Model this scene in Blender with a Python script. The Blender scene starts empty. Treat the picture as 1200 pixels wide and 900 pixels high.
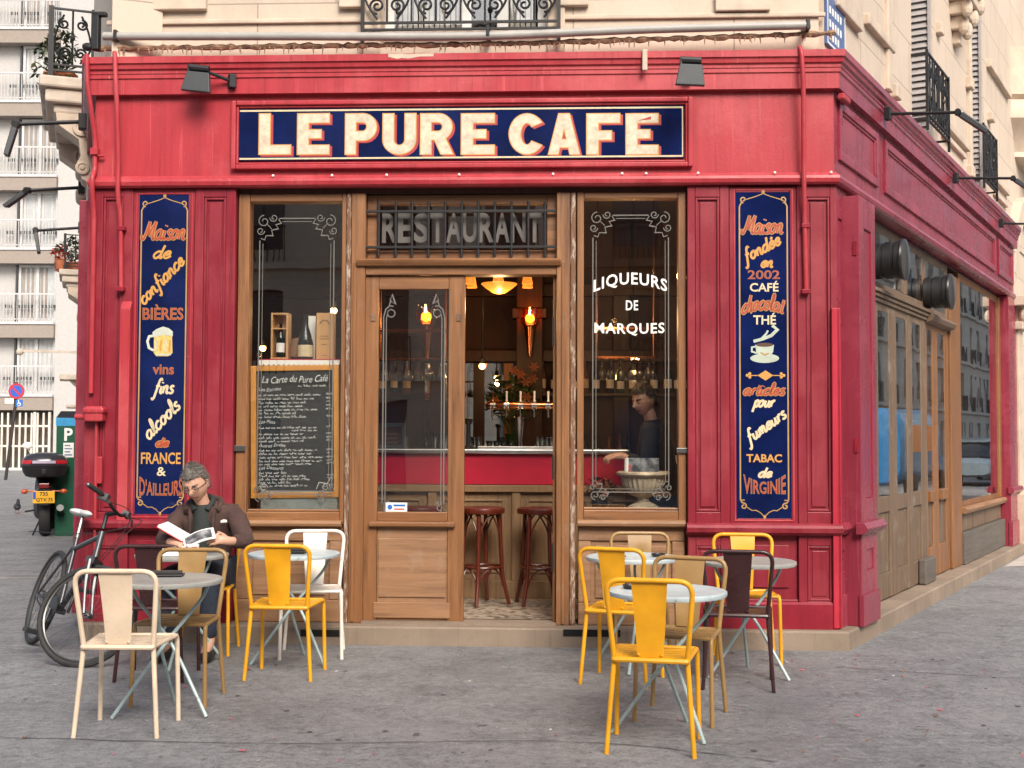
import bpy, math, random
from mathutils import Vector, Matrix, noise
random.seed(7)
SC = bpy.context.scene
COL = SC.collection
R = math.radians
PI = math.pi

# ---------------------------------------------------------------- camera
FOC, PITCH, ROLL, EYE = 1450.0, math.atan(62/1450.0), 0.004, 1.45
_fw = Vector((0, math.cos(PITCH), math.sin(PITCH)))
_u0 = Vector((0, -math.sin(PITCH), math.cos(PITCH)))
_r0 = Vector((1, 0, 0))
CR = math.cos(ROLL)*_r0 + math.sin(ROLL)*_u0
CU = -math.sin(ROLL)*_r0 + math.cos(ROLL)*_u0
CAMP = Vector((0, 0, EYE))
cd = bpy.data.cameras.new('camera'); cam = bpy.data.objects.new('camera', cd); COL.objects.link(cam)
m = Matrix.Identity(4)
for i in range(3):
    m[i][0] = CR[i]; m[i][1] = CU[i]; m[i][2] = -_fw[i]; m[i][3] = CAMP[i]
cam.matrix_world = m
cd.sensor_width = 36; cd.lens = 36*FOC/1200; cd.clip_end = 500; cd.clip_start = .05
SC.camera = cam

# ---------------------------------------------------------------- sky, sun, exposure
SUN_EL, SUN_AZ = 40, 163          # azimuth clockwise from +Y: behind the camera, a little to the right
w = bpy.data.worlds.new('World'); SC.world = w; w.use_nodes = True
nt = w.node_tree; bg = nt.nodes['Background']
sky = nt.nodes.new('ShaderNodeTexSky'); sky.sky_type = 'NISHITA'; sky.sun_disc = False
sky.sun_elevation = R(SUN_EL); sky.sun_rotation = R(SUN_AZ)
sky.air_density = 1.0; sky.dust_density = 4.0; sky.ozone_density = 1.0
hs = nt.nodes.new('ShaderNodeHueSaturation'); hs.inputs['Saturation'].default_value = .72
nt.links.new(sky.outputs[0], hs.inputs['Color']); nt.links.new(hs.outputs[0], bg.inputs[0])
bg.inputs[1].default_value = .115
sl = bpy.data.lights.new('sun', 'SUN'); sl.energy = 1.75; sl.angle = R(26); sl.color = (1, .93, .84)
so = bpy.data.objects.new('sun', sl); COL.objects.link(so)
az = R(SUN_AZ); el = R(SUN_EL)
sd = Vector((math.sin(az)*math.cos(el), math.cos(az)*math.cos(el), math.sin(el)))
so.rotation_euler = sd.to_track_quat('Z', 'Y').to_euler()
vs = SC.view_settings
vs.view_transform = 'Standard'; vs.look = 'None'; vs.gamma = 1; vs.exposure = 1.05

# ---------------------------------------------------------------- frames of the corner building
def ray(px, py): return (px-600)*CR + (450-py)*CU + FOC*_fw
def gnd(px, py, z=0):
    d = ray(px, py); return CAMP + d*((z-CAMP.z)/d.z)
def at_y(px, py, Y):
    d = ray(px, py); return CAMP + d*(Y/d.y)
GL = gnd(86, 752); GR = gnd(995.7, 763)
U = (GR-GL).normalized(); V = Vector((-U.y, U.x, 0)); Z = Vector((0, 0, 1))
O = GL + .1*V + .05*U
def frame(o, a, b):
    M = Matrix.Identity(4)
    for i in range(3): M[i][0] = a[i]; M[i][1] = b[i]; M[i][2] = Z[i]; M[i][3] = o[i]
    return M
F = frame(O, U, V)                                   # front: x along the facade, y inward
sv = ray(1440, 517); S = Vector((sv.x, sv.y, 0)).normalized(); D = Vector((-S.y, S.x, 0))
_a = GR + .1*D
_t = (O-_a).dot(V)/S.dot(V)
C = _a + S*_t                                        # the corner
SFW = frame(C, S, D); SF = F.inverted() @ SFW        # side face to the right: x along it, y inward
FL = (F.inverted() @ C).x                            # width of the front
L = Vector((-.35, 1, 0)).normalized(); LD = Vector((L.y, -L.x, 0))
LFW = frame(O, L, LD); LF = F.inverted() @ LFW       # side face to the left: x along it, y inward
def _pl(px, py, off, o, a, n):
    d = ray(px, py); t = ((o-CAMP).dot(n)-off)/d.dot(n); p = CAMP + d*t - o
    return p.dot(a), p.z
def fp(px, py, w=0): return _pl(px, py, w, O, U, V)
def sp(px, py, w=0): return _pl(px, py, w, C, S, D)
def lp(px, py, w=0): return _pl(px, py, w, O, L, LD)
def rect(x0, y0, x1, y1, w=0, f=fp):
    return (f(x0, (y0+y1)/2, w)[0], f(x1, (y0+y1)/2, w)[0], f((x0+x1)/2, y1, w)[1], f((x0+x1)/2, y0, w)[1])

# ---------------------------------------------------------------- mesh builder
AUTOSPLIT = {'air_grate', 'base_moulding', 'bottle_shelf', 'brake_lever', 'clamp', 'console', 'fork_blade', 'grip', 'hinge', 'latch_plate', 'peeling_strip', 'panel', 'reflector',
             'shutter_hinge', 'sill', 'socket', 'spout', 'stone_moulding', 'window', 'balcony_railing', 'lettering', 'window_lettering', 'print', 'plate_number', 'stand_leg', 'rail', 'slot', 'bloom', 'brace'}
class MB:
    def __init__(s): s.v = []; s.f = []; s.mi = []; s.pc = []; s.M = Matrix.Identity(4)
    def add(s, vs, fs, mi=0):
        n = len(s.v)
        s.v += [s.M @ Vector(v) for v in vs]
        nf = len(s.f); s.f += [tuple(i+n for i in f) for f in fs]; s.mi += [mi]*len(fs); s.pc.append((n, len(s.v), nf, len(s.f)))
    def box(s, x0, x1, y0, y1, z0, z1, mi=0):
        x0, x1 = min(x0, x1), max(x0, x1); y0, y1 = min(y0, y1), max(y0, y1); z0, z1 = min(z0, z1), max(z0, z1)
        s.add([(x0,y0,z0),(x1,y0,z0),(x1,y1,z0),(x0,y1,z0),(x0,y0,z1),(x1,y0,z1),(x1,y1,z1),(x0,y1,z1)],
              [(0,3,2,1),(4,5,6,7),(0,1,5,4),(1,2,6,5),(2,3,7,6),(3,0,4,7)], mi)
        return s
    def tube(s, pts, r, seg=8, cap=True, mi=0, closed=False):
        pts = [Vector(p) for p in pts]; n = len(pts)
        rs = r if isinstance(r, (list, tuple)) else [r]*n
        vs = []; fs = []; up = None
        for i, p in enumerate(pts):
            if closed: t = pts[(i+1) % n]-pts[i-1]
            else: t = pts[min(i+1, n-1)]-pts[max(i-1, 0)]
            t.normalize()
            if up is None:
                up = Vector((0, 0, 1)) if abs(t.z) < .9 else Vector((1, 0, 0))
            a = t.cross(up)
            if a.length < 1e-5: a = t.cross(Vector((.3, 1, .2)))
            a.normalize(); b = a.cross(t).normalized(); up = b
            for k in range(seg):
                q = 2*PI*k/seg; vs.append(p + (a*math.cos(q)+b*math.sin(q))*rs[i])
        m = n if closed else n-1
        for i in range(m):
            for k in range(seg):
                j = (i+1) % n
                fs.append((i*seg+k, i*seg+(k+1) % seg, j*seg+(k+1) % seg, j*seg+k))
        if cap and not closed:
            fs.append(tuple(range(seg-1, -1, -1))); fs.append(tuple((n-1)*seg+k for k in range(seg)))
        s.add(vs, fs, mi); return s
    def lathe(s, prof, c=(0, 0, 0), seg=20, mi=0, flute=0, nf=0):
        vs = []; fs = []; n = len(prof)
        for (r, z) in prof:
            for k in range(seg):
                q = 2*PI*k/seg; rr = r*(1+flute*math.cos(nf*q)) if nf else r
                vs.append((c[0]+rr*math.cos(q), c[1]+rr*math.sin(q), c[2]+z))
        for i in range(n-1):
            for k in range(seg): fs.append((i*seg+k, i*seg+(k+1) % seg, (i+1)*seg+(k+1) % seg, (i+1)*seg+k))
        fs.append(tuple(range(seg-1, -1, -1))); fs.append(tuple((n-1)*seg+k for k in range(seg)))
        s.add(vs, fs, mi); return s
    def prism(s, poly, y0, y1, mi=0):            # polygon in x,z thrust along y
        n = len(poly)
        a = sum(poly[i][0]*poly[(i+1) % n][1]-poly[(i+1) % n][0]*poly[i][1] for i in range(n))
        if a < 0: poly = poly[::-1]
        vs = [(p[0], y0, p[1]) for p in poly]+[(p[0], y1, p[1]) for p in poly]
        fs = [tuple(range(n)), tuple(range(2*n-1, n-1, -1))]
        for i in range(n): fs.append((i, i+n, (i+1) % n+n, (i+1) % n))
        s.add(vs, fs, mi); return s
    def profile(s, prof, x0, x1, mi=0):          # profile in (y,z) swept along x
        n = len(prof)
        vs = [(x0, p[0], p[1]) for p in prof]+[(x1, p[0], p[1]) for p in prof]
        fs = [tuple(range(n)), tuple(range(2*n-1, n-1, -1))]
        for i in range(n): fs.append((i, i+n, (i+1) % n+n, (i+1) % n))
        s.add(vs, fs, mi); return s
    def sphere(s, c, r, seg=14, rings=9, mi=0):
        rr = r if isinstance(r, (tuple, list)) else (r, r, r)
        vs = []; fs = []
        for i in range(rings+1):
            t = PI*i/rings
            for k in range(seg):
                q = 2*PI*k/seg
                vs.append((c[0]+rr[0]*math.sin(t)*math.cos(q), c[1]+rr[1]*math.sin(t)*math.sin(q), c[2]+rr[2]*math.cos(t)))
        for i in range(rings):
            for k in range(seg): fs.append((i*seg+k, (i+1)*seg+k, (i+1)*seg+(k+1) % seg, i*seg+(k+1) % seg))
        s.add(vs, fs, mi); return s
    def frame_rect(s, x0, x1, z0, z1, t, y0, y1, mi=0, tb=None, tt=None):   # rectangular ring, mitre-free
        tb = t if tb is None else tb; tt = t if tt is None else tt
        s.box(x0, x0+t, y0, y1, z0, z1, mi); s.box(x1-t, x1, y0, y1, z0, z1, mi)
        s.box(x0+t, x1-t, y0+.0015, y1, z0, z0+tb, mi); s.box(x0+t, x1-t, y0+.0015, y1, z1-tt, z1, mi)
        return s
    def ribbon(s, pts, wd, y, mi=0, closed=False):   # flat line on a pane, pts in x,z
        n = len(pts); vs = []; fs = []
        P = [Vector((p[0], p[1])) for p in pts]
        for i in range(n):
            a = P[i-1] if (i > 0 or closed) else P[i]; b = P[(i+1) % n] if (i < n-1 or closed) else P[i]
            t = (b-a)
            if t.length < 1e-9: t = Vector((1, 0))
            t.normalize(); nn = Vector((-t.y, t.x))
            k = 1.0
            if a != P[i] and b != P[i]:
                c = ((P[i]-a).normalized()).dot(t); k = 1/max(.5, c)
            vs += [(P[i].x+nn.x*wd/2*k, y, P[i].y+nn.y*wd/2*k), (P[i].x-nn.x*wd/2*k, y, P[i].y-nn.y*wd/2*k)]
        for i in range(n if closed else n-1):
            j = (i+1) % n; fs.append((2*i, 2*j, 2*j+1, 2*i+1))
        s.add(vs, fs, mi); return s
    def mesh(s, name):
        me = bpy.data.meshes.new(name); me.from_pydata([tuple(v) for v in s.v], [], s.f)
        for p, i in zip(me.polygons, s.mi): p.material_index = i
        return me
    def clusters(s):
        n = len(s.pc); lo = []; hi = []
        for (v0, v1, f0, f1) in s.pc:
            P = s.v[v0:v1]; lo.append([min(p[i] for p in P) for i in range(3)]); hi.append([max(p[i] for p in P) for i in range(3)])
        sz = [max(hi[i][k]-lo[i][k] for k in range(3)) for i in range(n)]; par = list(range(n))
        def root(i):
            while par[i] != i: i = par[i]
            return i
        for i in range(n):
            for j in range(i+1, n):
                g = math.sqrt(sum(max(0, lo[i][k]-hi[j][k], lo[j][k]-hi[i][k])**2 for k in range(3)))
                if g <= max(.02, .5*max(sz[i], sz[j])): par[root(j)] = root(i)
        out = {}
        for i in range(n): out.setdefault(root(i), []).append(i)
        return list(out.values())
    def build(s, name, mats, parent=None, frame=None, smooth=False, bevel=0, seg=2):
        if name in AUTOSPLIT and 1 < len(s.pc) < 400:
            cl = s.clusters()
            if len(cl) > 1:
                res = None
                for c in cl:
                    b = MB()
                    for i in c:
                        v0, v1, f0, f1 = s.pc[i]; b.add(s.v[v0:v1], [tuple(q-v0 for q in f) for f in s.f[f0:f1]])
                        b.mi[-(f1-f0):] = s.mi[f0:f1]
                    o = b._build(name, mats, parent, frame, smooth, bevel, seg); res = res or o
                return res
        return s._build(name, mats, parent, frame, smooth, bevel, seg)
    def _build(s, name, mats, parent=None, frame=None, smooth=False, bevel=0, seg=2):
        me = s.mesh(name)
        for mm in (mats if isinstance(mats, (list, tuple)) else [mats]): me.materials.append(mm)
        o = bpy.data.objects.new(name, me); COL.objects.link(o)
        if parent: o.parent = parent
        if frame is not None: o.matrix_basis = frame
        if smooth:
            me.polygons.foreach_set('use_smooth', [True]*len(me.polygons))
            try: me.set_sharp_from_angle(angle=R(40))
            except Exception: pass
        if bevel:
            b = o.modifiers.new('bevel', 'BEVEL'); b.width = bevel; b.segments = seg; b.limit_method = 'ANGLE'; b.angle_limit = R(40)
            b.harden_normals = False
        return o
def tag(o, label=None, cat=None, group=None, kind=None):
    if label: o['label'] = label
    if cat: o['category'] = cat
    if group: o['group'] = group
    if kind: o['kind'] = kind
    return o
def thing(name, label, cat, mat=None, loc=(0, 0, 0), rz=0, group=None):
    o = bpy.data.objects.new(name, None); COL.objects.link(o); o.empty_display_size = .1
    if mat is not None: o.matrix_world = mat
    else: o.location = loc; o.rotation_euler = (0, 0, rz)
    return tag(o, label, cat, group)
def kids(o): return [c for c in bpy.data.objects if c.parent == o]
def copy_tree(o, parent=None):
    c = o.copy(); COL.objects.link(c)
    if parent: c.parent = parent
    for ch in kids(o): copy_tree(ch, c)
    return c
def T(x, y, z): return Matrix.Translation((x, y, z))
def smooth_path(pts, n=6):                        # Catmull-Rom
    P = [Vector(p) for p in pts]; out = []
    for i in range(len(P)-1):
        a = P[max(i-1, 0)]; b = P[i]; c = P[i+1]; d = P[min(i+2, len(P)-1)]
        for k in range(n):
            t = k/n
            out.append(.5*((2*b)+(c-a)*t+(2*a-5*b+4*c-d)*t*t+(3*b-a-3*c+d)*t**3))
    out.append(P[-1]); return out
def fillet(pts, r, n=5):                          # polyline with rounded corners
    P = [Vector(p) for p in pts]; out = [P[0]]
    for i in range(1, len(P)-1):
        a = (P[i-1]-P[i]); b = (P[i+1]-P[i]); q = min(r, a.length*.49, b.length*.49)
        p0 = P[i]+a.normalized()*q; p1 = P[i]+b.normalized()*q
        for k in range(n+1):
            t = k/n; out.append(p0*(1-t)**2+P[i]*2*t*(1-t)+p1*t*t)
    out.append(P[-1]); return out
def evaluated(o):
    dg = bpy.context.evaluated_depsgraph_get(); dg.update()
    return bpy.data.meshes.new_from_object(o.evaluated_get(dg))
def curve_geo(cu):
    o = bpy.data.objects.new('tmp', cu); COL.objects.link(o)
    me = evaluated(o)
    vs = [(v.co.x, v.co.y) for v in me.vertices]; fs = [tuple(p.vertices) for p in me.polygons]
    bpy.data.objects.remove(o); bpy.data.curves.remove(cu); bpy.data.meshes.remove(me)
    return vs, fs
_tc = {}
def text_geo(s, off=0, shear=0, space=1):
    k = (s, off, shear, space)
    if k not in _tc:
        cu = bpy.data.curves.new('t', 'FONT'); cu.body = s; cu.size = 1; cu.offset = off; cu.shear = shear
        cu.space_character = space; cu.fill_mode = 'FRONT'; cu.resolution_u = 3
        _tc[k] = curve_geo(cu)
    return _tc[k]
def put_text(mb, s, cx, cz, wd, h, y, rot=0, shear=0, off=0, space=1, warp=None, mi=0, grow=0):
    vs, fs = text_geo(s, 0, shear, space)
    if not vs: return
    x0 = min(v[0] for v in vs); x1 = max(v[0] for v in vs); z0 = min(v[1] for v in vs); z1 = max(v[1] for v in vs)
    if off: vs, fs = text_geo(s, off, shear, space)
    sx = wd/(x1-x0) if wd else h/(z1-z0); sz = h/(z1-z0) if h else sx
    out = []; ca, sa = math.cos(rot), math.sin(rot)
    for (a, b) in vs:
        a = (a-(x0+x1)/2)*sx; b = (b-(z0+z1)/2)*sz
        if warp: a, b = warp(a, b)
        out.append((cx+a*ca-b*sa, y, cz+a*sa+b*ca))
    mb.add(out, [f for f in fs], mi)
def shape_geo(splines, off=0):
    cu = bpy.data.curves.new('s', 'CURVE'); cu.dimensions = '2D'; cu.fill_mode = 'FRONT'; cu.offset = off
    for sp_ in splines:
        q = sp_; n = len(q)
        s = cu.splines.new('POLY'); s.points.add(n-1); s.use_cyclic_u = True
        for i, p in enumerate(q): s.points[i].co = (p[0], p[1], 0, 1)
    return curve_geo(cu)

# ---------------------------------------------------------------- materials
def new_mat(name):
    m = bpy.data.materials.new(name); m.use_nodes = True
    return m, m.node_tree, m.node_tree.nodes['Principled BSDF']
def N(nt, t, **kw):
    n = nt.nodes.new(t)
    for k, v in kw.items():
        if k.startswith('i_'): n.inputs[k[2:].replace('_', ' ')].default_value = v
        else: setattr(n, k, v)
    return n
def coords(nt, scale=(1, 1, 1), rnd=True):
    tc = N(nt, 'ShaderNodeTexCoord'); mp = N(nt, 'ShaderNodeMapping'); mp.inputs['Scale'].default_value = scale
    nt.links.new(tc.outputs['Object'], mp.inputs['Vector'])
    if rnd:
        oi = N(nt, 'ShaderNodeObjectInfo'); mu = N(nt, 'ShaderNodeMath', operation='MULTIPLY'); mu.inputs[1].default_value = 37
        nt.links.new(oi.outputs['Random'], mu.inputs[0])
        cb = N(nt, 'ShaderNodeCombineXYZ')
        for i in range(3): nt.links.new(mu.outputs[0], cb.inputs[i])
        nt.links.new(cb.outputs[0], mp.inputs['Location'])
    return mp.outputs[0]
def noise_n(nt, vec, scale, detail=4, rough=.6):
    n = N(nt, 'ShaderNodeTexNoise'); n.inputs['Scale'].default_value = scale; n.inputs['Detail'].default_value = detail
    n.inputs['Roughness'].default_value = rough; nt.links.new(vec, n.inputs['Vector']); return n.outputs['Fac']
def ramp(nt, fac, stops):
    r = N(nt, 'ShaderNodeValToRGB'); cr = r.color_ramp
    while len(cr.elements) < len(stops): cr.elements.new(.5)
    for e, (p, c) in zip(cr.elements, stops):
        e.position = p; e.color = (c, c, c, 1) if isinstance(c, (int, float)) else (*c, 1)
    nt.links.new(fac, r.inputs[0]); return r.outputs[0]
def mix(nt, a, b, fac, mode='MIX'):
    n = N(nt, 'ShaderNodeMix', data_type='RGBA', blend_type=mode)
    for s, v in ((0, fac), (6, a), (7, b)):
        if hasattr(v, 'links'): nt.links.new(v, n.inputs[s])
        else: n.inputs[s].default_value = v if s == 0 else (*v, 1)
    return n.outputs[2]
def bump(nt, bs, h, strength, dist=.005):
    b = N(nt, 'ShaderNodeBump'); b.inputs['Strength'].default_value = strength; b.inputs['Distance'].default_value = dist
    nt.links.new(h, b.inputs['Height']); nt.links.new(b.outputs[0], bs.inputs['Normal'])
def sc(c, k): return tuple(min(1, x*k) for x in c)
def plain(name, c, rough=.5, metal=0, var=.12, vs=9, bmp=.15, bs_=60, spec=.5, emit=None, es=1):
    m, nt, b = new_mat(name); v = coords(nt)
    f = noise_n(nt, v, vs)
    nt.links.new(mix(nt, sc(c, 1-var), sc(c, 1+var), ramp(nt, f, [(.3, 0), (.7, 1)])), b.inputs['Base Color'])
    b.inputs['Roughness'].default_value = rough; b.inputs['Metallic'].default_value = metal
    b.inputs['Specular IOR Level'].default_value = spec
    if bmp: bump(nt, b, noise_n(nt, v, bs_), bmp, .002)
    if emit: b.inputs['Emission Color'].default_value = (*emit, 1); b.inputs['Emission Strength'].default_value = es
    return m
def painted(name, c, rough=.42, chip=(.6, .45, .36), wear=.5, faded=None, streak=(14, 14, 1.2), bmp=.25):
    m, nt, b = new_mat(name)
    v = coords(nt); vs_ = coords(nt, streak)
    big = noise_n(nt, v, 1.7, 5, .65); st = noise_n(nt, vs_, 1.0, 5, .6); fine = noise_n(nt, v, 70, 3)
    fad = faded or sc(c, 1.35)
    c1 = mix(nt, sc(c, .80), c, ramp(nt, st, [(.32, 0), (.62, 1)]))
    c2 = mix(nt, c1, fad, ramp(nt, big, [(.48, 0), (.78, .75)]))
    ch = noise_n(nt, v, 23, 6, .7)
    c3 = mix(nt, c2, chip, ramp(nt, ch, [(.735-.05*wear, 0), (.755-.05*wear, wear)]))
    dk = noise_n(nt, v, 11, 5, .7)
    c4 = mix(nt, c3, sc(c, .35), ramp(nt, dk, [(.70, 0), (.80, .5)]))
    vd = coords(nt, (26, 26, .7)); dr = noise_n(nt, vd, 1.3, 4, .6)
    c4 = mix(nt, c4, sc(c, .45), ramp(nt, dr, [(.60, 0), (.72, .55)]))
    c4 = mix(nt, c4, sc(fad, 1.25), ramp(nt, dr, [(.27, .45), (.38, 0)]))
    nt.links.new(c4, b.inputs['Base Color'])
    nt.links.new(ramp(nt, big, [(.3, rough-.1), (.7, rough+.12)]), b.inputs['Roughness'])
    b.inputs['Specular IOR Level'].default_value = .3
    ad = N(nt, 'ShaderNodeMath', operation='ADD'); nt.links.new(st, ad.inputs[0]); nt.links.new(fine, ad.inputs[1])
    bump(nt, b, ad.outputs[0], bmp, .004)
    return m
def wood(name, dark, mid, light, axis='z', rough=.5, worn=(.42, .36, .30), wear=.5):
    m, nt, b = new_mat(name)
    k = dict(z=(16, 16, .9), x=(.9, 16, 16))[axis]
    vs_ = coords(nt, k); v = coords(nt)
    g = noise_n(nt, vs_, 1.4, 8, .7); g2 = noise_n(nt, vs_, 7, 4, .7); big = noise_n(nt, v, 2.2, 4)
    c1 = mix(nt, dark, light, ramp(nt, g, [(.3, 0), (.52, .55), (.72, 1)]))
    c2 = mix(nt, c1, mid, ramp(nt, big, [(.35, 0), (.7, .8)]))
    c3 = mix(nt, c2, sc(dark, .6), ramp(nt, g2, [(.62, 0), (.75, .7)]))
    wn = noise_n(nt, v, 5, 6, .7)
    c4 = mix(nt, c3, worn, ramp(nt, wn, [(.60-.06*wear, 0), (.78-.06*wear, wear)]))
    nt.links.new(c4, b.inputs['Base Color']); b.inputs['Roughness'].default_value = rough
    bump(nt, b, g2, .35, .003)
    return m
def glass(name, tint=(.95, .96, .95), refl=1.0, base=.10):
    m, nt, b = new_mat(name); nt.nodes.remove(b)
    out = nt.nodes['Material Output']
    tr = N(nt, 'ShaderNodeBsdfTransparent'); tr.inputs[0].default_value = (*tint, 1)
    gl = N(nt, 'ShaderNodeBsdfGlossy'); gl.inputs['Roughness'].default_value = .01; gl.inputs[0].default_value = (refl, refl, refl, 1)
    v = coords(nt); nz = noise_n(nt, v, 1.6, 2); bp = N(nt, 'ShaderNodeBump'); bp.inputs['Strength'].default_value = .04; bp.inputs['Distance'].default_value = .02
    nt.links.new(nz, bp.inputs['Height']); nt.links.new(bp.outputs[0], gl.inputs['Normal'])
    lw = N(nt, 'ShaderNodeLayerWeight'); lw.inputs[0].default_value = .5
    pw = N(nt, 'ShaderNodeMath', operation='POWER'); pw.inputs[1].default_value = 3.2; nt.links.new(lw.outputs['Facing'], pw.inputs[0])
    ma = N(nt, 'ShaderNodeMath', operation='MULTIPLY_ADD'); ma.inputs[1].default_value = .92; ma.inputs[2].default_value = base
    nt.links.new(pw.outputs[0], ma.inputs[0])
    mx = N(nt, 'ShaderNodeMixShader'); nt.links.new(ma.outputs[0], mx.inputs[0])
    nt.links.new(tr.outputs[0], mx.inputs[1]); nt.links.new(gl.outputs[0], mx.inputs[2]); nt.links.new(mx.outputs[0], out.inputs[0])
    return m
def masonry(name, c, mortar, bw, bh, msize=.006, wav=.1):
    m, nt, b = new_mat(name)
    tc = N(nt, 'ShaderNodeTexCoord'); sx = N(nt, 'ShaderNodeSeparateXYZ'); cb = N(nt, 'ShaderNodeCombineXYZ')
    nt.links.new(tc.outputs['Object'], sx.inputs[0]); nt.links.new(sx.outputs[0], cb.inputs[0]); nt.links.new(sx.outputs[2], cb.inputs[1])
    br = N(nt, 'ShaderNodeTexBrick'); br.inputs['Scale'].default_value = 1; br.inputs['Brick Width'].default_value = bw
    br.inputs['Row Height'].default_value = bh; br.inputs['Mortar Size'].default_value = msize; br.inputs['Mortar Smooth'].default_value = .3
    br.inputs['Color1'].default_value = (*sc(c, .93), 1); br.inputs['Color2'].default_value = (*sc(c, 1.05), 1); br.inputs['Mortar'].default_value = (*mortar, 1)
    nt.links.new(cb.outputs[0], br.inputs['Vector'])
    v = coords(nt, (1, 1, .5), False); n1 = noise_n(nt, v, 2.3, 6, .65); n2 = noise_n(nt, v, 45, 4, .7)
    c1 = mix(nt, br.outputs['Color'], sc(c, .62), ramp(nt, n1, [(.5, 0), (.8, .55)]))
    c2 = mix(nt, c1, sc(c, .75), ramp(nt, n2, [(.55, 0), (.8, .5)]))
    nt.links.new(c2, b.inputs['Base Color']); b.inputs['Roughness'].default_value = .85
    ad = N(nt, 'ShaderNodeMath', operation='SUBTRACT'); nt.links.new(n2, ad.inputs[0]); nt.links.new(br.outputs['Fac'], ad.inputs[1])
    bump(nt, b, ad.outputs[0], .35, .006)
    return m
RED = (.40, .038, .048)
M = {}
M['red'] = painted('red paint', RED, .40, (.62, .40, .36), .65, (.52, .100, .105))
M['red_dimmed'] = painted('crimson paint of pilasters', (.225, .017, .029), .40, (.55, .34, .31), .7, (.32, .052, .063))  # darker than the fascia: part paint, part light falloff put into the colour
M['red_dark'] = painted('dark red paint', (.24, .013, .026), .40, (.5, .25, .22), .35, (.36, .03, .05))
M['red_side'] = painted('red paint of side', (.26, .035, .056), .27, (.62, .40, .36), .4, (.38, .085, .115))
M['stone'] = masonry('cream limestone', (.54, .44, .345), (.32, .25, .19), 1.15, .46)
M['stone_p'] = plain('cream stone trim', (.52, .42, .325), .85, var=.15, vs=5, bmp=.4, bs_=40)
M['step'] = painted('worn stone step', (.25, .19, .14), .8, (.07, .06, .05), .9, (.34, .26, .195), (3, 3, 3), .5)
M['wood_z'] = wood('brown oak upright', (.070, .027, .010), (.225, .092, .031), (.345, .158, .060), 'z', .45, (.30, .22, .16), .35)
M['wood_x'] = wood('brown oak rail', (.070, .027, .010), (.225, .092, .031), (.345, .158, .060), 'x', .45, (.30, .22, .16), .35)
M['wood_pale'] = wood('bleached oak panel', (.13, .062, .032), (.27, .145, .075), (.36, .215, .125), 'z', .6, (.33, .26, .20), .8)
M['wood_palex'] = wood('bleached oak board', (.12, .055, .026), (.29, .145, .064), (.37, .20, .10), 'x', .6, (.31, .24, .18), .6)
M['wood_grey'] = wood('grey weathered oak', (.060, .037, .023), (.155, .098, .058), (.22, .145, .088), 'z', .65, (.27, .22, .175), .8)
M['kick'] = wood('grey kick board', (.06, .05, .04), (.11, .092, .075), (.16, .135, .11), 'x', .7, (.18, .16, .14), .6)
def peeling(name):
    m, nt, b = new_mat(name); v = coords(nt, (22, 22, 5)); n1 = noise_n(nt, v, 1.6, 7, .75)
    nt.links.new(mix(nt, (.15, .07, .035), (.40, .31, .24), ramp(nt, n1, [(.50, 0), (.58, 1)])), b.inputs['Base Color']); b.inputs['Roughness'].default_value = .7
    bump(nt, b, n1, .6, .006); return m
M['peel'] = peeling('peeling white paint')
M['void'] = plain('black gap', (.006, .005, .005), .9, bmp=0)
M['glass'] = glass('window glass')
M['etch'] = plain('etched glass line', (.13, .12, .105), .6, var=.05, bmp=0)
M['white_letter'] = plain('white sign paint', (.82, .80, .74), .5, var=.06, bmp=0)
M['frost'] = plain('frosted letter', (.10, .09, .08), .6, var=.1, bmp=0)
M['blue'] = plain('dark blue enamel', (.004, .010, .060), .10, var=.35, vs=3, bmp=.05, bs_=6, spec=.6)
M['cream'] = plain('cream sign paint', (.60, .49, .30), .5, var=.1, vs=30, bmp=0)
M['gold'] = plain('gold sign paint', (.40, .225, .07), .45, var=.12, bmp=0)
M['orange'] = plain('orange sign paint', (.52, .26, .06), .45, var=.1, bmp=0)
M['rust_l'] = plain('rust red sign paint', (.36, .055, .025), .45, var=.15, bmp=0)
M['iron'] = plain('black iron', (.012, .012, .013), .5, var=.3, spec=.4)
M['lamp_grey'] = plain('grey lamp metal', (.045, .05, .052), .5, var=.15)
M['pipe_grey'] = plain('grey pipe', (.34, .32, .29), .45, var=.15, vs=4)
M['rusty'] = plain('rust crust', (.22, .13, .08), .9, var=.6, vs=14, bmp=1, bs_=50)
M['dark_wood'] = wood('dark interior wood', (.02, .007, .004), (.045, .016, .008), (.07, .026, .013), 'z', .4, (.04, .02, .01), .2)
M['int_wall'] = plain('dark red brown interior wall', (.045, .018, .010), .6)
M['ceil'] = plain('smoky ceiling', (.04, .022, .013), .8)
M['bar_red'] = plain('red bar front', (.42, .012, .035), .35, var=.08)
M['zinc'] = plain('zinc counter', (.62, .62, .60), .3, 1, var=.1)
M['chrome'] = plain('chrome', (.62, .60, .56), .16, 1, var=.05, bmp=0)
M['copper'] = plain('copper', (.45, .17, .07), .25, 1, var=.1, bmp=0)
M['bent'] = wood('red brown bentwood', (.055, .008, .004), (.095, .015, .007), (.14, .026, .012), 'z', .3, (.2, .06, .03), .1)
M['bulb'] = plain('lit bulb', (1, .8, .5), .4, bmp=0, emit=(1, .56, .18), es=6)
M['shade'] = plain('lit amber glass', (.45, .16, .03), .4, bmp=0, emit=(1, .27, .025), es=.5)
M['bottle_dk'] = plain('dark bottle glass', (.008, .012, .008), .08, var=.2, bmp=0)
M['bottle_gr'] = plain('green bottle glass', (.02, .055, .02), .08, var=.2, bmp=0)
M['bottle_am'] = plain('amber bottle glass', (.16, .06, .012), .08, var=.2, bmp=0)
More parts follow.
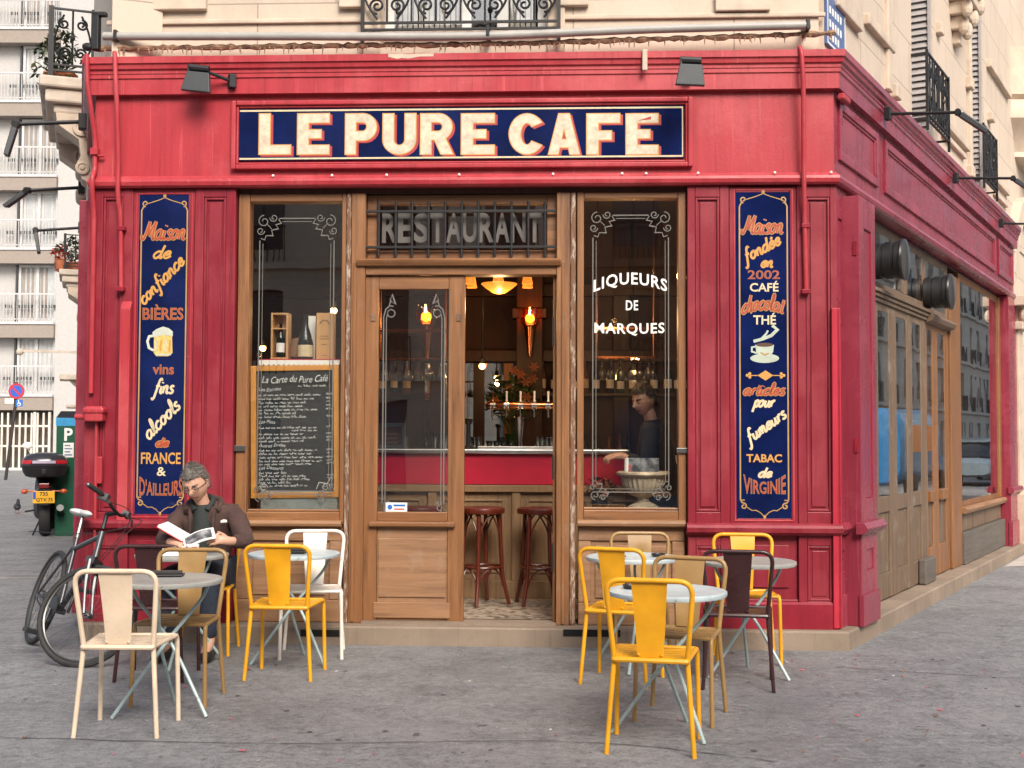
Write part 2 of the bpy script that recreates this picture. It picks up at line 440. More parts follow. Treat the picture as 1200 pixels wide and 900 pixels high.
M['paper'] = plain('white paper', (.80, .77, .72), .7, var=.05, bmp=0)
M['pine'] = wood('pale pine', (.42, .21, .075), (.55, .30, .12), (.62, .36, .16), 'z', .5, (.5, .3, .14), .2)
M['slate'] = plain('blackboard', (.018, .019, .018), .55, var=.25, vs=4, bmp=.1)
M['chalk'] = plain('chalk', (.72, .71, .67), .9, var=.1, bmp=0)
M['clay'] = plain('pale cast stone', (.45, .36, .25), .8, var=.2, vs=20, bmp=.4)
M['black_pl'] = plain('black plastic', (.012, .012, .013), .45, var=.2)
M['rubber'] = plain('tyre rubber', (.022, .021, .021), .75, var=.3, vs=30, bmp=.4)
M['alu'] = plain('scuffed aluminium', (.16, .157, .15), .35, .8, var=.1)
M['skin'] = plain('skin', (.54, .30, .205), .5, var=.14, vs=30, bmp=.1)
M['lip'] = plain('lips', (.36, .13, .10), .5, bmp=0)
M['hair_grey'] = plain('greying hair', (.105, .090, .076), .7, var=.6, vs=60, bmp=.8, bs_=120)
M['hair_dk'] = plain('dark hair', (.012, .009, .007), .5, var=.4, vs=60, bmp=.8, bs_=120)
M['jacket'] = plain('dark brown jacket cloth', (.058, .030, .024), .9, var=.3, vs=14, bmp=.9, bs_=22)
M['shirt'] = plain('dark green shirt', (.018, .023, .021), .85, var=.2)
M['jeans'] = plain('dark jeans', (.018, .024, .040), .85, var=.3, vs=30)
M['black_cloth'] = plain('black cloth', (.010, .010, .011), .85, var=.3)
M['tarmac'] = None
# ---------------------------------------------------------------- ground
def make_ground():
    m, nt, b = new_mat('worn tarmac'); v = coords(nt, (1, 1, 1), False)
    big = noise_n(nt, v, .5, 5, .65); mid = noise_n(nt, v, 2.6, 8, .75); sp1 = noise_n(nt, v, 22, 6, .8); gr = noise_n(nt, v, 70, 4, .8)
    c = mix(nt, (.232, .234, .238), (.300, .300, .300), ramp(nt, big, [(.38, 0), (.62, 1)]))
    c = mix(nt, c, (.11, .108, .106), ramp(nt, mid, [(.50, 0), (.72, .75)]))
    c = mix(nt, c, (.31, .30, .29), ramp(nt, mid, [(.28, .75), (.44, 0)]))
    sp2 = noise_n(nt, v, 11, 8, .85)
    c = mix(nt, c, (.062, .06, .058), ramp(nt, sp2, [(.46, 0), (.66, .52)]))
    c = mix(nt, c, (.40, .39, .375), ramp(nt, sp2, [(.34, .5), (.47, 0)]))
    c = mix(nt, c, (.045, .043, .042), ramp(nt, sp1, [(.53, 0), (.66, .5)]))
    c = mix(nt, c, (.36, .35, .34), ramp(nt, sp1, [(.30, .65), (.43, 0)]))
    c = mix(nt, c, (.04, .038, .036), ramp(nt, gr, [(.52, 0), (.66, .7)]))
    c = mix(nt, c, (.42, .41, .40), ramp(nt, gr, [(.30, .6), (.42, 0)]))
    vo = N(nt, 'ShaderNodeTexVoronoi', feature='DISTANCE_TO_EDGE'); vo.inputs['Scale'].default_value = .5
    wv = N(nt, 'ShaderNodeTexNoise'); wv.inputs['Scale'].default_value = 1.4; wv.inputs['Detail'].default_value = 5; nt.links.new(v, wv.inputs['Vector'])
    av = N(nt, 'ShaderNodeMix', data_type='VECTOR'); av.inputs[0].default_value = .45
    nt.links.new(v, av.inputs[4]); nt.links.new(wv.outputs['Color'], av.inputs[5]); nt.links.new(av.outputs[1], vo.inputs['Vector'])
    c = mix(nt, c, (.05, .048, .045), ramp(nt, vo.outputs['Distance'], [(.0, .35), (.003, 0)]))
    sp_ = noise_n(nt, v, 5, 2, .5)
    big2 = noise_n(nt, v, 1.1, 4, .6)
    c = mix(nt, c, (.30, .29, .285), ramp(nt, big2, [(.50, 0), (.68, .35)]))
    c = mix(nt, c, (.14, .138, .138), ramp(nt, big2, [(.32, .4), (.46, 0)]))
    c = mix(nt, c, (.04, .036, .034), ramp(nt, sp_, [(.73, 0), (.76, .75)]))
    nt.links.new(c, b.inputs['Base Color']); nt.links.new(ramp(nt, mid, [(.3, .42), (.7, .66)]), b.inputs['Roughness'])
    ad = N(nt, 'ShaderNodeMath', operation='ADD'); nt.links.new(sp2, ad.inputs[0]); nt.links.new(sp1, ad.inputs[1])
    bump(nt, b, ad.outputs[0], .8, .016)
    g = MB(); g.add([(-150, -60, 0), (150, -60, 0), (150, 240, 0), (-150, 240, 0)], [(0, 1, 2, 3)])
    tag(g.build('ground', m), kind='structure')
make_ground()
pv = MB()
q = [SFW @ Vector((x, y, .004)) for x, y in ((6.4, -.13), (14, -.13), (14, -2.2), (8.2, -1.55))]
pv.add(q, [(0, 1, 2, 3) if (q[1]-q[0]).cross(q[2]-q[0]).z > 0 else (3, 2, 1, 0)])
tag(pv.build('pavement', plain('pale paving', (.44, .38, .33), .8, var=.2, vs=3, bmp=.3)), kind='structure')
kb = MB(); kb.box(-40, -3.3, 12.6, 12.78, 0, .012)
jm = plain('dark tarmac joint', (.055, .053, .050), .9, var=.3, bmp=0)
for j_, P_ in enumerate((((2.05, 7.9), (3.1, 7.55), (4.4, 7.35), (6.2, 7.0)), ((-3.0, 6.05), (-1.2, 5.9), (.3, 5.95), (1.2, 5.6)), ((2.7, 5.0), (3.0, 6.4), (3.5, 7.5)))):
    jb = MB(); rj = random.Random(j_); Q_ = [Vector((p.x+rj.uniform(-.01, .01), p.y+rj.uniform(-.01, .01), .004)) for p in smooth_path([(x, y, 0) for x, y in P_], 14)]
    for i in range(len(Q_)-1):
        d_ = (Q_[i+1]-Q_[i]).normalized(); n_ = Vector((-d_.y, d_.x, 0))*rj.uniform(.002, .005)
        jb.add([Q_[i]-n_, Q_[i+1]-n_, Q_[i+1]+n_, Q_[i]+n_], [(0, 1, 2, 3)])
    tag(jb.build('tarmac_joint', jm), kind='structure')
gm = MB(); rj = random.Random(31)
for i in range(55):
    x, y, r_ = rj.uniform(-3.2, 4.0), rj.uniform(4.7, 8.2), rj.uniform(.008, .020)
    if (F.inverted() @ Vector((x, y, 0))).y > -.13 or (SFW.inverted() @ Vector((x, y, 0))).y > -.14 and x > 2.2: continue
    gm.add([(x+r_*math.cos(2*PI*k/9)*rj.uniform(.7, 1.1), y+r_*math.sin(2*PI*k/9)*rj.uniform(.7, 1.1), .0042) for k in range(9)], [tuple(range(9))])
tag(gm.build('gum_spots', plain('trodden gum', (.085, .083, .080), .8, bmp=0)), 'dark trodden gum spots scattered over the grey tarmac', 'gum spots', kind='stuff')
tag(kb.build('kerb', plain('flush kerb stone', (.22, .21, .20), .8, var=.3, vs=3)), kind='structure')
# small fallen petals and litter
rp = random.Random(3); pt = MB()
for i in range(230):
    k = rp.random()
    if k < .65: x = rp.uniform(1.2, 4.2); y = rp.uniform(5.2, 10.5)
    else: x = rp.uniform(-3.3, 2.5); y = rp.uniform(4.6, 8.4)
    p = SFW.inverted() @ Vector((x, y, 0))
    if p.y > -.15 and p.x > -.3 or (F.inverted() @ Vector((x, y, 0))).y > -.12: continue
    s = rp.uniform(.004, .017); a = rp.uniform(0, 6.3)
    vs_ = [(x+s*math.cos(a+t)*rp.uniform(.6, 1.2), y+s*math.sin(a+t)*rp.uniform(.6, 1.2), rp.uniform(.003, .012)) for t in (0, 1.3, 2.5, 3.9, 5.1)]
    pt.add(vs_, [(0, 1, 2, 3, 4)], rp.choice((0, 0, 1, 2)))
tag(pt.build('fallen_petals', [plain('pink petal', (.42, .10, .12), .7, bmp=0), plain('dry leaf', (.25, .12, .06), .8, bmp=0), plain('pale scrap', (.45, .42, .40), .8, bmp=0)]),
    'small pink and brown petals scattered over the grey tarmac', 'petals', kind='stuff')

# ---------------------------------------------------------------- the corner building
ZT = fp(540, 60, .14)[1]            # top of the red cornice
ZCB = fp(540, 104, .12)[1]          # bottom of the cornice band
ZM1, ZM0 = fp(540, 207)[1], fp(540, 218)[1]     # moulding under the fascia
ZD1, ZD0 = fp(830, 613, .04)[1], fp(830, 627, .04)[1]   # dado moulding
STEP = .13
B = thing('corner_building', 'cream stone corner building with a red cafe shopfront on its ground floor', 'building', F)
def part(mb, name, mat, fr=None, parent=None, **k):
    return mb.build(name, mat, parent or B, fr, **k)
TOPZ = 9.5
# --- upper stone wall, front, side and left: recessed .12 behind the red front
UW = .10
a = MB()
wx0, wx1, _, _ = rect(447, 0, 641, 30, -UW)
zs = ZT-.10
a.box(.0+.10, wx0, UW, UW+.35, zs, TOPZ); a.box(wx1, FL-.08, UW, UW+.35, zs, TOPZ)
a.box(wx0, wx1, UW, UW+.35, zs, fp(540, 36, -UW)[1]); a.box(wx0, wx1, UW, UW+.35, 7.4, TOPZ)
part(a, 'stone_wall', M['stone'])
a = MB()                                             # mouldings cut in the front stone
for (x0, y0, x1, y1) in ((129, -40, 167, 10), (175, -40, 238, 7), (395, -40, 425, 4), (655, -40, 690, 2), (840, -40, 905, 8)):
    r = rect(x0, y0, x1, y1, .02); a.box(r[0], r[1], UW-.05, UW, r[2], r[3])
r = rect(120, 17, 970, 20, .0); a.box(r[0], wx0-.02, UW-.025, UW, r[2], r[2]+.035)
a.box(wx1+.02, r[1], UW-.025, UW, r[2], r[2]+.035)
a.box(wx0-.13, wx0-.003, UW-.03, UW, zs+.1, 7.6); a.box(wx1+.003, wx1+.13, UW-.03, UW, zs+.1, 7.6)
part(a, 'stone_moulding', M['stone_p'], bevel=.008)
# upper window behind the iron railing
wnd = MB(); zb = fp(540, 36, -UW)[1]
wnd.frame_rect(wx0, wx1, zb, 7.4, .07, UW+.17, UW+.24)
xm = fp(567, 10, -.3)[0]
wnd.box(xm-.16, xm-.09, UW+.16, UW+.23, zb+.06, 7.35); wnd.box(xm+.10, xm+.18, UW+.16, UW+.23, zb+.06, 7.35)
uw_ = part(wnd, 'upper_window', plain('white window paint', (.70, .68, .64), .5), bevel=.006)
g = MB(); g.box(wx0+.07, wx1-.07, UW+.20, UW+.206, zb+.07, 7.33); part(g, 'pane', M['glass'], parent=uw_)
g = MB()
for k in range(26):
    x = wx0+.08+k*(wx1-wx0-.16)/26
    if abs(x-xm) < .12: continue
    g.box(x, x+.03, UW+.27+.015*(k % 2), UW+.28+.015*(k % 2), zb+.07, 7.3)
part(g, 'curtain', plain('pale curtain', (.52, .47, .42), .9), parent=uw_)
g = MB(); g.box(wx0, wx1, UW+.5, UW+.55, zb, 7.4); part(g, 'dark_room', M['void'], parent=uw_)

def spiral(c, r0, r1, turns, a0, n=26, sgn=1):
    return [(c[0]+(r0+(r1-r0)*k/n)*math.cos(a0+sgn*turns*2*PI*k/n), c[1]+(r0+(r1-r0)*k/n)*math.sin(a0+sgn*turns*2*PI*k/n)) for k in range(n+1)]
def railing(mb, x0, x1, z0, z1, y, r=.009, panels=3):
    """wrought iron scroll balustrade, in the x,z plane at depth y"""
    def tb(p, rr=r): mb.tube([(q[0], y, q[1]) for q in p], rr, 6)
    for z in (z0, z0+.05, z1): mb.box(x0, x1, y-.010, y+.010, z-.008, z+.008)
    mb.box(x0-.012, x0+.012, y-.012, y+.012, z0-.10, z1+.02); mb.box(x1-.012, x1+.012, y-.012, y+.012, z0-.10, z1+.02)
    w_ = (x1-x0)/panels; h = z1-z0-.05; zc = z0+.05
    for k in range(panels):
        a_ = x0+k*w_; c_ = a_+w_/2
        for s in (-1, 1):
            tb([(p[0], p[1]) for p in spiral((c_+s*w_*.20, zc+h*.22), w_*.17, w_*.03, 1.6, -PI/2, sgn=s)])
            tb([(p[0], p[1]) for p in spiral((c_+s*w_*.22, zc+h*.74), w_*.15, w_*.03, 1.5, PI/2, sgn=-s)])
            tb(smooth_path([(c_+s*w_*.20, 0, zc+h*.05), (c_+s*w_*.44, 0, zc+h*.3), (c_+s*w_*.40, 0, zc+h*.6), (c_+s*w_*.22, 0, zc+h*.9)], 5) and
               [(p.x, p.z) for p in smooth_path([(c_+s*w_*.20, 0, zc+h*.05), (c_+s*w_*.44, 0, zc+h*.3), (c_+s*w_*.40, 0, zc+h*.6), (c_+s*w_*.22, 0, zc+h*.9)], 5)])
        tb([(c_, zc), (c_, zc+h)]); 
        mb.sphere((c_, y, zc+h*.5), (.022, .016, .03), 8, 6)
        if k: tb([(a_, zc), (a_, zc+h)], r*.8)
r = rect(425, 0, 655, 34, -.02)
a = MB(); railing(a, r[0], r[1], r[2], r[2]+.62, .02, .009, 4); a.box(r[0], r[1], .0, .04, r[2]+.64, r[2]+.68)
part(a, 'balcony_railing', M['iron'])

# --- red fascia, cornice, moulding
a = MB(); a.box(.0, FL, .0, .12, ZM0, ZT-.01); part(a, 'fascia', M['red'])
h = ZT-ZCB
cor = [(.0, ZCB), (-.050, ZCB), (-.050, ZCB+h*.42), (-.060, ZCB+h*.44), (-.060, ZCB+h*.54), (-.066, ZCB+h*.56), (-.066, ZCB+h*.64),
       (-.082, ZCB+h*.68), (-.088, ZCB+h*.80), (-.10, ZCB+h*.82), (-.10, ZT), (.10, ZT), (.10, ZCB+.02)]
def mitre_profile(prof, x0, x1, left=0, right=0):
    """profile (y,z) swept along x, its ends cut at the angles of the corners (dx per metre outwards)"""
    mb = MB(); n = len(prof)
    vs_ = [(x0+p[0]*left, p[0], p[1]) for p in prof]+[(x1-p[0]*right, p[0], p[1]) for p in prof]
    fs = [tuple(range(n)), tuple(range(2*n-1, n-1, -1))]+[(i, i+n, (i+1) % n+n, (i+1) % n) for i in range(n)]
    mb.add(vs_, fs); return mb
cr = (1-U.dot(S))/U.cross(S).z if abs(U.cross(S).z) > 1e-6 else 0
# mitre at the right corner: the outward offsets of both faces meet
def mitre_amount():
    # point on offset lines of both faces (offset 1 outward)
    A = -V; Bn = -D
    # solve p.A=1, p.Bn=1
    det = A.x*Bn.y-A.y*Bn.x
    px_ = (1*Bn.y-1*A.y)/det; py_ = (A.x*1-Bn.x*1)/det
    p = Vector((px_, py_, 0))
    return p.dot(U), p.dot(S)
MU, MS_ = mitre_amount()
def mitre_left():
    A = -V; Bn = -LD
    det = A.x*Bn.y-A.y*Bn.x
    p = Vector(((Bn.y-A.y)/det, (A.x-Bn.x)/det, 0))
    return p.dot(U), p.dot(L)
LU, LS_ = mitre_left()
part(mitre_profile(cor, .0, FL, -LU, MU), 'cornice', M['red'])
mol = [(.0, ZM0-.005), (-.03, ZM0-.005), (-.045, ZM0+.008), (-.052, (ZM0+ZM1)/2), (-.045, ZM1-.012), (-.03, ZM1-.004), (-.02, ZM1+.012), (.0, ZM1+.012)]
part(mitre_profile(mol, .0, FL, -LU, MU), 'fascia_moulding', M['red'])
# bare patch on the cornice edge where the paint came off, and an ochre drip
a = MB(); r = rect(455, 64, 508, 70, .10); rj = random.Random(4); n_ = 14
up_ = [(r[0]+(r[1]-r[0])*k/n_, ZT-.001-rj.uniform(0, .004)) for k in range(n_+1)]; lo_ = [(r[0]+(r[1]-r[0])*k/n_, ZT-.022-.018*math.sin(PI*min(1, k/n_*1.5))*rj.uniform(.4, 1.1)) for k in range(n_+1)]
a.prism(lo_+up_[::-1], -.1008, -.098); part(a, 'paint_chip', M['stone_p'])
# small bulb sockets along the moulding
a = MB()
for px in (320, 389, 453, 538, 648, 729, 757, 818, 908, 974):
    u, z = fp(px, 209, .05); a.sphere((u, -.05, ZM1+.004), .010, 8, 6)
part(a, 'socket', M['paper'], smooth=True)

# --- pilasters, each with a sunk panel above and below the dado moulding
def pilaster(px0, px1, q0, q1, w=.0, mat='red_dimmed', name='pilaster'):
    x0, x1, _, _ = rect(px0, 215, px1, 735, w); p0, p1, _, _ = rect(q0, 300, q1, 600, w)
    z1 = ZM0-.005; zl = STEP
    zt, zb2 = fp((q0+q1)/2, 231, w)[1], fp((q0+q1)/2, 600, w)[1]
    lt, lb = fp((q0+q1)/2, 640, w)[1], fp((q0+q1)/2, 705, w)[1]
    a = MB(); f0, f1 = -w, .12
    a.box(x0, p0, f0, f1, zl, z1); a.box(p1, x1, f0, f1, zl, z1)
    for (za, zb_) in ((zt, z1), (lt, zb2), (zl, lb)): a.box(p0, p1, f0, f1, za, zb_)
    a.box(p0, p1, f0+.022, f1, zb2, zt); a.box(p0, p1, f0+.018, f1, lb, lt)
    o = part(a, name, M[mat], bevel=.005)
    b = MB()
    for (za, zb_) in ((zb2, zt), (lb, lt)):
        b.frame_rect(p0+.002, p1-.002, za+.002, zb_-.002, .016, f0+.004, f0+.020)
        b.box(p0+.035, p1-.035, f0+.012, f0+.021, za+.035, zb_-.035)
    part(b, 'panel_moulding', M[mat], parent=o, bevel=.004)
    return x0, x1
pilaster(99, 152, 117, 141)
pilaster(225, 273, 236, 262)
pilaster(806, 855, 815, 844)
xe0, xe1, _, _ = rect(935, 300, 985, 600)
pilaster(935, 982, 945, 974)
ux = lambda px, w=0, y=450: fp(px, y, w)[0]
# recesses behind the two tall blue signs
for (x0, x1, ys0, ys1) in ((152, 225, 221, 613), (855, 935, 218, 613)):
    a = MB(); u0, u1 = ux(x0)+.002, ux(x1)-.002
    a.box(u0, u1, .035, .12, STEP, ZM0-.006)
    zt = fp((x0+x1)/2, ys0)[1]
    a.frame_rect(u0, u1, ZD1-.01, zt, .045, .008, .035)
    a.box(u0, u1, .012, .035, STEP, STEP+.20)
    a.box(u0+.06, u1-.06, .020, .034, STEP+.28, ZD0-.07)
    part(a, 'sign_recess', M['red_dimmed'], bevel=.005)
# dado moulding and plinth
dad = [(.03, ZD0), (-.030, ZD0), (-.055, ZD0+.02), (-.062, (ZD0+ZD1)/2+.01), (-.05, ZD1-.012), (-.03, ZD1), (.03, ZD1)]
for (x0, x1, l_, r_) in ((99, 274, -LU, 0), (804, 984, 0, MU)):
    part(mitre_profile(dad, ux(x0) if l_ == 0 else .0, ux(x1) if r_ == 0 else FL, l_, r_), 'dado_moulding', M['red_dimmed'])
pl = [(.0, STEP+.001), (-.02, STEP+.001), (-.02, STEP+.17), (-.008, STEP+.185), (.0, STEP+.185)]
for (x0, x1, l_, r_) in ((99, 273, -LU, 0), (806, 984, 0, MU)):
    part(mitre_profile(pl, ux(x0) if l_ == 0 else .0, ux(x1) if r_ == 0 else FL, l_, r_), 'plinth', M['red_dark'])
# stone step round the front
st = [(-.10, -.02), (-.10, STEP-.012), (-.09, STEP), (.6, STEP), (.6, -.02)]
part(mitre_profile(st, .0, FL, -LU*0, MU), 'stone_step', M['step'])
a = MB()
for (x0, x1) in ((352, 400), (660, 727)):
    r = rect(x0, 738, x1, 746, .1); a.box(r[0], r[1], -.103, -.095, r[2], r[3])
part(a, 'air_grate', M['void'])

# --- timber shopfront: left display window, door, right display window
G0 = .05                                   # timber face depth behind the red front
zh = fp(540, 224, -G0)[1]                   # head of the timber front
a = MB(); a.box(ux(273)+.002, ux(806)-.002, G0+.03, .22, zh-.012, ZM0-.006)
part(a, 'shutter_slot', M['void'])
a = MB(); a.box(ux(273)+.002, ux(806)-.002, G0+.012, G0+.03, zh-.012, zh+.03)
part(a, 'shutter_rail', M['dark_wood'])

def corner_scroll(mb, x, z, sx, sz, y, k=1.0, wd=.0065):
    """etched corner ornament"""
    def rb(p, w_=wd): mb.ribbon([(x+sx*q[0]*k, z+sz*q[1]*k) for q in p], w_, y)
    rb(spiral((.045, -.045), .045, .012, 1.25, PI/2, 18)); rb(spiral((.115, -.02), .03, .008, 1.3, PI, 16)); rb(spiral((.02, -.115), .03, .008, 1.3, 0, 16, -1))
    rb([(.15, -.03), (.17, -.06), (.13, -.07), (.15, -.10), (.10, -.11), (.11, -.15), (.06, -.15), (.05, -.18), (.02, -.17)])
    rb([(.06, -.06), (.10, -.10)], wd*.8)
def display_window(name, fx0, fx1, gx0, gx1, gy0, gy1, label):
    u0, u1 = ux(fx0, -G0), ux(fx1, -G0); g0, g1 = ux(gx0, -G0), ux(gx1, -G0)
    zt, zb_ = fp((gx0+gx1)/2, gy0, -G0)[1], fp((gx0+gx1)/2, gy1, -G0)[1]
    zsill = fp((gx0+gx1)/2, 610, -G0)[1]
    a = MB(); a.box(u0, g0, G0, .17, zsill-.02, zh-.012); a.box(g1, u1, G0, .17, zsill-.02, zh-.012)
    a.box(g0+.001, g1-.001, G0+.004, .165, zt, zh-.014, 1); a.box(g0+.001, g1-.001, G0+.004, .165, zsill, zb_, 1)
    a.box(g0+.001, g1-.001, G0+.02, G0+.04, zb_+.001, zb_+.018, 1)
    W = part(a, name, [M['wood_z'], M['wood_x']], bevel=.006); W['label'] = label
    a = MB(); prof = [(G0+.1, zsill-.045), (G0-.035, zsill-.045), (G0-.05, zsill-.035), (G0-.055, zsill-.018), (G0-.05, zsill-.004), (G0-.03, zsill+.004), (G0+.1, zsill+.004)]
    a.profile(prof, u0+.005, u1-.01); part(a, 'sill', M['wood_palex'], parent=W, bevel=.003)
    # boards below the sill
    zl = STEP; zt2 = zsill-.046; n = (zt2-zl)
    a = MB(); a.box(u0+.01, u1-.01, G0+.03, .16, zl, zt2)
    a.box(u0+.012, u0+.10, G0+.012, G0+.03, zl+.16, zt2-.10); a.box(u1-.10, u1-.012, G0+.012, G0+.03, zl+.16, zt2-.10)
    a.box(u0+.012, u1-.012, G0+.011, G0+.03, zt2-.098, zt2-.002); a.box(u0+.012, u1-.012, G0+.004, G0+.03, zl+.002, zl+.158)
    a.box(u0+.13, u1-.13, G0+.018, G0+.03, zl+.19, zt2-.13)
    part(a, 'panel', M['wood_palex'], parent=W, bevel=.006)
    a = MB(); a.box(g0+.002, g1-.002, G0+.05, G0+.056, zb_+.002, zt-.002)
    part(a, 'pane', M['glass'], parent=W)
    # etched double border with corner scrolls
    e = MB(); y = G0+.046
    gx, gz = g1-g0, zt-zb_
    for k, wd in ((.035, .008), (.058, .0045)):
        x0, x1, z0, z1 = g0+.03+k, g1-.03-k, zb_+.09+k, zt-.11-k+.03
        e.ribbon([(x0, z0), (x1, z0)], wd, y); e.ribbon([(x0+.14, z1), (x1-.14, z1)], wd, y)
        e.ribbon([(x0, z0+.05), (x0, z1-.16)], wd, y); e.ribbon([(x1, z0+.05), (x1, z1-.16)], wd, y)
    x0, x1, z1 = g0+.05, g1-.05, zt-.09
    corner_scroll(e, x0, z1, 1, 1, y, 1.0); corner_scroll(e, x1, z1, -1, 1, y, 1.0)
    corner_scroll(e, x0, zb_+.07, 1, -1, y, .75); corner_scroll(e, x1, zb_+.07, -1, -1, y, .75)
    part(e, 'etched_border', M['etch'], parent=W)
    return W, u0, u1, g0, g1, zt, zb_
WL = display_window('display_window', 277, 404, 290, 399, 236, 600, 'timber framed display window holding the blackboard and wine boxes')
WR = display_window('display_window', 676, 804, 684, 795, 232, 598, 'timber framed display window lettered liqueurs de marques')
# metal stub hinges on the jambs
a = MB()
for (x0, y0, x1, y1) in ((274, 522, 287, 529), (793, 525, 806, 531)):
    r = rect(x0, y0, x1, y1, -.03); a.box(r[0], r[1], G0-.018, G0, r[2], r[3])
part(a, 'hinge', M['alu'], bevel=.003)
# white lettering on the right pane
lt = MB(); yl = G0+.045
def arc_word(mb, s, px, py, half, rise, hpx, **k):
    u, z = fp(px, py, -G0); u1_ = fp(px+half, py, -G0)[0]; h_ = fp(px, py-hpx/2, -G0)[1]-fp(px, py+hpx/2, -G0)[1]
    hw = u1_-u; rz = rise*h_/hpx
    put_text(mb, s, u, z, 2*hw, h_, yl, space=1.12, off=.018, warp=lambda a_, b_: (a_, b_+rz*(1-(a_/hw)**2)-rz*.5), **k)
arc_word(lt, 'LIQUEURS', 739, 331, 43, 9, 16); arc_word(lt, 'DE', 741, 357, 7, 0, 11); arc_word(lt, 'MARQUES', 738, 385, 41, -1, 14)
part(lt, 'window_lettering', M['white_letter'], parent=WR[0])

# peeling white strips beside the door frame
a = MB()
for x0, x1 in ((404.5, 410), (668, 674.5)):
    u0, u1 = ux(x0, -G0), ux(x1, -G0); a.box(u0, u1, G0-.012, .15, STEP, zh-.014)
part(a, 'peeling_strip', M['peel'], bevel=.01)
# door frame
a = MB()
dz = fp(540, 307, -G0)[1]; dz0 = fp(540, 322, -G0)[1]
a.box(ux(410.5, -G0), ux(427, -G0), G0-.01, .2, STEP, zh-.014); a.box(ux(652, -G0), ux(667.5, -G0), G0-.01, .2, STEP, zh-.014)
a.box(ux(413, -G0), ux(417, -G0), G0-.022, G0-.010, STEP+.01, dz); a.box(ux(658, -G0), ux(662, -G0), G0-.022, G0-.010, STEP+.01, dz)
DF = part(a, 'door_frame', M['wood_z'], bevel=.006)
a = MB(); u0, u1 = ux(427, -G0), ux(652, -G0)
a.box(u0+.001, u1-.001, G0, .19, dz0, dz); a.profile([(G0+.05, dz-.03), (G0-.03, dz-.03), (G0-.045, dz-.005), (G0-.05, dz+.012), (G0-.03, dz+.022), (G0+.05, dz+.022)], u0-.06, u1+.03)
part(a, 'lintel_rail', M['wood_x'], parent=DF, bevel=.004)
# transom with iron bars and frosted lettering
zt1, zt0 = zh-.014, dz+.022
TR = MB(); TR.frame_rect(u0+.001, u1-.001, zt0, zt1, .07, G0+.06, .17); TR = part(TR, 'transom_window', M['wood_x'], bevel=.005)
a = MB(); a.box(u0+.07, u1-.07, G0+.09, G0+.096, zt0+.07, zt1-.07); part(a, 'pane', M['glass'], parent=TR)
a = MB(); rr = rect(447, 251, 636, 283, -G0-.09); [put_text(a, c_, rr[0]+(rr[1]-rr[0])*(i_+.5)/10, (rr[2]+rr[3])/2, (rr[1]-rr[0])*.082, rr[3]-rr[2], G0+.086, off=.03) for i_, c_ in enumerate('RESTAURANT')]
part(a, 'window_lettering', M['frost'], parent=TR)
a = MB(); yb = G0+.02
for px in (443.7, 463.7, 482.7, 502, 521.5, 541, 560.3, 579.8, 599.3, 618.9, 638.5): 
    x = ux(px, -yb, 270); a.tube([(x, yb, fp(px, 302, -yb)[1]), (x, yb, fp(px, 236, -yb)[1])], .010, 8)
for py in (247.5, 289.5):
    z = fp(540, py, -yb)[1]; a.box(u0-.002, u1+.002, yb-.013, yb+.013, z-.008, z+.008)
part(a, 'bar', M['iron'], parent=TR)
# fixed door leaf on the left
l0, l1 = ux(427.5, -.08), ux(544.5, -.08); yd = .075; zb_ = STEP+.015; ztp = dz0-.004
p0, p1 = ux(443, -.08), ux(525.5, -.08); pz1, pz0 = fp(484, 339, -.08)[1], fp(484, 600, -.08)[1]
a = MB(); a.box(l0, p0, yd, yd+.05, zb_, ztp); a.box(p1, l1, yd, yd+.05, zb_, ztp)
zk = fp(484, 611, -.08)[1]
a.box(p0+.001, p1-.001, yd+.002, yd+.048, pz1, ztp, 1); a.box(p0+.001, p1-.001, yd+.002, yd+.048, zk, pz0, 1)
DL = part(a, 'door', [M['wood_z'], M['wood_x']], bevel=.005)
a = MB()
a.profile([(yd, zk-.04), (yd-.03, zk-.04), (yd-.04, zk-.03), (yd-.042, zk-.01), (yd-.03, zk), (yd, zk)], ux(434, -.05), ux(534, -.05))
part(a, 'rail_moulding', M['wood_x'], parent=DL, bevel=.004)
a = MB(); zp1, zp0 = zk-.06, fp(484, 700, -.08)[1]
a.box(p0+.001, p1-.001, yd+.012, yd+.046, zb_, zk-.041); a.box(p0-.02, p1+.02, yd-.008, yd+.011, zb_+.02, zb_+.13)
a.box(p0+.012, p1-.012, yd+.002, yd+.011, zp0, zp1-.06)
part(a, 'panel', M['wood_palex'], parent=DL, bevel=.006)
a = MB(); a.box(p0+.001, p1-.001, yd+.022, yd+.028, pz0+.001, pz1-.001); part(a, 'pane', M['glass'], parent=DL)
e = MB(); y = yd+.018; 
for sx, pc in ((1, 450.5), (-1, 519)):
    x = ux(pc, -.09); zt_ = fp(484, 372, -.09)[1]; zb2 = fp(484, 590, -.09)[1]
    e.ribbon([(x-.010*sx, zb2), (x-.010*sx, zt_), (x+.005*sx, zt_+.06), (x+.035*sx, zt_+.085), (x+.06*sx, zt_+.08)], .009, y)
    e.ribbon([(x+.010*sx, zb2), (x+.010*sx, zt_-.01), (x+.02*sx, zt_+.045), (x+.045*sx, zt_+.062)], .007, y)
    e.ribbon([(x+q[0]*sx, zt_+q[1]) for q in spiral((.045, .03), .028, .026, 1.0, PI/2, 14)], .008, y)
    e.ribbon([(x+.03*sx, zt_+.085), (x+.04*sx, zt_+.12), (x+.075*sx, zt_+.095), (x+.05*sx, zt_+.17), (x+.035*sx, zt_+.12)], .008, y)
    e.ribbon([(x, zb2), (x+.03*sx, zb2-.015), (x+.05*sx, zb2+.01), (x+.03*sx, zb2+.02), (x+.035*sx, zb2-.04), (x+.01*sx, zb2-.055), (x, zb2-.02)], .008, y)
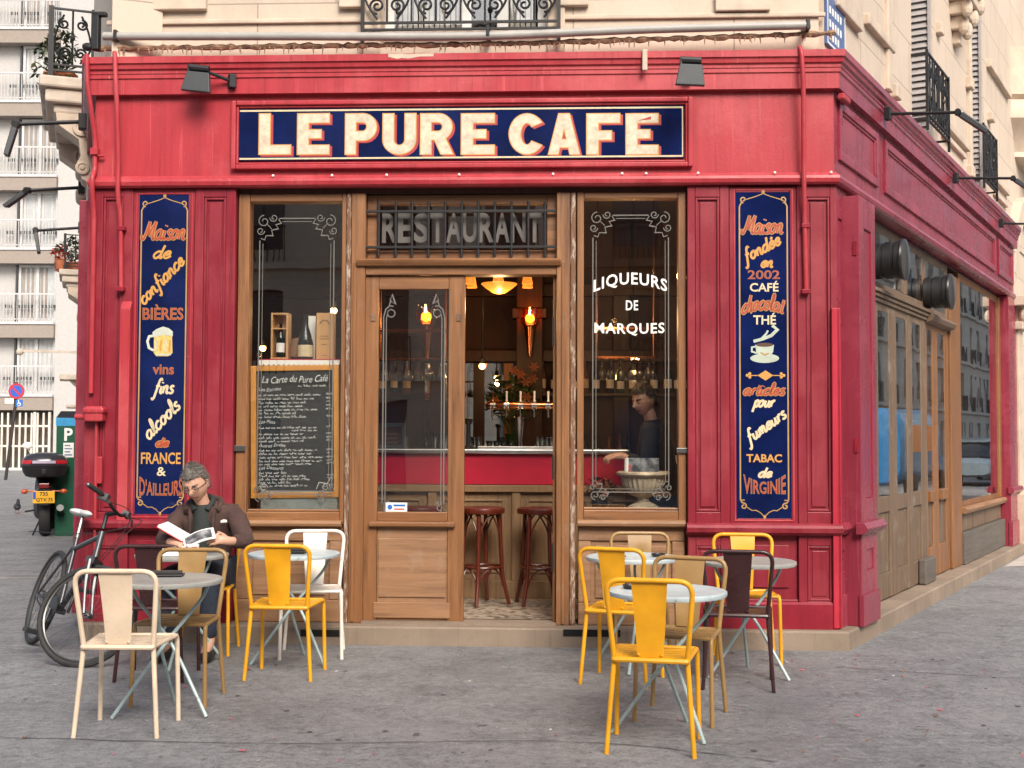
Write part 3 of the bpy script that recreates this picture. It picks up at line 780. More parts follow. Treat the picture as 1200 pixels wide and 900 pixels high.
part(e, 'etched_border', M['etch'], parent=DL)
a = MB(); r = rect(452, 589, 477, 599.5, -.09); a.box(r[0], r[1], y-.003, y, r[2], r[3], 0)
w_ = r[1]-r[0]; h_ = r[3]-r[2]
a.add([(r[0]+.03+.018*math.cos(2*PI*k/14), y-.0045, (r[2]+r[3])/2+.018*math.sin(2*PI*k/14)) for k in range(14)], [tuple(range(14))], 1)
a.box(r[0]+.055, r[1]-.012, y-.0045, y-.003, r[2]+h_*.58, r[2]+h_*.80, 1); a.box(r[0]+.06, r[1]-.02, y-.0045, y-.003, r[2]+h_*.2, r[2]+h_*.36, 2)
part(a, 'sticker', [M['paper'], plain('sticker blue', (.02, .12, .40), .5, bmp=0), plain('sticker red', (.5, .05, .05), .5, bmp=0)], parent=DL)
a = MB()
for px in (438, 538):
    r = rect(px-3, 368, px+2, 376, -.07); a.box(r[0], r[1], yd-.008, yd, r[2], r[3])
part(a, 'latch_plate', M['rusty'], parent=DL)
# door leaf folded open on the right, seen edge on
a = MB(); a.box(ux(648, -.1), ux(651.5, -.1), .10, .62, zb_, ztp); OD = part(a, 'door', M['wood_z'], bevel=.004)
OD['label'] = 'open timber door leaf folded inwards, seen edge on'
a = MB(); x = ux(647, -.1)
for z0, z1 in ((.5, .70), (1.15, 1.32), (2.1, 2.3)): a.box(x, x+.012, .09, .10, z0, z1)
part(a, 'hinge', M['iron'], parent=OD)
a = MB(); a.box(u0, u1, .0, .35, STEP, STEP+.016); part(a, 'threshold', M['step'])
# ---------------------------------------------------------------- side face to the right
sx = lambda px, w=0, y=450: sp(px, y, w)[0]
SEND = sp(1189, 400, .0)[0]                   # end of the shopfront
UEND = 30.0
a = MB()
# windows of the upper wall on the side: (px of left jamb, right jamb) at the picture row
uws = [(sx(1068, -UW, 50), sx(1093, -UW, 50)), (sx(1137, -UW, 110), sx(1152, -UW, 110))]
zsw = ZT+.02
xs = [.10]
for (p, q_) in uws: xs += [p, q_]
xs.append(UEND)
for i in range(0, len(xs), 2): a.box(xs[i], xs[i+1], UW, UW+.35, zs, TOPZ)
for (p, q_) in uws: a.box(p, q_, UW, UW+.35, zs, zsw); a.box(p, q_, UW, UW+.35, 7.9, TOPZ)
a.box(SEND+.02, UEND, UW+.02, UW+.4, 0, zs)
part(a, 'stone_wall', M['stone'], SF)
M['slat'] = plain('grey metal shutter', (.40, .365, .35), .5, var=.08)
for (p, q_) in uws:
    a = MB(); k = zsw+.02
    a.box(q_-.012, q_-.002, UW+.01, UW+.44, zsw, 7.88); a.box(q_-.045, q_-.013, UW+.012, UW+.04, zsw, 7.88); a.box(q_-.045, q_-.013, UW+.40, UW+.438, zsw, 7.88)
    while k < 7.8:                            # louvres of the shutter folded back into the reveal
        a.add([(q_-.014, UW+.041, k+.062), (q_-.014, UW+.399, k+.062), (q_-.040, UW+.399, k), (q_-.040, UW+.041, k), (q_-.014, UW+.041, k), (q_-.014, UW+.399, k)],
              [(0, 1, 2, 3), (3, 2, 5, 4), (0, 3, 4), (1, 5, 2)]); k += .066
    part(a, 'shutter', M['slat'], SF)
    a = MB(); a.box(p, q_, UW+.45, UW+.50, zsw, 7.9); a.box(p, p+.003, UW+.35, UW+.45, zsw, 7.9); a.box(q_-.001, q_+.1, UW+.35, UW+.5, zsw, 7.9); part(a, 'window_back', M['void'], SF)
    a = MB(); z0 = ZT-.02+.22
    railing(a, p-.02, q_+.02, z0, z0+.62, -.04, .010, 2)
    for x in (p-.02, q_+.02): a.box(x-.01, x+.01, -.04, UW, z0+.60, z0+.62); a.box(x-.01, x+.01, -.04, UW, z0, z0+.02)
    n = 9
    for i in range(1, n): a.tube([(p+(q_-p)*i/n, -.04, z0), (p+(q_-p)*i/n, -.04, z0+.6)], .007, 6)
    part(a, 'balcony_railing', M['iron'], SF)
a = MB()
def sbox(px0, py0, px1, py1, w0, w1):         # a raised stone block given by its picture corners on the side wall
    s0, z1 = sp(px0, py0, w1); s1, _ = sp(px1, py1, w1); _, z0 = sp(px0, py1 if px1 == px0 else py0+(py1-py0), w1)
    return s0, s1
# raised blocks, string courses and brackets on the side stone
for (s0, s1, z0, z1, t) in ((.35, 1.05, 4.62, 5.6, .05), (1.25, 2.15, 4.75, 4.84, .05), (1.95, 2.10, 4.40, 7.5, .035), (2.15, 2.32, 4.38, 4.5, .06),
                            (1.25, 2.12, 5.55, 5.68, .06)):
    a.box(s0, s1, UW-t, UW+.02, z0, z1)
p, q_ = uws[0]
a.box(q_+.15, uws[1][0]-.3, UW-.05, UW+.02, 4.62, 4.70); a.box(q_+.35, uws[1][0]-.5, UW-.04, UW+.02, 4.5, 4.56)
a.box(q_+.15, q_+.30, UW-.06, UW+.02, 5.5, 5.62); a.box(uws[1][0]-.22, uws[1][0]-.1, UW-.045, UW+.02, 4.3, 7.5)
a.box(uws[1][0]-.30, uws[1][0]-.12, UW-.07, UW+.02, 4.35, 4.48); a.box(uws[1][0]-.30, uws[1][0]-.12, UW-.07, UW+.02, 5.35, 5.48)
a.box(uws[1][1]+.25, uws[1][1]+1.7, UW-.05, UW+.02, 4.62, 4.70); a.box(uws[1][1]+.6, uws[1][1]+1.6, UW-.04, UW+.02, 4.45, 4.51)
a.box(uws[1][1]+.25, uws[1][1]+.45, UW-.07, UW+.02, 5.3, 5.4); a.box(uws[1][1]+.25, uws[1][1]+1.9, UW-.06, UW+.02, 5.95, 6.05)
part(a, 'stone_moulding', M['stone_p'], SF, bevel=.012)
# carved capital bracket between the two windows
a = MB(); cx = uws[1][0]-.95; cz = 5.75
for i, (hw, t, z0, z1) in enumerate(((.42, .30, .52, .62), (.34, .26, .42, .52), (.28, .22, .30, .42), (.22, .17, .16, .30), (.15, .12, .02, .16), (.08, .08, -.12, .02))):
    a.box(cx-hw, cx+hw, UW-t, UW+.02, cz+z0, cz+z1)
for s_ in (-1, 1):
    for k in range(3): a.sphere((cx+s_*(.10+.09*k), UW-.12-.05*k, cz+.06+.15*k), (.07, .06, .10), 10, 7)
part(a, 'carved_bracket', M['stone_p'], SF, bevel=.015)
# projecting rounded bay and arch at the far end
a = MB(); bs = SEND+.55
prof = [(1.25, 1.2), (1.25, .55), (1.18, .50), (1.28, .38), (1.28, .22), (1.10, .05), (.98, -.18), (1.0, -.25), (.80, -.30)]
a.lathe([(r_, z) for r_, z in prof][::-1], (bs+1.25, UW+.5, 5.55), 32)
part(a, 'corbelled_bay', M['stone_p'], SF, smooth=True)
a = MB(); ar = [(bs+.9+1.2*math.cos(t), 3.3+1.2*math.sin(t)) for t in [PI*k/16 for k in range(17)]]
for i in range(16):
    p_, q2 = ar[i], ar[i+1]
    o1 = (bs+.9+1.5*math.cos(PI*i/16), 3.3+1.5*math.sin(PI*i/16)); o2 = (bs+.9+1.5*math.cos(PI*(i+1)/16), 3.3+1.5*math.sin(PI*(i+1)/16))
    a.prism([p_, o1, o2, q2], UW-.12, UW+.015)
a.box(bs-.62, bs-.25, UW-.16, UW+.015, 0, 2.85); a.box(bs-.68, bs-.19, UW-.22, UW+.01, 2.85, 2.95); a.box(bs-.74, bs-.13, UW-.28, UW+.005, 3.15, 3.28)
a.box(bs-.58, bs-.29, UW-.19, UW+.01, 2.952, 3.148); a.box(bs-.70, bs-.17, UW-.24, UW+.005, 0, .75)
for k in range(3): a.sphere((bs-.58+.14*k, UW-.22, 3.04), (.06, .07, .09), 9, 6)
part(a, 'doorway_arch', M['stone_p'], SF, bevel=.01)

# red fascia with framed panels
a = MB(); a.box(.0, SEND, .0, .12, ZM0, ZT-.01); part(a, 'fascia', M['red_side'], SF)
part(mitre_profile(cor, .0, SEND, -MS_*0+(-MS_), 0), 'cornice', M['red_side'], SF)
part(mitre_profile(mol, .0, SEND, -MS_, 0), 'fascia_moulding', M['red_side'], SF)
part(mitre_profile(st, .0, SEND+.15, -MS_, 0), 'stone_step', M['step'], SF)
fz1 = ZCB-.05; fz0 = ZM1+.12
a = MB()
e1 = sx(1027, 0, 200); e2 = sx(1035.5, 0, 200); e3 = sx(1165, 0, 300); e4 = sx(1169, 0, 300)
for (p, q_) in ((.10, e1), (e2, e3), (e4, SEND-.15)):
    a.frame_rect(p, q_, fz0, fz1, .06, -.022, .002); a.frame_rect(p+.06, q_-.06, fz0+.06, fz1-.06, .02, -.012, .002)
part(a, 'fascia_panel', M['red_side'], SF, bevel=.006)
a = MB(); a.box(.02, .20, -.07, -.02, ZCB-.065, ZCB-.02); part(a, 'cable_box', M['red'], SF, bevel=.01)
# corner pilaster return, deep slit, second pilaster
def side_pilaster(s0, s1, w_, z1, mat):
    a = MB(); p0, p1 = s0+.28*(s1-s0), s1-.25*(s1-s0); f0 = -w_
    zt, zb2, lt, lb = z1-.22, 1.02, ZD0-.12, STEP+.38
    a.box(s0, p0, f0, .2, STEP, z1); a.box(p1, s1, f0, .2, STEP, z1)
    for (za, zb_) in ((zt, z1), (lt, zb2), (STEP, lb)): a.box(p0, p1, f0, .2, za, zb_)
    a.box(p0, p1, f0+.012, .2, zb2, zt); a.box(p0, p1, f0+.012, .2, lb, lt)
    o = part(a, 'pilaster', M[mat], SF, bevel=.006)
    b = MB()
    b.profile([(f0+.03, ZD0), (f0-.03, ZD0), (f0-.06, (ZD0+ZD1)/2), (f0-.03, ZD1), (f0+.03, ZD1)], s0-.05 if w_ else s0, s1+.06)
    b.box(s0-.012 if w_ else s0, s1+.012, f0-.015, f0+.02, STEP, STEP+.22)
    part(b, 'base_moulding', M[mat], parent=o, bevel=.004)
k0 = .0; k1 = sx(993.5, 0, 450)
side_pilaster(k0+.004, k1, 0, ZM0-.006, 'red_side')
k2 = sx(1008.5, .12, 450); k3 = sx(1027, .12, 450)
side_pilaster(k2, k3, .12, fp(830, 222)[1]-.02, 'red_side')
a = MB(); a.box(k1, k2+.03, .06, .2, STEP, ZM0-.006); part(a, 'slit_back', plain('dark violet gap', (.02, .008, .02), .8), SF)
a = MB(); a.box(k1+.002, k2, .02, .06, STEP, ZD1+.02); part(a, 'slit_base', M['red_dark'], SF)
a = MB()
for z in (1.35, 2.75): a.box(k2-.008, k2-.0, -.10, -.075, z, z+.10)
part(a, 'shutter_hinge', M['red_dark'], SF)
a = MB(); k4 = sx(1180, 0, 450)
a.box(k4, SEND, -.03, .2, STEP, ZM0-.006); a.profile([(0, ZD0), (-.06, ZD0), (-.08, (ZD0+ZD1)/2), (-.06, ZD1), (0, ZD1)], k4-.03, SEND+.06); a.box(k4-.01, SEND+.01, -.05, 0, STEP, STEP+.30)
part(a, 'pilaster', M['red_side'], SF, bevel=.006)
# timber screen: folding door with three narrow panes, pair of door leaves, wide window
GD = .08
z_tr1 = sp(1040, 282, -GD)[1]; z_tr0 = sp(1030, 340, -GD)[1]; z_tr0b = z_tr0-.10
zp1 = sp(1036, 366, -GD)[1]; zp0 = sp(1036, 582, -GD)[1]
def col(px0, px1, y=480): return sx(px0, -GD, y), sx(px1, -GD, y)
f0, f1 = k3+.002, sx(1085.5, -GD, 480); d1 = sx(1113, -GD, 480); e1 = sx(1124.5, -GD, 480)
a = MB(); panes = [col(1029.5, 1042.5), col(1051, 1063), col(1069.5, 1079.5)]
xs = [f0]; 
for p in panes: xs += list(p)
xs.append(f1)
for i in range(0, 8, 2): a.box(xs[i], xs[i+1], GD, GD+.06, STEP+.01, z_tr0b)
b = MB(); c = MB()
for p, q_ in panes:
    a.box(p+.001, q_-.001, GD+.003, GD+.057, zp1, z_tr0b); a.box(p+.001, q_-.001, GD+.003, GD+.057, zp0-.13, zp0)
    a.box(p+.001, q_-.001, GD+.003, GD+.057, STEP+.012, STEP+.22)
    c.box(p+.001, q_-.001, GD+.02, GD+.05, STEP+.221, zp0-.131)
    b.box(p+.001, q_-.001, GD+.004, GD+.009, zp0+.001, zp1-.001)
FD = part(a, 'folding_door', M['wood_grey'], SF, bevel=.006); part(c, 'panel', M['wood_grey'], parent=FD, bevel=.004); part(b, 'pane', M['glass'], parent=FD)
a = MB(); a.box(sx(1076, -GD, 660), sx(1088, -GD, 660), GD-.07, GD-.002, STEP+.004, .36); part(a, 'foot_block', M['kick'], SF, bevel=.012)
# pair of leaves
a = MB(); panes = [col(1088, 1094), col(1100.5, 1108.5)]
xs = [f1+.004]
for p in panes: xs += list(p)
xs.append(d1)
zpd1 = sp(1104, 392, -GD)[1]
for i in range(0, 6, 2): a.box(xs[i], xs[i+1], GD+.01, GD+.06, STEP+.01, z_tr0b-.02)
b = MB(); c = MB()
for p, q_ in panes:
    a.box(p+.001, q_-.001, GD+.013, GD+.057, zpd1, z_tr0b-.02); a.box(p+.001, q_-.001, GD-.02, GD+.057, zp0-.12, zp0-.02)
    a.box(p+.001, q_-.001, GD+.005, GD+.057, STEP+.012, STEP+.30)
    c.box(p+.001, q_-.001, GD+.025, GD+.05, STEP+.301, zp0-.121); b.box(p+.001, q_-.001, GD+.014, GD+.019, zp0-.019, zpd1-.001)
SDR = part(a, 'door', M['wood_z'], SF, bevel=.006); SDR['label'] = 'brown timber side door with two narrow panes'; part(c, 'panel', M['wood_grey'], parent=SDR, bevel=.004); part(b, 'pane', M['glass'], parent=SDR)
a = MB(); a.box(d1+.002, e1, GD-.015, GD+.10, STEP+.005, ZM0-.10); part(a, 'post', M['wood_z'], SF, bevel=.008)
# transoms above both doors, with a moulded rail
TP = MB(); TP.frame_rect(f0, f1-.002, z_tr0, z_tr1+.10, .07, GD+.01, GD+.07); xm1 = sx(1058, -GD, 320); xm2 = sx(1065, -GD, 330)
TP.box(xm1, xm2, GD+.012, GD+.07, z_tr0+.07, z_tr1+.03); TP.frame_rect(f1+.002, d1, z_tr0-.02, z_tr1+.10, .07, GD+.01, GD+.07)
TP = part(TP, 'transom_window', M['wood_grey'], SF, bevel=.006)
a = MB(); a.box(f0+.07, xm1-.001, GD+.013, GD+.018, z_tr0+.07, z_tr1+.03); a.box(xm2+.001, f1-.073, GD+.013, GD+.018, z_tr0+.07, z_tr1+.03); a.box(f1+.073, d1-.071, GD+.013, GD+.018, z_tr0+.051, z_tr1+.029); part(a, 'pane', M['glass'], parent=TP)
a = MB()
for k in range(3): a.box(f0+.001, f1-.003, GD-.02-.018*k, GD+.06, z_tr0b+.033*k, z_tr0b+.033*(k+1)-.004)
a.profile([(GD+.06, z_tr0-.13), (GD-.06, z_tr0-.10), (GD-.08, z_tr0-.06), (GD-.06, z_tr0-.03), (GD+.06, z_tr0-.022)], f1+.004, d1)
part(a, 'rail', M['wood_grey'], parent=TP, bevel=.004)
a = MB(); a.box(k3, k4, GD+.02, GD+.2, z_tr1+.10, ZM0-.006); part(a, 'soffit_board', M['dark_wood'], SF)
# wide window
w1 = sx(1176, -GD, 450); g0, g1 = col(1126.5, 1170.5); zw0 = sp(1150, 582, -GD)[1]; zw1 = z_tr1+.02
a = MB(); a.box(e1+.002, g0, GD, GD+.08, zw0-.06, zw1+.08); a.box(g1, w1, GD-.01, GD+.08, zw0-.06, zw1+.08)
a.box(g0+.001, g1-.001, GD+.003, GD+.077, zw1, zw1+.08); a.box(g0+.001, g1-.001, GD+.003, GD+.077, zw0-.06, zw0)
SW = part(a, 'display_window', M['wood_z'], SF, bevel=.006); SW['label'] = 'wide side window reflecting the street'
a = MB(); a.profile([(GD+.06, zw0-.13), (GD-.05, zw0-.13), (GD-.07, zw0-.09), (GD-.05, zw0-.062), (GD+.06, zw0-.062)], e1+.01, w1)
part(a, 'sill', M['wood_palex'], parent=SW, bevel=.004)
a = MB(); a.box(g0+.001, g1-.001, GD+.006, GD+.012, zw0+.001, zw1-.001); part(a, 'pane', M['glass'], parent=SW)
a = MB(); n = 4
for k in range(n):
    p = e1+.03+(w1-e1-.04)*k/n; a.box(p, p+(w1-e1-.04)/n-.02, GD+.01, GD+.06, STEP+.34, zw0-.131)
part(a, 'panel', M['wood_grey'], parent=SW, bevel=.006)
a = MB(); a.box(e1+.01, w1, GD-.04, GD+.08, STEP+.004, STEP+.335); part(a, 'kick_board', M['kick'], parent=SW, bevel=.008)
a = MB(); a.box(w1+.003, k4, GD+.05, GD+.12, STEP, ZM0-.01); part(a, 'slit_back', M['void'], SF)

# ---------------------------------------------------------------- side face to the left, seen edge on
LEND = 9.0
a = MB(); a.box(-.0, LEND, .0, .12, STEP*0, ZM0); part(a, 'side_panelling', M['red_dark'], LF)
a = MB(); a.box(.0, LEND, .0, .12, ZM0+.002, ZT-.01); part(a, 'fascia', M['red_side'], LF)
def flip(prof): return [(p[0], p[1]) for p in prof]
part(mitre_profile(flip(cor), .0, LEND, -LS_, 0), 'cornice', M['red_side'], LF)
part(mitre_profile(flip(mol), .0, LEND, -LS_, 0), 'fascia_moulding', M['red_side'], LF)
part(mitre_profile([(-.05, 0), (-.05, STEP), (.1, STEP), (.1, 0)], .0, LEND, -LS_, 0), 'stone_step', M['step'], LF)
a = MB()
for k in range(5):
    a.box(.45+1.7*k, .80+1.7*k, -.10, .0, STEP, ZM0-.01)
part(a, 'pilaster', M['red_side'], LF, bevel=.006)
a = MB(); a.box(.03, .448, -.012, -.001, STEP, ZM0-.01); part(a, 'slit_back', M['void'], LF)
a = MB(); a.box(-.10, 24, UW, UW+.35, zs, 12); a.box(LEND+.05, 24, UW-.06, UW+.35, 0, zs); part(a, 'stone_wall', M['stone'], LF)
M['stone_b'] = plain('pale balcony stone', (.52, .44, .36), .85, var=.2, vs=4, bmp=.3)
def stone_balcony(px, py_slab, py_top, depth, half, wfl, scroll=True):
    """balcony on the left face: slab on a scrolled console, with an iron railing"""
    s, z = lp(px, py_slab, 0)
    return s, z
def balcony(s, z, depth, half, rail_h, console=True):
    a = MB()
    for (t, d_, z0, z1) in ((.0, depth, -.10, .0), (.04, depth-.05, -.22, -.10), (.10, depth-.12, -.30, -.22)):
        a.box(s-half+t, s+half-t, -d_, UW+.02, z+z0, z+z1)
    o = part(a, 'balcony', M['stone_b'], LF, bevel=.02)
    if console:
        b = MB()
        for off in (-half+.25, half-.25):
            pr = [(-.02, z-.40)]
            b2 = [(UW, z-.30), (-depth+.14, z-.30), (-depth+.15, z-.40), (-.12, z-.52), (-.10, z-.66), (-.13, z-.72), (-.09, z-.86), (UW, z-.98)]
            b.profile(b2, s+off-.16, s+off+.16)
            for (yy, zz, rr) in ((-.10, z-.42, .075), (-.085, z-.77, .06)):
                b.M = T(s+off, yy, zz) @ Matrix.Rotation(PI/2, 4, 'Y'); b.lathe([(rr*.3, -.19), (rr*.35, -.175), (rr*.55, -.175), (rr*.6, -.185), (rr, -.18), (rr, .18)], (0, 0, 0), 20); b.M = Matrix.Identity(4)
        part(b, 'console', M['stone_p'], parent=o, bevel=.012)
    r_ = MB()
    railing(r_, s-half+.06, s+half-.06, z+.06, z+rail_h, -depth+.08, .010, 3)
    # return of the railing facing the camera: turn the pattern through a right angle
    r2 = MB(); railing(r2, 0, depth-.12, z+.06, z+rail_h, 0, .010, 1)
    r2.M = Matrix.Identity(4)
    Mt = T(s-half+.06, -depth+.10, 0) @ Matrix.Rotation(PI/2, 4, 'Z')
    r_.add([Mt @ v for v in r2.v], r2.f)
    part(r_, 'railing', M['iron'], parent=o)
    return o
b1z = ZT+.38
balcony(2.7, b1z, .45, .85, .60)
# drooping plant on that balcony
def leaf_cloud(mb, c, r, n, size, rnd, mi=(0, 1)):
    for i in range(n):
        while True:
            p = Vector((rnd.uniform(-1, 1), rnd.uniform(-1, 1), rnd.uniform(-1, 1)))
            if p.length < 1: break
        p = Vector((c[0]+p.x*r[0], c[1]+p.y*r[1], c[2]+p.z*r[2])); s = size*rnd.uniform(.6, 1.3)
        d = Vector((rnd.uniform(-1, 1), rnd.uniform(-1, 1), rnd.uniform(-.8, .6))).normalized(); q = d.cross(Vector((rnd.uniform(-1, 1), .3, 1))).normalized()
        mb.add([p-d*s, p+q*s*.45, p+d*s, p-q*s*.45], [(0, 1, 2, 3)], rnd.choice(mi))
M['leaf'] = plain('leaf green', (.045, .085, .025), .6, var=.4, bmp=0); M['leaf2'] = plain('dry leaf green', (.10, .11, .045), .6, var=.4, bmp=0)
M['terracotta'] = plain('terracotta', (.42, .13, .06), .8); M['flower'] = plain('red flower', (.5, .06, .04), .6, bmp=0)
def potted(name, label, wpos, pot, cloud, n, size, mats, cat='plant', seed=1):
    t = thing(name, label, cat, loc=wpos); a = MB(); rnd = random.Random(seed)
    if pot[0] == 'box': a.box(-pot[1], pot[1], -pot[2], pot[2], 0, pot[3]); a.box(-pot[1]-.01, pot[1]+.01, -pot[2]-.01, pot[2]+.01, pot[3]-.03, pot[3]+.004)
    else: a.lathe([(pot[1]*.7, 0), (pot[1], pot[3]), (pot[1]*1.08, pot[3]), (pot[1]*1.08, pot[3]+.02), (pot[1]*.9, pot[3]+.02)], (0, 0, 0), 16)
    a.build('pot', M['terracotta'], t, bevel=.004)
    a = MB()
    for c, r, k in cloud: leaf_cloud(a, c, r, int(n*k), size, rnd, tuple(range(len(mats))))
    for k in range(14):
        x, y = rnd.uniform(-.06, .06), rnd.uniform(-.06, .06)
        c = rnd.choice(cloud)[0]; a.tube(smooth_path([(x*.5, y*.5, pot[3]*.8), (x*1.5+c[0]*.4, y+c[1]*.4, (pot[3]+c[2])/2+.05), (c[0]+x, c[1]+y, c[2])], 4), .004, 5, mi=0)
    a.build('foliage', mats, t)
    return t
pp = LFW @ Vector((2.05, -.28, b1z))
potted('potted_plant', 'trailing green plant behind the scrolled iron balcony railing, upper left', pp, ('box', .12, .06, .07),
       [((0, 0, .30), (.16, .12, .20), 1), ((-.05, -.05, .10), (.18, .10, .28), 1)], 150, .035, [M['leaf'], M['leaf2']])
s2 = lp(88, 330, 0)[0]
b2s, b2z = 13.6, ZT-.90
b2y = (LFW @ Vector((b2s, 0, 0))).y
b2z = at_y(70, 318, b2y-.3)[2]
balcony(b2s, b2z, .44, .55, .60)
potted('potted_plant', 'green shrub in a terracotta trough on the lower far-left balcony', LFW @ Vector((b2s-.2, -.24, b2z)), ('box', .26, .10, .16),
       [((0, 0, .38), (.26, .16, .26), 1)], 170, .05, [M['leaf'], M['leaf2']], seed=4)
potted('flower_pot', 'red flowers on the outer edge of the lower far-left balcony', LFW @ Vector((b2s-.45, -.42, b2z+.0)), ('round', .09, .09, .16),
       [((0, 0, .28), (.16, .14, .14), 1)], 90, .05, [M['flower'], M['flower'], M['leaf']], 'flowers', seed=6)
b3y = (LFW @ Vector((20.5, 0, 0))).y
b3z = at_y(80, 440, b3y)[2]
a = MB(); a.box(20, 21, -.5, UW, b3z-.12, b3z); a.profile([(UW, b3z-.5), (-.3, b3z-.12), (UW, b3z-.12)], 20.2, 20.8); a.box(20.0, 21, -.35, UW, b3z-.75, b3z-.68); part(a, 'stone_bracket', M['stone_b'], LF, bevel=.02)
a = MB(); a.box(20.4, 20.45, -1.35, 0, b3z+.50, b3z+.55); a.sphere((20.42, -1.35, b3z+.50), .08, 8, 6); part(a, 'flagpole_arm', M['stone_b'], LF)

# ---------------------------------------------------------------- the room behind the glass
RD = 3.75                                   # depth of the bar's back wall
RH = 3.62
xr = lambda y: FL + y*(S.dot(U)/S.dot(V)) - .35
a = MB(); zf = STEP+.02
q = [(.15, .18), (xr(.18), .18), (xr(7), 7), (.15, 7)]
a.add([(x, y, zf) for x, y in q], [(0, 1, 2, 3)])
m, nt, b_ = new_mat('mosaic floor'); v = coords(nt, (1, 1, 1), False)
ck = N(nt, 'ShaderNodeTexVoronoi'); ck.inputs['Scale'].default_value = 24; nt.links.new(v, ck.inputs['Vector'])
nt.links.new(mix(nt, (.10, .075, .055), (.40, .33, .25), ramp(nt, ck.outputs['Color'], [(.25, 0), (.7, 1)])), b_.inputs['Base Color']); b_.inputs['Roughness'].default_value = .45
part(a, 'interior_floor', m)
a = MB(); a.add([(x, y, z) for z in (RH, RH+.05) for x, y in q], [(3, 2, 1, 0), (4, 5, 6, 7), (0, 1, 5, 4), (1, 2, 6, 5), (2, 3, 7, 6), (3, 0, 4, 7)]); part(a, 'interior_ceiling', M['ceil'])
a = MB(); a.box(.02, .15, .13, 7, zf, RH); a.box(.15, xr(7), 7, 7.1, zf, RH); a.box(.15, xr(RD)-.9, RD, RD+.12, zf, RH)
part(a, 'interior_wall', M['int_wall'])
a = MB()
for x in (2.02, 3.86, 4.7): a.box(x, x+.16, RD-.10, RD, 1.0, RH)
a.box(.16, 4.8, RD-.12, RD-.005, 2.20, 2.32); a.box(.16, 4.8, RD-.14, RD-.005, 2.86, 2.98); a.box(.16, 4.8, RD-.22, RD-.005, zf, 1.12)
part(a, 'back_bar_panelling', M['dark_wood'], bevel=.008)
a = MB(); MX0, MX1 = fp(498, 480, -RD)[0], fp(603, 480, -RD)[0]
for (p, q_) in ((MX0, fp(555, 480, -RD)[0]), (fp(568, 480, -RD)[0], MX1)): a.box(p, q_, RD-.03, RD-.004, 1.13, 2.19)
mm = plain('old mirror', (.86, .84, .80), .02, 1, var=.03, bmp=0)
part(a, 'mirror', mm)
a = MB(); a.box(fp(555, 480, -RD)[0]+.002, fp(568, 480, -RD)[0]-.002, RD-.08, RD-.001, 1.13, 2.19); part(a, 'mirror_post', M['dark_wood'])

# ---------------------------------------------------------------- signs
SIGNM = [M['blue'], M['cream'], M['gold'], M['rust_l'], M['orange']]
def arcp(cx, cz, r, a0, a1, n=12, rz=None):
    rz = rz or r
    return [(cx+r*math.cos(a0+(a1-a0)*k/n), cz+rz*math.sin(a0+(a1-a0)*k/n)) for k in range(n+1)]
def letters():
    t = .25; th = .215; Lr = {}
    w = .74; Lr['L'] = (w, [[(0, 0), (w, 0), (w, th), (t, th), (t, 1), (0, 1)]])
    e = [(0, 0), (w, 0), (w, th), (t, th), (t, .40), (.55, .40), (.55, .60), (t, .60), (t, 1-th), (w, 1-th), (w, 1), (0, 1)]
    Lr['E'] = (w, [e])
    Lr['F'] = (w, [[(0, 0), (t, 0), (t, .36), (.55, .36), (.55, .57), (t, .57), (t, 1-th), (w, 1-th), (w, 1), (0, 1)]])
    pb = [(0, 0), (t, 0), (t, .34), (.44, .34)]+arcp(.44, .67, .33, -PI/2, PI/2)[1:-1]+[(.44, 1), (0, 1)]
    ph = [(t, .56), (t, .80), (.42, .80)]+arcp(.42, .68, .12, PI/2, -PI/2, 8)[1:-1]+[(.42, .56)]
    Lr['P'] = (.77, [pb, ph])
    rb = [(0, 0), (t, 0), (t, .36), (.34, .36), (.50, 0), (.78, 0), (.60, .39)]+arcp(.44, .68, .32, -PI*.30, PI/2)[1:-1]+[(.44, 1), (0, 1)]
    Lr['R'] = (.78, [rb, ph])
    u = [(0, 1), (0, .36)]+arcp(.39, .36, .39, PI, 2*PI, 16, .36)[1:-1]+[(.78, .36), (.78, 1), (.53, 1), (.53, .36)]+arcp(.39, .36, .14, 0, -PI, 12, .15)[1:-1]+[(.25, .36), (.25, 1)]
    Lr['U'] = (.78, [u])
    c = arcp(.40, .5, .40, R(35), R(325), 26, .5)+arcp(.40, .5, .15, R(318), R(42), 20, .28)
    Lr['C'] = (.76, [c])
    a_ = [(0, 0), (.25, 0), (.29, .17), (.53, .17), (.57, 0), (.82, 0), (.55, 1), (.27, 1)]
    Lr['A'] = (.82, [a_, [(.335, .36), (.485, .36), (.41, .68)]])
    return Lr
LETT = letters()
t = thing('name_sign', 'long dark blue sign reading LE PURE CAFÉ in big cream capitals above the entrance', 'sign', F)
x0, x1, z0, z1 = rect(280, 126, 801.5, 186.5, .02)
a = MB(); a.box(x0, x1, -.020, -.004, z0, z1); a.build('board', M['blue'], t)
a = MB(); fr = rect(271, 116, 812, 197, .03)
a.frame_rect(fr[0], fr[1], fr[2], fr[3], .035, -.045, -.002); a.frame_rect(fr[0]+.035, fr[1]-.035, fr[2]+.035, fr[3]-.035, x0-fr[0]-.036, -.030, -.002)
a.build('frame', M['red'], t, bevel=.010, seg=3)
a = MB(); wd = .012
for zz in (z0+.012, z1-.012): a.box(x0+.006, x1-.006, -.0225, -.0205, zz-wd/2, zz+wd/2)
a.box(x1-.014, x1-.006, -.0225, -.0205, z0+.02, z1-.02); a.build('border_line', M['cream'], t)
a = MB()
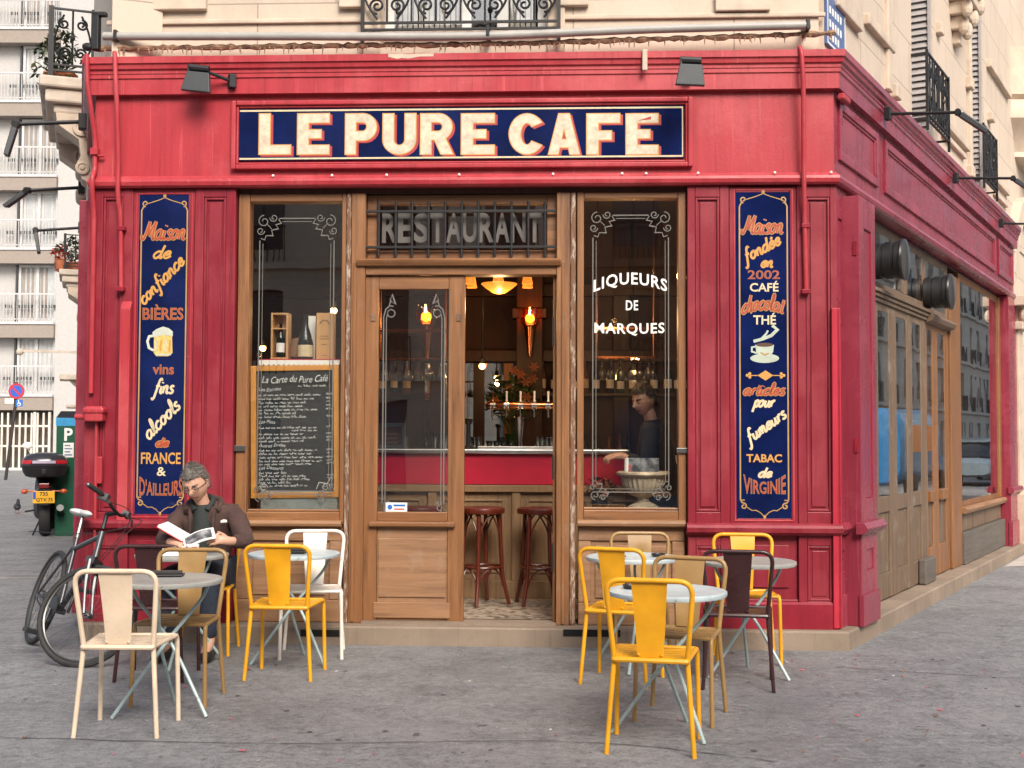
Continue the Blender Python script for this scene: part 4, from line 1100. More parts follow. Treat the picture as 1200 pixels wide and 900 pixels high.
for ch, p0, p1 in zip('LEPURECAFÉ', (304, 349, 405, 449, 493, 541, 597, 643, 688, 734), (340.5, 385.5, 441, 487, 530.5, 579, 636, 679, 726, 771)):
    W_, spl = LETT['E' if ch == 'É' else ch]
    u0, u1, b0, b1 = rect(p0, 133.5, p1, 180.5, .022)
    kx, kz = (u1-u0)/W_, (b1-b0)
    for lay, (off, dx, dz_, mi) in enumerate(((.022, .055, -.042, 1), (.024, 0, 0, 2), (0, 0, 0, 0))):
        vs_, fs = shape_geo(spl, off)
        a.add([(u0+(v[0]+dx)*kx, -.0212-.0006*lay, b0+(v[1]+dz_)*kz) for v in vs_], fs, mi)
    if ch == 'É':
        P_ = [(.26, .83), (.58, .94), (.58, .86)]
        a.add([(u0+p[0]*kx, -.0232, b0+p[1]*kz) for p in P_], [(0, 1, 2)], 1)
M['letter_cream'] = plain('old cream enamel', (.56, .47, .34), .5, var=.25, vs=24, bmp=.1)
a.build('lettering', [M['letter_cream'], plain('letter shadow red', (.36, .03, .03), .5, bmp=0), M['orange']], t)

def panel_sign(name, label, px0, py0, px1, py1, words, art):
    t = thing(name, label, 'sign', F); w_ = -.010
    x0, x1, z0, z1 = rect(px0, py0, px1, py1, w_)
    yb = .010
    a = MB(); a.box(x0, x1, yb, yb+.022, z0, z1); a.build('board', M['blue'], t)
    a = MB(); a.frame_rect(x0-.012, x1+.012, z0-.012, z1+.012, .0118, yb-.006, yb+.024); a.build('frame', M['red'], t, bevel=.003)
    y = yb-.0012; cx = (x0+x1)/2; hw = (x1-x0)/2-.030; zt = z1-.115; zb_ = z0+.135
    a = MB()
    for sg in (-1, 1):
        a.ribbon([(cx+sg*hw, zb_), (cx+sg*hw, zt)], .010, y)
        a.ribbon([(cx+sg*q_[0], q_[1]) for q_ in [(hw, zt), (hw-.012, zt+.025), (hw-.028, zt+.028)]]+[(cx+sg*(hw-.028+p[0]), zt+.05+p[1]) for p in spiral((0, 0), .022, .006, 1.1, -PI/2, 14)], .009, y)
        a.ribbon([(cx+sg*p[0], p[1]) for p in [(hw-.03, zt+.045), (hw-.07, zt+.058), (.05, zt+.072), (.0, zt+.092)]], .006, y)
        a.ribbon([(cx+sg*q_[0], q_[1]) for q_ in [(hw, zb_), (hw-.012, zb_-.018)]]+[(cx+sg*(hw-.022+p[0]), zb_-.042+p[1]) for p in spiral((0, 0), .022, .006, 1.1, PI/2, 14)], .009, y)
        a.ribbon([(cx+sg*p[0], p[1]) for p in [(hw-.04, zb_-.045), (hw-.08, zb_-.072), (.06, zb_-.07), (.03, zb_-.085), (0, zb_-.115)]], .006, y)
    a.ribbon([(cx-hw, zb_), (cx-hw+.03, zb_)], .008, y); a.ribbon([(cx+hw-.03, zb_), (cx+hw, zb_)], .008, y)
    a.sphere((cx, y, zt+.105), (.012, .002, .018), 8, 6); a.sphere((cx, y, zb_-.118), (.010, .002, .014), 8, 6)
    a.build('border_line', M['gold'], t)
    a = MB()
    for (s, px, py, wpx, hpx, mi, rot, shear, warp, off) in words:
        u, z = fp(px, py, w_); w1_ = fp(px+wpx/2, py, w_)[0]-fp(px-wpx/2, py, w_)[0]; h1_ = fp(px, py-hpx/2, w_)[1]-fp(px, py+hpx/2, w_)[1]
        f_ = None
        if warp == 'script' or warp == 'arch':
            for lay, (gw, m2) in enumerate(((.022, 2), (.0125, 3)) if mi == 3 else ((.0165, mi),)):
                script_word(a, s, u, z, w1_, h1_, y-.0014*lay, rot, gw, m2, .03 if warp == 'arch' else 0)
            continue
        if warp == 'arch': f_ = lambda A, B_, hw_=w1_/2: (A, B_+.035*(1-(A/hw_)**2)-.02)
        if warp == 'flag': f_ = lambda A, B_, hw_=w1_/2, hh=h1_/2: (A, (B_+hh)*(.72+.45*(A/hw_)**2)-hh)
        if mi == 3:                                        # outlined rust letters
            put_text(a, s, u, z, w1_, h1_, y, rot, shear, off*.6+.016, warp=f_, mi=2)
            put_text(a, s, u, z, w1_, h1_, y-.0012, rot, shear, max(off*.6-.006, 0), warp=f_, mi=3)
        else:
            put_text(a, s, u, z, w1_, h1_, y, rot, shear, off*.55, warp=f_, mi=mi)
    a.build('lettering', [M['blue'], M['cream'], M['gold'], M['rust_l'], M['orange']], t)
    art(t, y, w_)
    return t
SCRIPT = {
 'a': [[(.75, .85), (.45, 1), (.1, .75), (0, .35), (.2, .02), (.5, .1), (.72, .5), (.76, .98)], [(.76, .98), (.72, .25), (.85, 0), (1.02, .2)]],
 'c': [[(.7, .8), (.5, 1), (.15, .8), (0, .4), (.2, .03), (.5, .05), (.8, .3)]],
 'd': [[(.75, .85), (.45, 1), (.1, .75), (0, .35), (.2, .02), (.5, .1), (.72, .5)], [(.86, 1.9), (.74, .3), (.85, 0), (1.02, .2)]],
 'e': [[(.05, .45), (.6, .6), (.65, .9), (.4, 1), (.1, .75), (0, .35), (.25, .02), (.55, .08), (.85, .35)]],
 'f': [[(.75, 1.7), (.6, 1.95), (.4, 1.8), (.3, 1.2), (.2, .2), (.1, -.6), (-.1, -.85), (-.25, -.6)], [(0, .95), (.62, 1.0)]],
 'h': [[(.15, 1.9), (.08, 1.0), (.0, 0)], [(.05, .5), (.3, .95), (.55, .9), (.55, .3), (.65, 0), (.85, .2)]],
 'i': [[(.1, .95), (.05, .25), (.2, 0), (.4, .2)], [(.13, 1.35), (.17, 1.5)]],
 'l': [[(.05, .3), (.35, 1.3), (.3, 1.9), (.15, 1.7), (.1, .4), (.25, 0), (.45, .2)]],
 'm': [[(.0, .98), (.02, 0)], [(.02, .55), (.25, .98), (.42, .85), (.42, 0)], [(.42, .55), (.65, .98), (.85, .85), (.85, .2), (1.0, 0), (1.2, .2)]],
 'n': [[(.0, .98), (.02, 0)], [(.02, .55), (.3, .98), (.55, .85), (.55, .2), (.7, 0), (.88, .2)]],
 'o': [[(.5, 1), (.15, .85), (0, .4), (.2, .03), (.5, .1), (.7, .5), (.55, .95), (.4, .95)], [(.55, .93), (.75, .8), (.9, .85)]],
 'p': [[(.15, 1), (.08, .1), (.0, -.85)], [(.08, .6), (.35, 1), (.65, .8), (.62, .3), (.4, 0), (.08, .15)]],
 'r': [[(.0, .98), (.03, 0)], [(.03, .55), (.25, .95), (.52, .9)]],
 's': [[(.6, .85), (.35, 1), (.1, .8), (.25, .55), (.55, .35), (.5, .05), (.2, 0), (.0, .15)]],
 't': [[(.2, 1.6), (.12, .3), (.25, 0), (.5, .15)], [(-.1, 1.05), (.5, 1.1)]],
 'u': [[(.0, .98), (.0, .3), (.2, 0), (.5, .3), (.6, .98)], [(.6, .98), (.6, .2), (.75, 0), (.92, .2)]],
 'M': [[(-.35, .5), (-.3, .1), (-.05, .0), (.15, .5), (.4, 1.9)], [(.4, 1.9), (.5, 1.0), (.62, .45), (.9, 1.2), (1.25, 1.9)], [(1.25, 1.9), (1.18, .5), (1.3, 0), (1.5, .15)]]}
SCRIPT['é'] = SCRIPT['e']+[[(.38, 1.25), (.62, 1.55)]]
def script_word(mb, s, cx, cz, wd, h, y, rot, gw, mi, arch=0):
    """joined brush lettering: every stroke a smooth ribbon"""
    st_ = []; x = 0
    for ch in s:
        g = SCRIPT[ch]; x0 = min(p[0] for q in g for p in q); x1 = max(p[0] for q in g for p in q)
        for q in g: st_.append([(x+p[0]-max(x0, -.1)+.28*p[1], p[1]) for p in q])
        x += x1-max(x0, -.1)+.10
    ax = [p for q in st_ for p in q]; x0, x1 = min(p[0] for p in ax), max(p[0] for p in ax); z0, z1 = min(p[1] for p in ax), max(p[1] for p in ax)
    ca, sa = math.cos(rot), math.sin(rot)
    for i, q in enumerate(st_):
        P_ = []
        for p in smooth_path([(p[0], 0, p[1]) for p in q], 4):
            a_ = ((p.x-x0)/(x1-x0)-.5)*wd; b_ = ((p.z-z0)/(z1-z0)-.5)*h
            if arch: b_ += arch*(1-(2*a_/wd)**2)-arch*.5
            P_.append((cx+a_*ca-b_*sa, cz+a_*sa+b_*ca))
        mb.ribbon(P_, gw, y-.00012*i, mi)
def mug_art(t, y, w_):
    u, z = fp(189, 402, w_); k = .00592
    a = MB()
    a.add([(u+px*k, y, z+pz*k) for px, pz in ((-9, 10), (13, 11), (14, -12), (9, -16), (-6, -16), (-9, -12))], [(5, 4, 3, 2, 1, 0)], 0)
    a.ribbon([(u+px*k, z+pz*k) for px, pz in ((-9, 9), (-15, 8), (-17, 2), (-15, -6), (-9, -9))], .018, y, 1)
    a.add([(u+px*k, y-.001, z+pz*k) for px, pz in ((-10, 7), (-11, 13), (-6, 17), (2, 20), (9, 18), (14, 14), (14, 8), (4, 10))], [tuple(range(7, -1, -1))], 1)
    for i, px in enumerate((-6, 0, 6, 11)): a.ribbon([(u+px*k, z+4*k), (u+(px-1)*k, z-10*k)], .014, y-.001, 2 if i % 2 else 1)
    a.ribbon([(u-7*k, z-14*k), (u+12*k, z-14*k)], .012, y-.001, 1)
    a.build('painted_beer_mug', [plain('beer yellow', (.62, .42, .12), .5, var=.3, vs=40, bmp=0), plain('foam', (.46, .48, .40), .5, var=.15, bmp=0), plain('beer amber', (.5, .26, .05), .5, bmp=0)], t)
def cup_art(t, y, w_):
    u, z = fp(896, 409, w_); k = .00592
    a = MB()
    sa = [(17*math.cos(q), -11+5.5*math.sin(q)) for q in [2*PI*i/20 for i in range(20)]]
    a.add([(u+p[0]*k, y, z+p[1]*k) for p in sa], [tuple(range(20))], 0)
    cu = [(-11, 5), (11, 5), (10, -3), (6, -10), (-6, -10), (-10, -3)]
    a.add([(u+p[0]*k, y-.001, z+p[1]*k) for p in cu], [(5, 4, 3, 2, 1, 0)], 0)
    a.add([(u+10*math.cos(q)*k, y-.002, z+(5+2.4*math.sin(q))*k) for q in [2*PI*i/16 for i in range(16)]], [tuple(range(16))], 1)
    a.ribbon([(u+p[0]*k, z+p[1]*k) for p in ((-10, 3), (-15, 2), (-15, -3), (-9, -5))], .012, y-.001, 0)
    a.ribbon([(u+p[0]*k, z+p[1]*k) for p in ((-13, 9), (-2, 12), (8, 16), (15, 23), (9, 28))], .022, y, 0)
    a.ribbon([(u+p[0]*k, z+p[1]*k) for p in ((-5, 11), (2, 18), (4, 22))], .014, y-.001, 0)
    a.ribbon([(u+p[0]*k, z+p[1]*k) for p in ((-5, -4), (0, -7), (5, -5))], .010, y-.002, 2)
    a.build('painted_cup', [plain('cup pale green', (.40, .45, .36), .5, bmp=0), plain('coffee brown', (.08, .035, .015), .5, bmp=0), M['gold']], t)
    a = MB(); u, z = fp(897, 440, w_)
    a.add([(u-.055, y, z), (u, y, z-.036), (u+.055, y, z), (u, y, z+.036)], [(0, 1, 2, 3)], 0)
    for sg in (-1, 1):
        a.ribbon([(u+sg*.055, z), (u+sg*.11, z)], .006, y)
        for q in (0, 2.1, -2.1): a.sphere((u+sg*(.115+.012*math.cos(q)), y, z+.014*math.sin(q)), (.011, .0015, .011), 8, 5)
    a.build('painted_ornament', M['orange'], t)
wl = [('Maison', 191.5, 270, 51, 21, 3, 0, .3, 'script', .02), ('de', 190.5, 295, 20, 15, 4, 0, .05, 'script', .03), ('confiance', 190.5, 329, 68, 22, 4, R(46), .3, 'script', .02),
      ('BIÈRES', 191, 366, 47, 17, 3, 0, 0, None, .015), ('vins', 191.5, 433, 24, 11, 3, 0, 0, None, .01), ('fins', 191, 456, 26, 24, 1, 0, .25, 'script', .03),
      ('alcools', 188.5, 490, 53, 16, 1, R(46), .3, 'script', .025), ('de', 190.5, 518, 14, 10, 3, 0, 0, 'script', .01), ('FRANCE', 188.5, 537, 46, 13, 4, 0, 0, None, .035),
      ('&', 189, 552.5, 10, 10, 1, 0, 0, None, .03), ("D'AILLEURS", 188.5, 571, 50, 19, 3, 0, 0, 'flag', .01)]
panel_sign('panel_sign', 'tall dark blue panel lettered Maison de confiance with a painted beer mug', 158.5, 228, 222, 605, wl, mug_art)
wr = [('Maison', 893, 263, 48, 21, 3, 0, .3, 'script', .02), ('fondée', 892, 293, 50, 22, 4, R(28), .3, 'script', .025), ('en', 899, 309.5, 13, 7, 4, 0, .2, 'script', .03),
      ('2002', 895, 322, 37, 10, 3, 0, 0, None, .0), ('CAFÉ', 895.5, 335.5, 33, 12, 1, 0, 0, None, .04), ('chocolat', 895, 356, 50, 19, 3, 0, .2, 'arch', .015),
      ('THÉ', 896, 373.5, 26, 13, 1, 0, 0, None, .04), ('articles', 896, 456, 48, 13, 3, 0, .25, 'script', .02), ('pour', 895, 476, 27, 13.5, 1, 0, .3, 'script', .03),
      ('fumeurs', 897, 501, 58, 21, 1, R(36), .3, 'script', .03), ('TABAC', 895.5, 537, 41, 9, 4, 0, 0, None, .05), ('de', 897, 553.5, 15, 11, 1, 0, .2, 'script', .03),
      ('VIRGINIE', 896, 569, 49, 19, 3, 0, 0, 'flag', .01)]
panel_sign('panel_sign', 'tall dark blue panel lettered Maison fondée en 2002 with a painted coffee cup', 862, 223, 928.3, 609, wr, cup_art)
# ---------------------------------------------------------------- pipes and boxes on the front
def onF(x, y, z): return F @ Vector((x, y, z))
t = thing('drain_pipe', 'grey horizontal pipe above the red cornice under the upper window', 'pipe', F)
p0 = fp(122, 43, .05); p1 = fp(550, 43, .05); p2 = fp(949, 30, .05)
zz = [p0[1], p1[1]-.0, p2[1]]
a = MB(); a.tube(smooth_path([(p0[0], -.06, p0[1]), (fp(330, 43, .05)[0], -.06, fp(330, 43, .05)[1]), (p1[0], -.06, p1[1]), (fp(760, 35, .05)[0], -.06, fp(760, 35, .05)[1]), (p2[0], -.06, p2[1])], 6), .030, 12); a.build('tube', M['pipe_grey'], t, smooth=True)
a = MB()
for px in (137, 572, 946): 
    u = ux(px, .05, 40); z = zz[0]+(zz[2]-zz[0])*max(0, (u-p1[0])/(p2[0]-p1[0])) if u > p1[0] else zz[0]
    a.box(u-.012, u+.012, -.095, UW, z-.038, z+.038)
a.build('clamp', M['iron'], t, bevel=.004)
rp = random.Random(11)
a = MB(); pts = []
n = 150; uA, uB = ux(108, .1, 52), ux(982, .1, 43)
for i in range(n+1):
    u = uA+(uB-uA)*i/n; zq = fp(540, 53.5, .1)[1] + .035 + (.0 if u < 3 else (u-3)*.022)
    pts.append((u, -.02+rp.uniform(-.006, .006), zq+rp.uniform(-.005, .005)))
a.tube(pts, [.017+rp.uniform(-.005, .008) for _ in pts], 7)
for i in range(120):
    p = rp.choice(pts); l_ = rp.uniform(.01, .05)
    a.tube([(p[0], p[1]-.015, p[2]-.01), (p[0]+rp.uniform(-.01, .01), p[1]-.02, p[2]-.02-l_)], [.007, .002], 5)
o = a.build('rusty_pipe', M['rusty'], None, F); tag(o, 'rust brown crusted pipe lying along the top of the red cornice', 'pipe')
a = MB(); u, z = fp(756, 66, .15); a.box(u-.018, u+.018, -.125, -.1015, z-.09, z+.06)
tag(a.build('broken_bracket', M['stone_p'], None, F, bevel=.006), 'broken ochre bracket hanging over the red cornice left of the right spotlight', 'bracket')
a = MB(); u, z = fp(115, 40, .05); a.box(u-.035, u+.02, -.10, -.04, fp(115, 60, .05)[1], fp(115, 17, .05)[1]); a.box(u-.03, u+.07, -.10, -.05, fp(115, 21, .05)[1], fp(115, 16, .05)[1]); a.sphere((u-.06, -.09, fp(110, 57, .05)[1]), (.04, .035, .03), 10, 7)
tag(a.build('iron_bracket', M['iron'], None, F, bevel=.006), 'black iron bracket at the left end of the grey pipe', 'bracket')
def vpipe(name, label, pxs, r, mat, w_, box=None):
    t = thing(name, label, 'pipe', F)
    P = [fp(px, py, w_) for px, py in pxs]
    a = MB(); a.tube([(p[0], -w_+ww, p[1]) for p, ww in zip(P, [0]*len(P))], r, 10); a.build('tube', M[mat], t, smooth=True)
    return t
def drop(name, label, px, ytop, yend, cover):
    """red painted pipe running over the cornice and down the wall, its foot boxed in"""
    t = thing(name, label, 'pipe', F); r = .017
    u = ux(px, .03, 250); zt = fp(px, ytop, .15)[1]; ze = fp(px, yend, .03)[1]
    pts = [(u-.03, -.10, zt+.02), (u-.02, -.118, zt-.02), (u-.01, -.118, ZCB+.05), (u-.005, -.10, ZCB-.10), (u, -.070, ZM1+.08), (u, -.072, ZM0-.05), (u+.01, -.03, ZM0-.25), (u+.02, -.024, ze)]
    a = MB(); a.tube(fillet(pts, .06, 4), r, 10); a.build('tube', M['red'], t, smooth=True)
    if cover:
        c0, c1, z0, z1 = rect(*cover, .05); a = MB(); a.box(c0, c1, -.045, .0, z0, z1); a.profile([(.0, z1), (-.045, z1), (-.01, z1+.06), (.0, z1+.06)], c0, c1); a.build('cover', M['red'], t, bevel=.006)
    a = MB()
    for z in (ze+.02, ZM0-.30): a.box(u-.012, u+.045, -.050, .0, z-.015, z+.015)
    a.build('clamp', M['red_dark'], t, bevel=.003)
    return t
drop('red_pipe', 'red painted pipe running down the left pilaster into a boxed cover', 140, 62, 342, (138, 362, 150, 612))
drop('red_pipe', 'red painted pipe running down beside the right blue panel', 941, 56, 345, None)
t = thing('red_pipe', 'red painted pipe at the far left edge of the fascia with a valve halfway', 'pipe', F)
u = ux(111, .03, 200); a = MB(); a.tube(fillet([(u-.04, -.118, fp(107, 62, .15)[1]), (u-.03, -.118, ZCB+.05), (u-.01, -.09, ZCB-.12), (u, -.03, fp(112, 165)[1]), (u, -.028, ZM1+.05), (u, -.075, ZM1), (u, -.072, ZM0-.03), (u, -.024, ZM0-.2), (u, -.024, 1.75)], .05, 4), .018, 10); a.build('tube', M['red'], t, smooth=True)
a = MB(); z = fp(113, 172)[1]; a.box(u-.028, u+.028, -.06, -.005, z-.07, z-.02); a.tube([(u-.03, -.035, z-.075), (u+.07, -.035, z-.075)], .010, 8); a.build('valve', M['red'], t, bevel=.006)
t = thing('junction_box', 'red painted electrical box on the left pilaster', 'box', F)
r = rect(97, 476, 120, 494, .08); a = MB(); a.box(r[0]+.01, r[1], -.085, .0, r[2], r[3]); a.box(r[0], r[1]+.01, -.095, -.0, r[3]-.05, r[3]-.01); a.build('box', M['red'], t, bevel=.012)
a = MB(); a.tube([(r[0]+.01, -.045, (r[2]+r[3])/2-.02), (r[0]-.07, -.03, (r[2]+r[3])/2-.02)], .022, 10); a.tube([(r[0]+.08, -.03, r[2]), (r[0]+.08, -.02, STEP+.3)], .011, 8); a.build('tube', M['red'], t, smooth=True)
r = rect(112, 535, 119, 567, .03); a = MB(); a.box(r[0], r[1], -.03, .0, r[2], r[3]); tag(a.build('cover_plate', M['red'], None, F, bevel=.008), 'small flat red cover plate below the electrical box', 'plate')
r = rect(975.5, 361, 985, 738, .02); a = MB(); a.box(r[0], FL+.028, -.030, -.002, STEP+.01, r[3]); a.box(FL+.002, FL+.030, -.030, .01, STEP+.01, r[3]);
tag(a.build('corner_guard', painted('bright red paint', (.42, .026, .045), .4, wear=.5), None, F, bevel=.005), 'bright red guard strip on the right corner of the shopfront', 'guard')

# ---------------------------------------------------------------- spotlights
def spotlight(label, base, out, length, head_dir, head=(.17, .13), rise=.0, group=None, k=1.0, sdv=None):
    """arm lamp: wall plate, arm, hinged flat head. base world point, out = unit vector away from the wall"""
    out = Vector(out).normalized(); side = out.cross(Z).normalized()
    t = thing('spotlight', label, 'lamp', loc=base, group=group)
    a = MB(); Mb = Matrix.Identity(4)
    for i in range(3): Mb[i][0] = side[i]; Mb[i][1] = out[i]; Mb[i][2] = Z[i]
    a.M = Mb; a.box(-.03*k, .03*k, .0, .05*k, -.05*k, .05*k); a.build('wall_plate', M['iron'], t, bevel=.006)
    a = MB(); a.M = Mb; a.tube([(0, .03, 0), (0, length, rise)], .013*k, 8); a.build('arm', M['iron'], t, smooth=True)
    # head: flat trapezoid box hanging from the end of the arm
    hd = Vector(head_dir).normalized(); sd_ = side if abs(hd.dot(side)) < .7 else out
    if sdv is not None: sd_ = sdv
    sd_ = (sd_-hd*sd_.dot(hd)).normalized(); nn = hd.cross(sd_).normalized()
    Mh = Matrix.Identity(4); e = Mb @ Vector((0, length, rise))
    for i in range(3): Mh[i][0] = sd_[i]; Mh[i][1] = nn[i]; Mh[i][2] = hd[i]; Mh[i][3] = e[i]
    w0, w1, hh = head[0]*.38, head[0]*.5, head[1]
    a = MB(); a.M = Mh
    vs_ = [(-w0, -.022, .03), (w0, -.022, .03), (w0, .022, .03), (-w0, .022, .03), (-w1, -.018, hh+.03), (w1, -.018, hh+.03), (w1, .018, hh+.03), (-w1, .018, hh+.03)]
    a.add(vs_, [(0, 1, 2, 3), (7, 6, 5, 4), (0, 4, 5, 1), (1, 5, 6, 2), (2, 6, 7, 3), (3, 7, 4, 0)])
    o = a.build('lamp_head', M['lamp_grey'], t, bevel=.006)
    a = MB(); a.M = Mh; a.tube([(-w0*.9, 0, .0), (w0*.9, 0, .0)], .026*k, 10); a.box(-w0, -w0*.8, -.02, .02, -.02, .05); a.build('hinge', M['iron'], t, bevel=.003)
    return t
G = 'arm spotlights on the red cornice'
b0 = at_y(276, 96, (F @ Vector((1.1, -.05, 0))).y)
spotlight('grey spotlight on the front cornice above the left end of the name sign', b0, (U*-.72-V*.42), .26, (-.10, -.05, -.85), (.21, .14), .06, G, sdv=U)
u, z = fp(806, 92, .1); 
spotlight('grey spotlight on the front cornice above the right end of the name sign', F @ Vector((u, -.05, z+.03)), -V, .30, (-.06, -.05, -1), (.20, .145), .02, G, sdv=U)
for px, py, lab in ((1037, 134, 'nearest grey arm spotlight on the side cornice, left of the first balcony'), (1117, 209, 'middle grey arm spotlight on the side cornice, under the second balcony'), (1171, 262, 'farthest grey arm spotlight on the side cornice, at the right picture edge')):
    s, z = sp(px, py, .06); spotlight(lab, SFW @ Vector((s, -.06, z)), -D, .55, Vector((.62, -.15, -.50)), (.16, .24), -.055, G)
for px, py, s, hdv, lab in ((92, 143, .55, (-.25, 0, -.9), 'nearest and topmost of the three black spotlights reaching out on the left side'),
                       (90, 220, 2.85, (-.8, 0, -.6), 'middle of the three black spotlights reaching out on the left side'),
                       (88, 267, 5.1, (.15, 0, -.9), 'lowest and farthest of the three black spotlights reaching out on the left side')):
    P = LFW @ Vector((s, -.06, 0)); z = at_y(px, py, P.y)[2]
    spotlight(lab, (P.x, P.y, z), -LD, (.50, .50, .50)[int(s//2.3)], hdv, (.16, .22), -.06, G, 1.2)
a = MB(); s = sx(1040, 0, 300)
for px, py, lab in ((1030, 303, 'left and nearer of two black drum shaped vents on the side transom'), (1089, 341, 'right and farther of two black drum shaped vents on the side transom')):
    s, z = sp(px, py, -.02); t = thing('drum_vent', lab, 'vent', SFW, group='drum vents on the side transom'); a = MB()
    a.M = T(s+.15, .09, z) @ Matrix.Rotation(PI/2, 4, 'X')
    a.lathe([(.13, .0), (.145, .01), (.145, .06), (.138, .065), (.138, .085), (.15, .09), (.15, .15), (.143, .155), (.143, .175), (.155, .18), (.155, .22)], (0, 0, 0), 28); a.build('drum', M['black_pl'], t, smooth=True)
    a = MB(); a.M = T(s+.15, .09, z) @ Matrix.Rotation(PI/2, 4, 'X')
    a.lathe([(.165, .221), (.170, .23), (.165, .245), (.12, .258), (.0, .262)], (0, 0, 0), 28); a.build('cap', plain('glossy black cap', (.02, .02, .022), .3, bmp=0), t, smooth=True)
# street name plate on the side wall near the corner
s0, z1 = .015+UW, 0
t = thing('street_plate', 'blue enamel street name plate on the stone corner above the right end of the cornice', 'sign', SFW)
a = MB(); a.box(.13, .62, UW-.022, UW-.001, ZT+.12, ZT+.52); a.build('board', plain('street plate blue', (.07, .12, .27), .3, bmp=0), t, bevel=.004)
a = MB(); a.frame_rect(.14, .61, ZT+.13, ZT+.51, .012, UW-.0245, UW-.0225)
for k, z in enumerate((.17, .26, .36)):
    for j in range(5-(k == 0)): a.box(.19+.07*j, .225+.07*j, UW-.0245, UW-.0225, ZT+z, ZT+z+.055)
a.build('border_line', M['white_letter'], t)

# ---------------------------------------------------------------- chairs
def metal_paint(name, c, rough=.38):
    m, nt, b = new_mat(name); v = coords(nt)
    n1 = noise_n(nt, v, 6, 4); n2 = noise_n(nt, v, 34, 6, .75)
    c1 = mix(nt, sc(c, .86), sc(c, 1.06), ramp(nt, n1, [(.35, 0), (.65, 1)]))
    c2 = mix(nt, c1, (.10, .06, .04), ramp(nt, n2, [(.66, 0), (.70, .7)]))
    nt.links.new(c2, b.inputs['Base Color']); nt.links.new(ramp(nt, n1, [(.3, rough-.08), (.7, rough+.12)]), b.inputs['Roughness'])
    bump(nt, b, n2, .12, .002); return m
CH = {'yellow': metal_paint('yellow chair enamel', (.72, .33, .008)), 'cream': metal_paint('cream chair enamel', (.70, .55, .40)),
      'white': metal_paint('off white chair enamel', (.76, .69, .60)), 'bronze': metal_paint('bronze chair enamel', (.30, .175, .062), .33),
      'maroon': metal_paint('maroon chair enamel', (.040, .013, .014), .3)}
def chair_geo():
    P = {}
    a = MB()
    pts = [(-.168, -.165, .43), (-.205, -.222, .70), (-.200, -.238, .80), (.200, -.238, .80), (.205, -.222, .70), (.168, -.165, .43)]
    pth = fillet([pts[0], pts[2], pts[3], pts[5]], .075, 8); a.tube(pth, .0125, 10); P['back_frame'] = a
    a = MB(); n = 8; vs_ = []; fs = []
    for i in range(n+1):
        t = i/n; z = .442+(.792-.442)*t; y = -.170-.066*t+.010*math.sin(PI*t); hw = .060+.022*t
        for k in range(5):
            q = k/4*2-1; yy = y-.012*(1-q*q)*math.sin(PI*min(1, t*1.2+.05))
            vs_ += [(hw*q, yy-.0015, z), (hw*q, yy+.0015, z)]
    w_ = 10
    for i in range(n):
        for k in range(4):
            b = i*w_+k*2
            fs += [(b, b+w_, b+w_+2, b+2), (b+1, b+3, b+w_+3, b+w_+1)]
        fs += [(i*w_, i*w_+1, (i+1)*w_+1, (i+1)*w_), (i*w_+8, (i+1)*w_+8, (i+1)*w_+9, i*w_+9)]
    a.add(vs_, fs)
    for s in (-1, 1): a.sphere((.052*s, -.182, .455), (.006, .004, .006), 8, 5)
    P['back_panel'] = a
    a = MB()
    a.tube(fillet([(-.168, -.165, .43), (-.17, -.185, .43), (.17, -.185, .43), (.168, -.165, .43)], .03, 4), .0125, 8)
    for s in (-1, 1): a.tube([(.168*s, -.170, .43), (.190*s, .15, .435)], .0115, 8)
    a.tube([(-.185, .165, .435), (.185, .165, .435)], .010, 8)
    P['seat_frame'] = a
    a = MB()
    for k in range(6):
        y0 = -.160+k*.054; y1 = y0+.037; vs_ = []; fs = []; m_ = 8
        for i in range(m_+1):
            q = i/m_*2-1; hw = .162+.020*(k/5); dz = -.012*(1-q*q); dy = -.012*(1-q*q)*(1-k/5)
            vs_ += [(hw*q, y0+dy, .441+dz), (hw*q, y1+dy, .441+dz), (hw*q, y0+dy, .436+dz), (hw*q, y1+dy, .436+dz)]
        for i in range(m_):
            b = 4*i; c = b+4
            fs += [(b, c, c+1, b+1), (b+2, b+3, c+3, c+2), (b, b+2, c+2, c), (b+1, c+1, c+3, b+3)]
        fs += [(0, 1, 3, 2), (4*m_, 4*m_+2, 4*m_+3, 4*m_+1)]
        a.add(vs_, fs)
    P['seat'] = a
    L_ = []
    for s in (-1, 1):
        a = MB(); a.tube([(.168*s, -.165, .432), (.200*s, -.195, .0)], [.0125, .0115], 10); L_.append(a)
        a = MB(); a.tube(fillet([(.188*s, .10, .434), (.192*s, .172, .436), (.200*s, .190, .0)], .05, 6), .0120, 10); L_.append(a)
    P['leg'] = L_
    return P
_cg = chair_geo(); _cm = {}
def chair(name, kind, label, x, y, rz, group):
    t = thing(name, label, 'chair', loc=(x, y, 0), rz=R(rz), group=group)
    for pn in ('back_frame', 'back_panel', 'seat_frame', 'seat', 'leg'):
        gs = _cg[pn] if isinstance(_cg[pn], list) else [_cg[pn]]
        for i, g in enumerate(gs):
            k = (pn, i, kind)
            if k not in _cm: _cm[k] = g.build(pn, CH[kind], t, smooth=True)
            else:
                o = _cm[k].copy(); COL.objects.link(o); o.parent = t
    return t
GC = 'metal cafe chairs on the pavement'
chair('metal_chair', 'yellow', 'yellow metal chair nearest the camera, back turned', .675, 5.89, -11.8, GC)
chair('metal_chair', 'cream', 'cream metal chair at the front left table, back turned to the camera', -1.895, 6.19, 0, GC)
chair('metal_chair', 'yellow', 'yellow metal chair with its back turned, before the white chair left of the door', -1.37, 7.59, -4, GC)
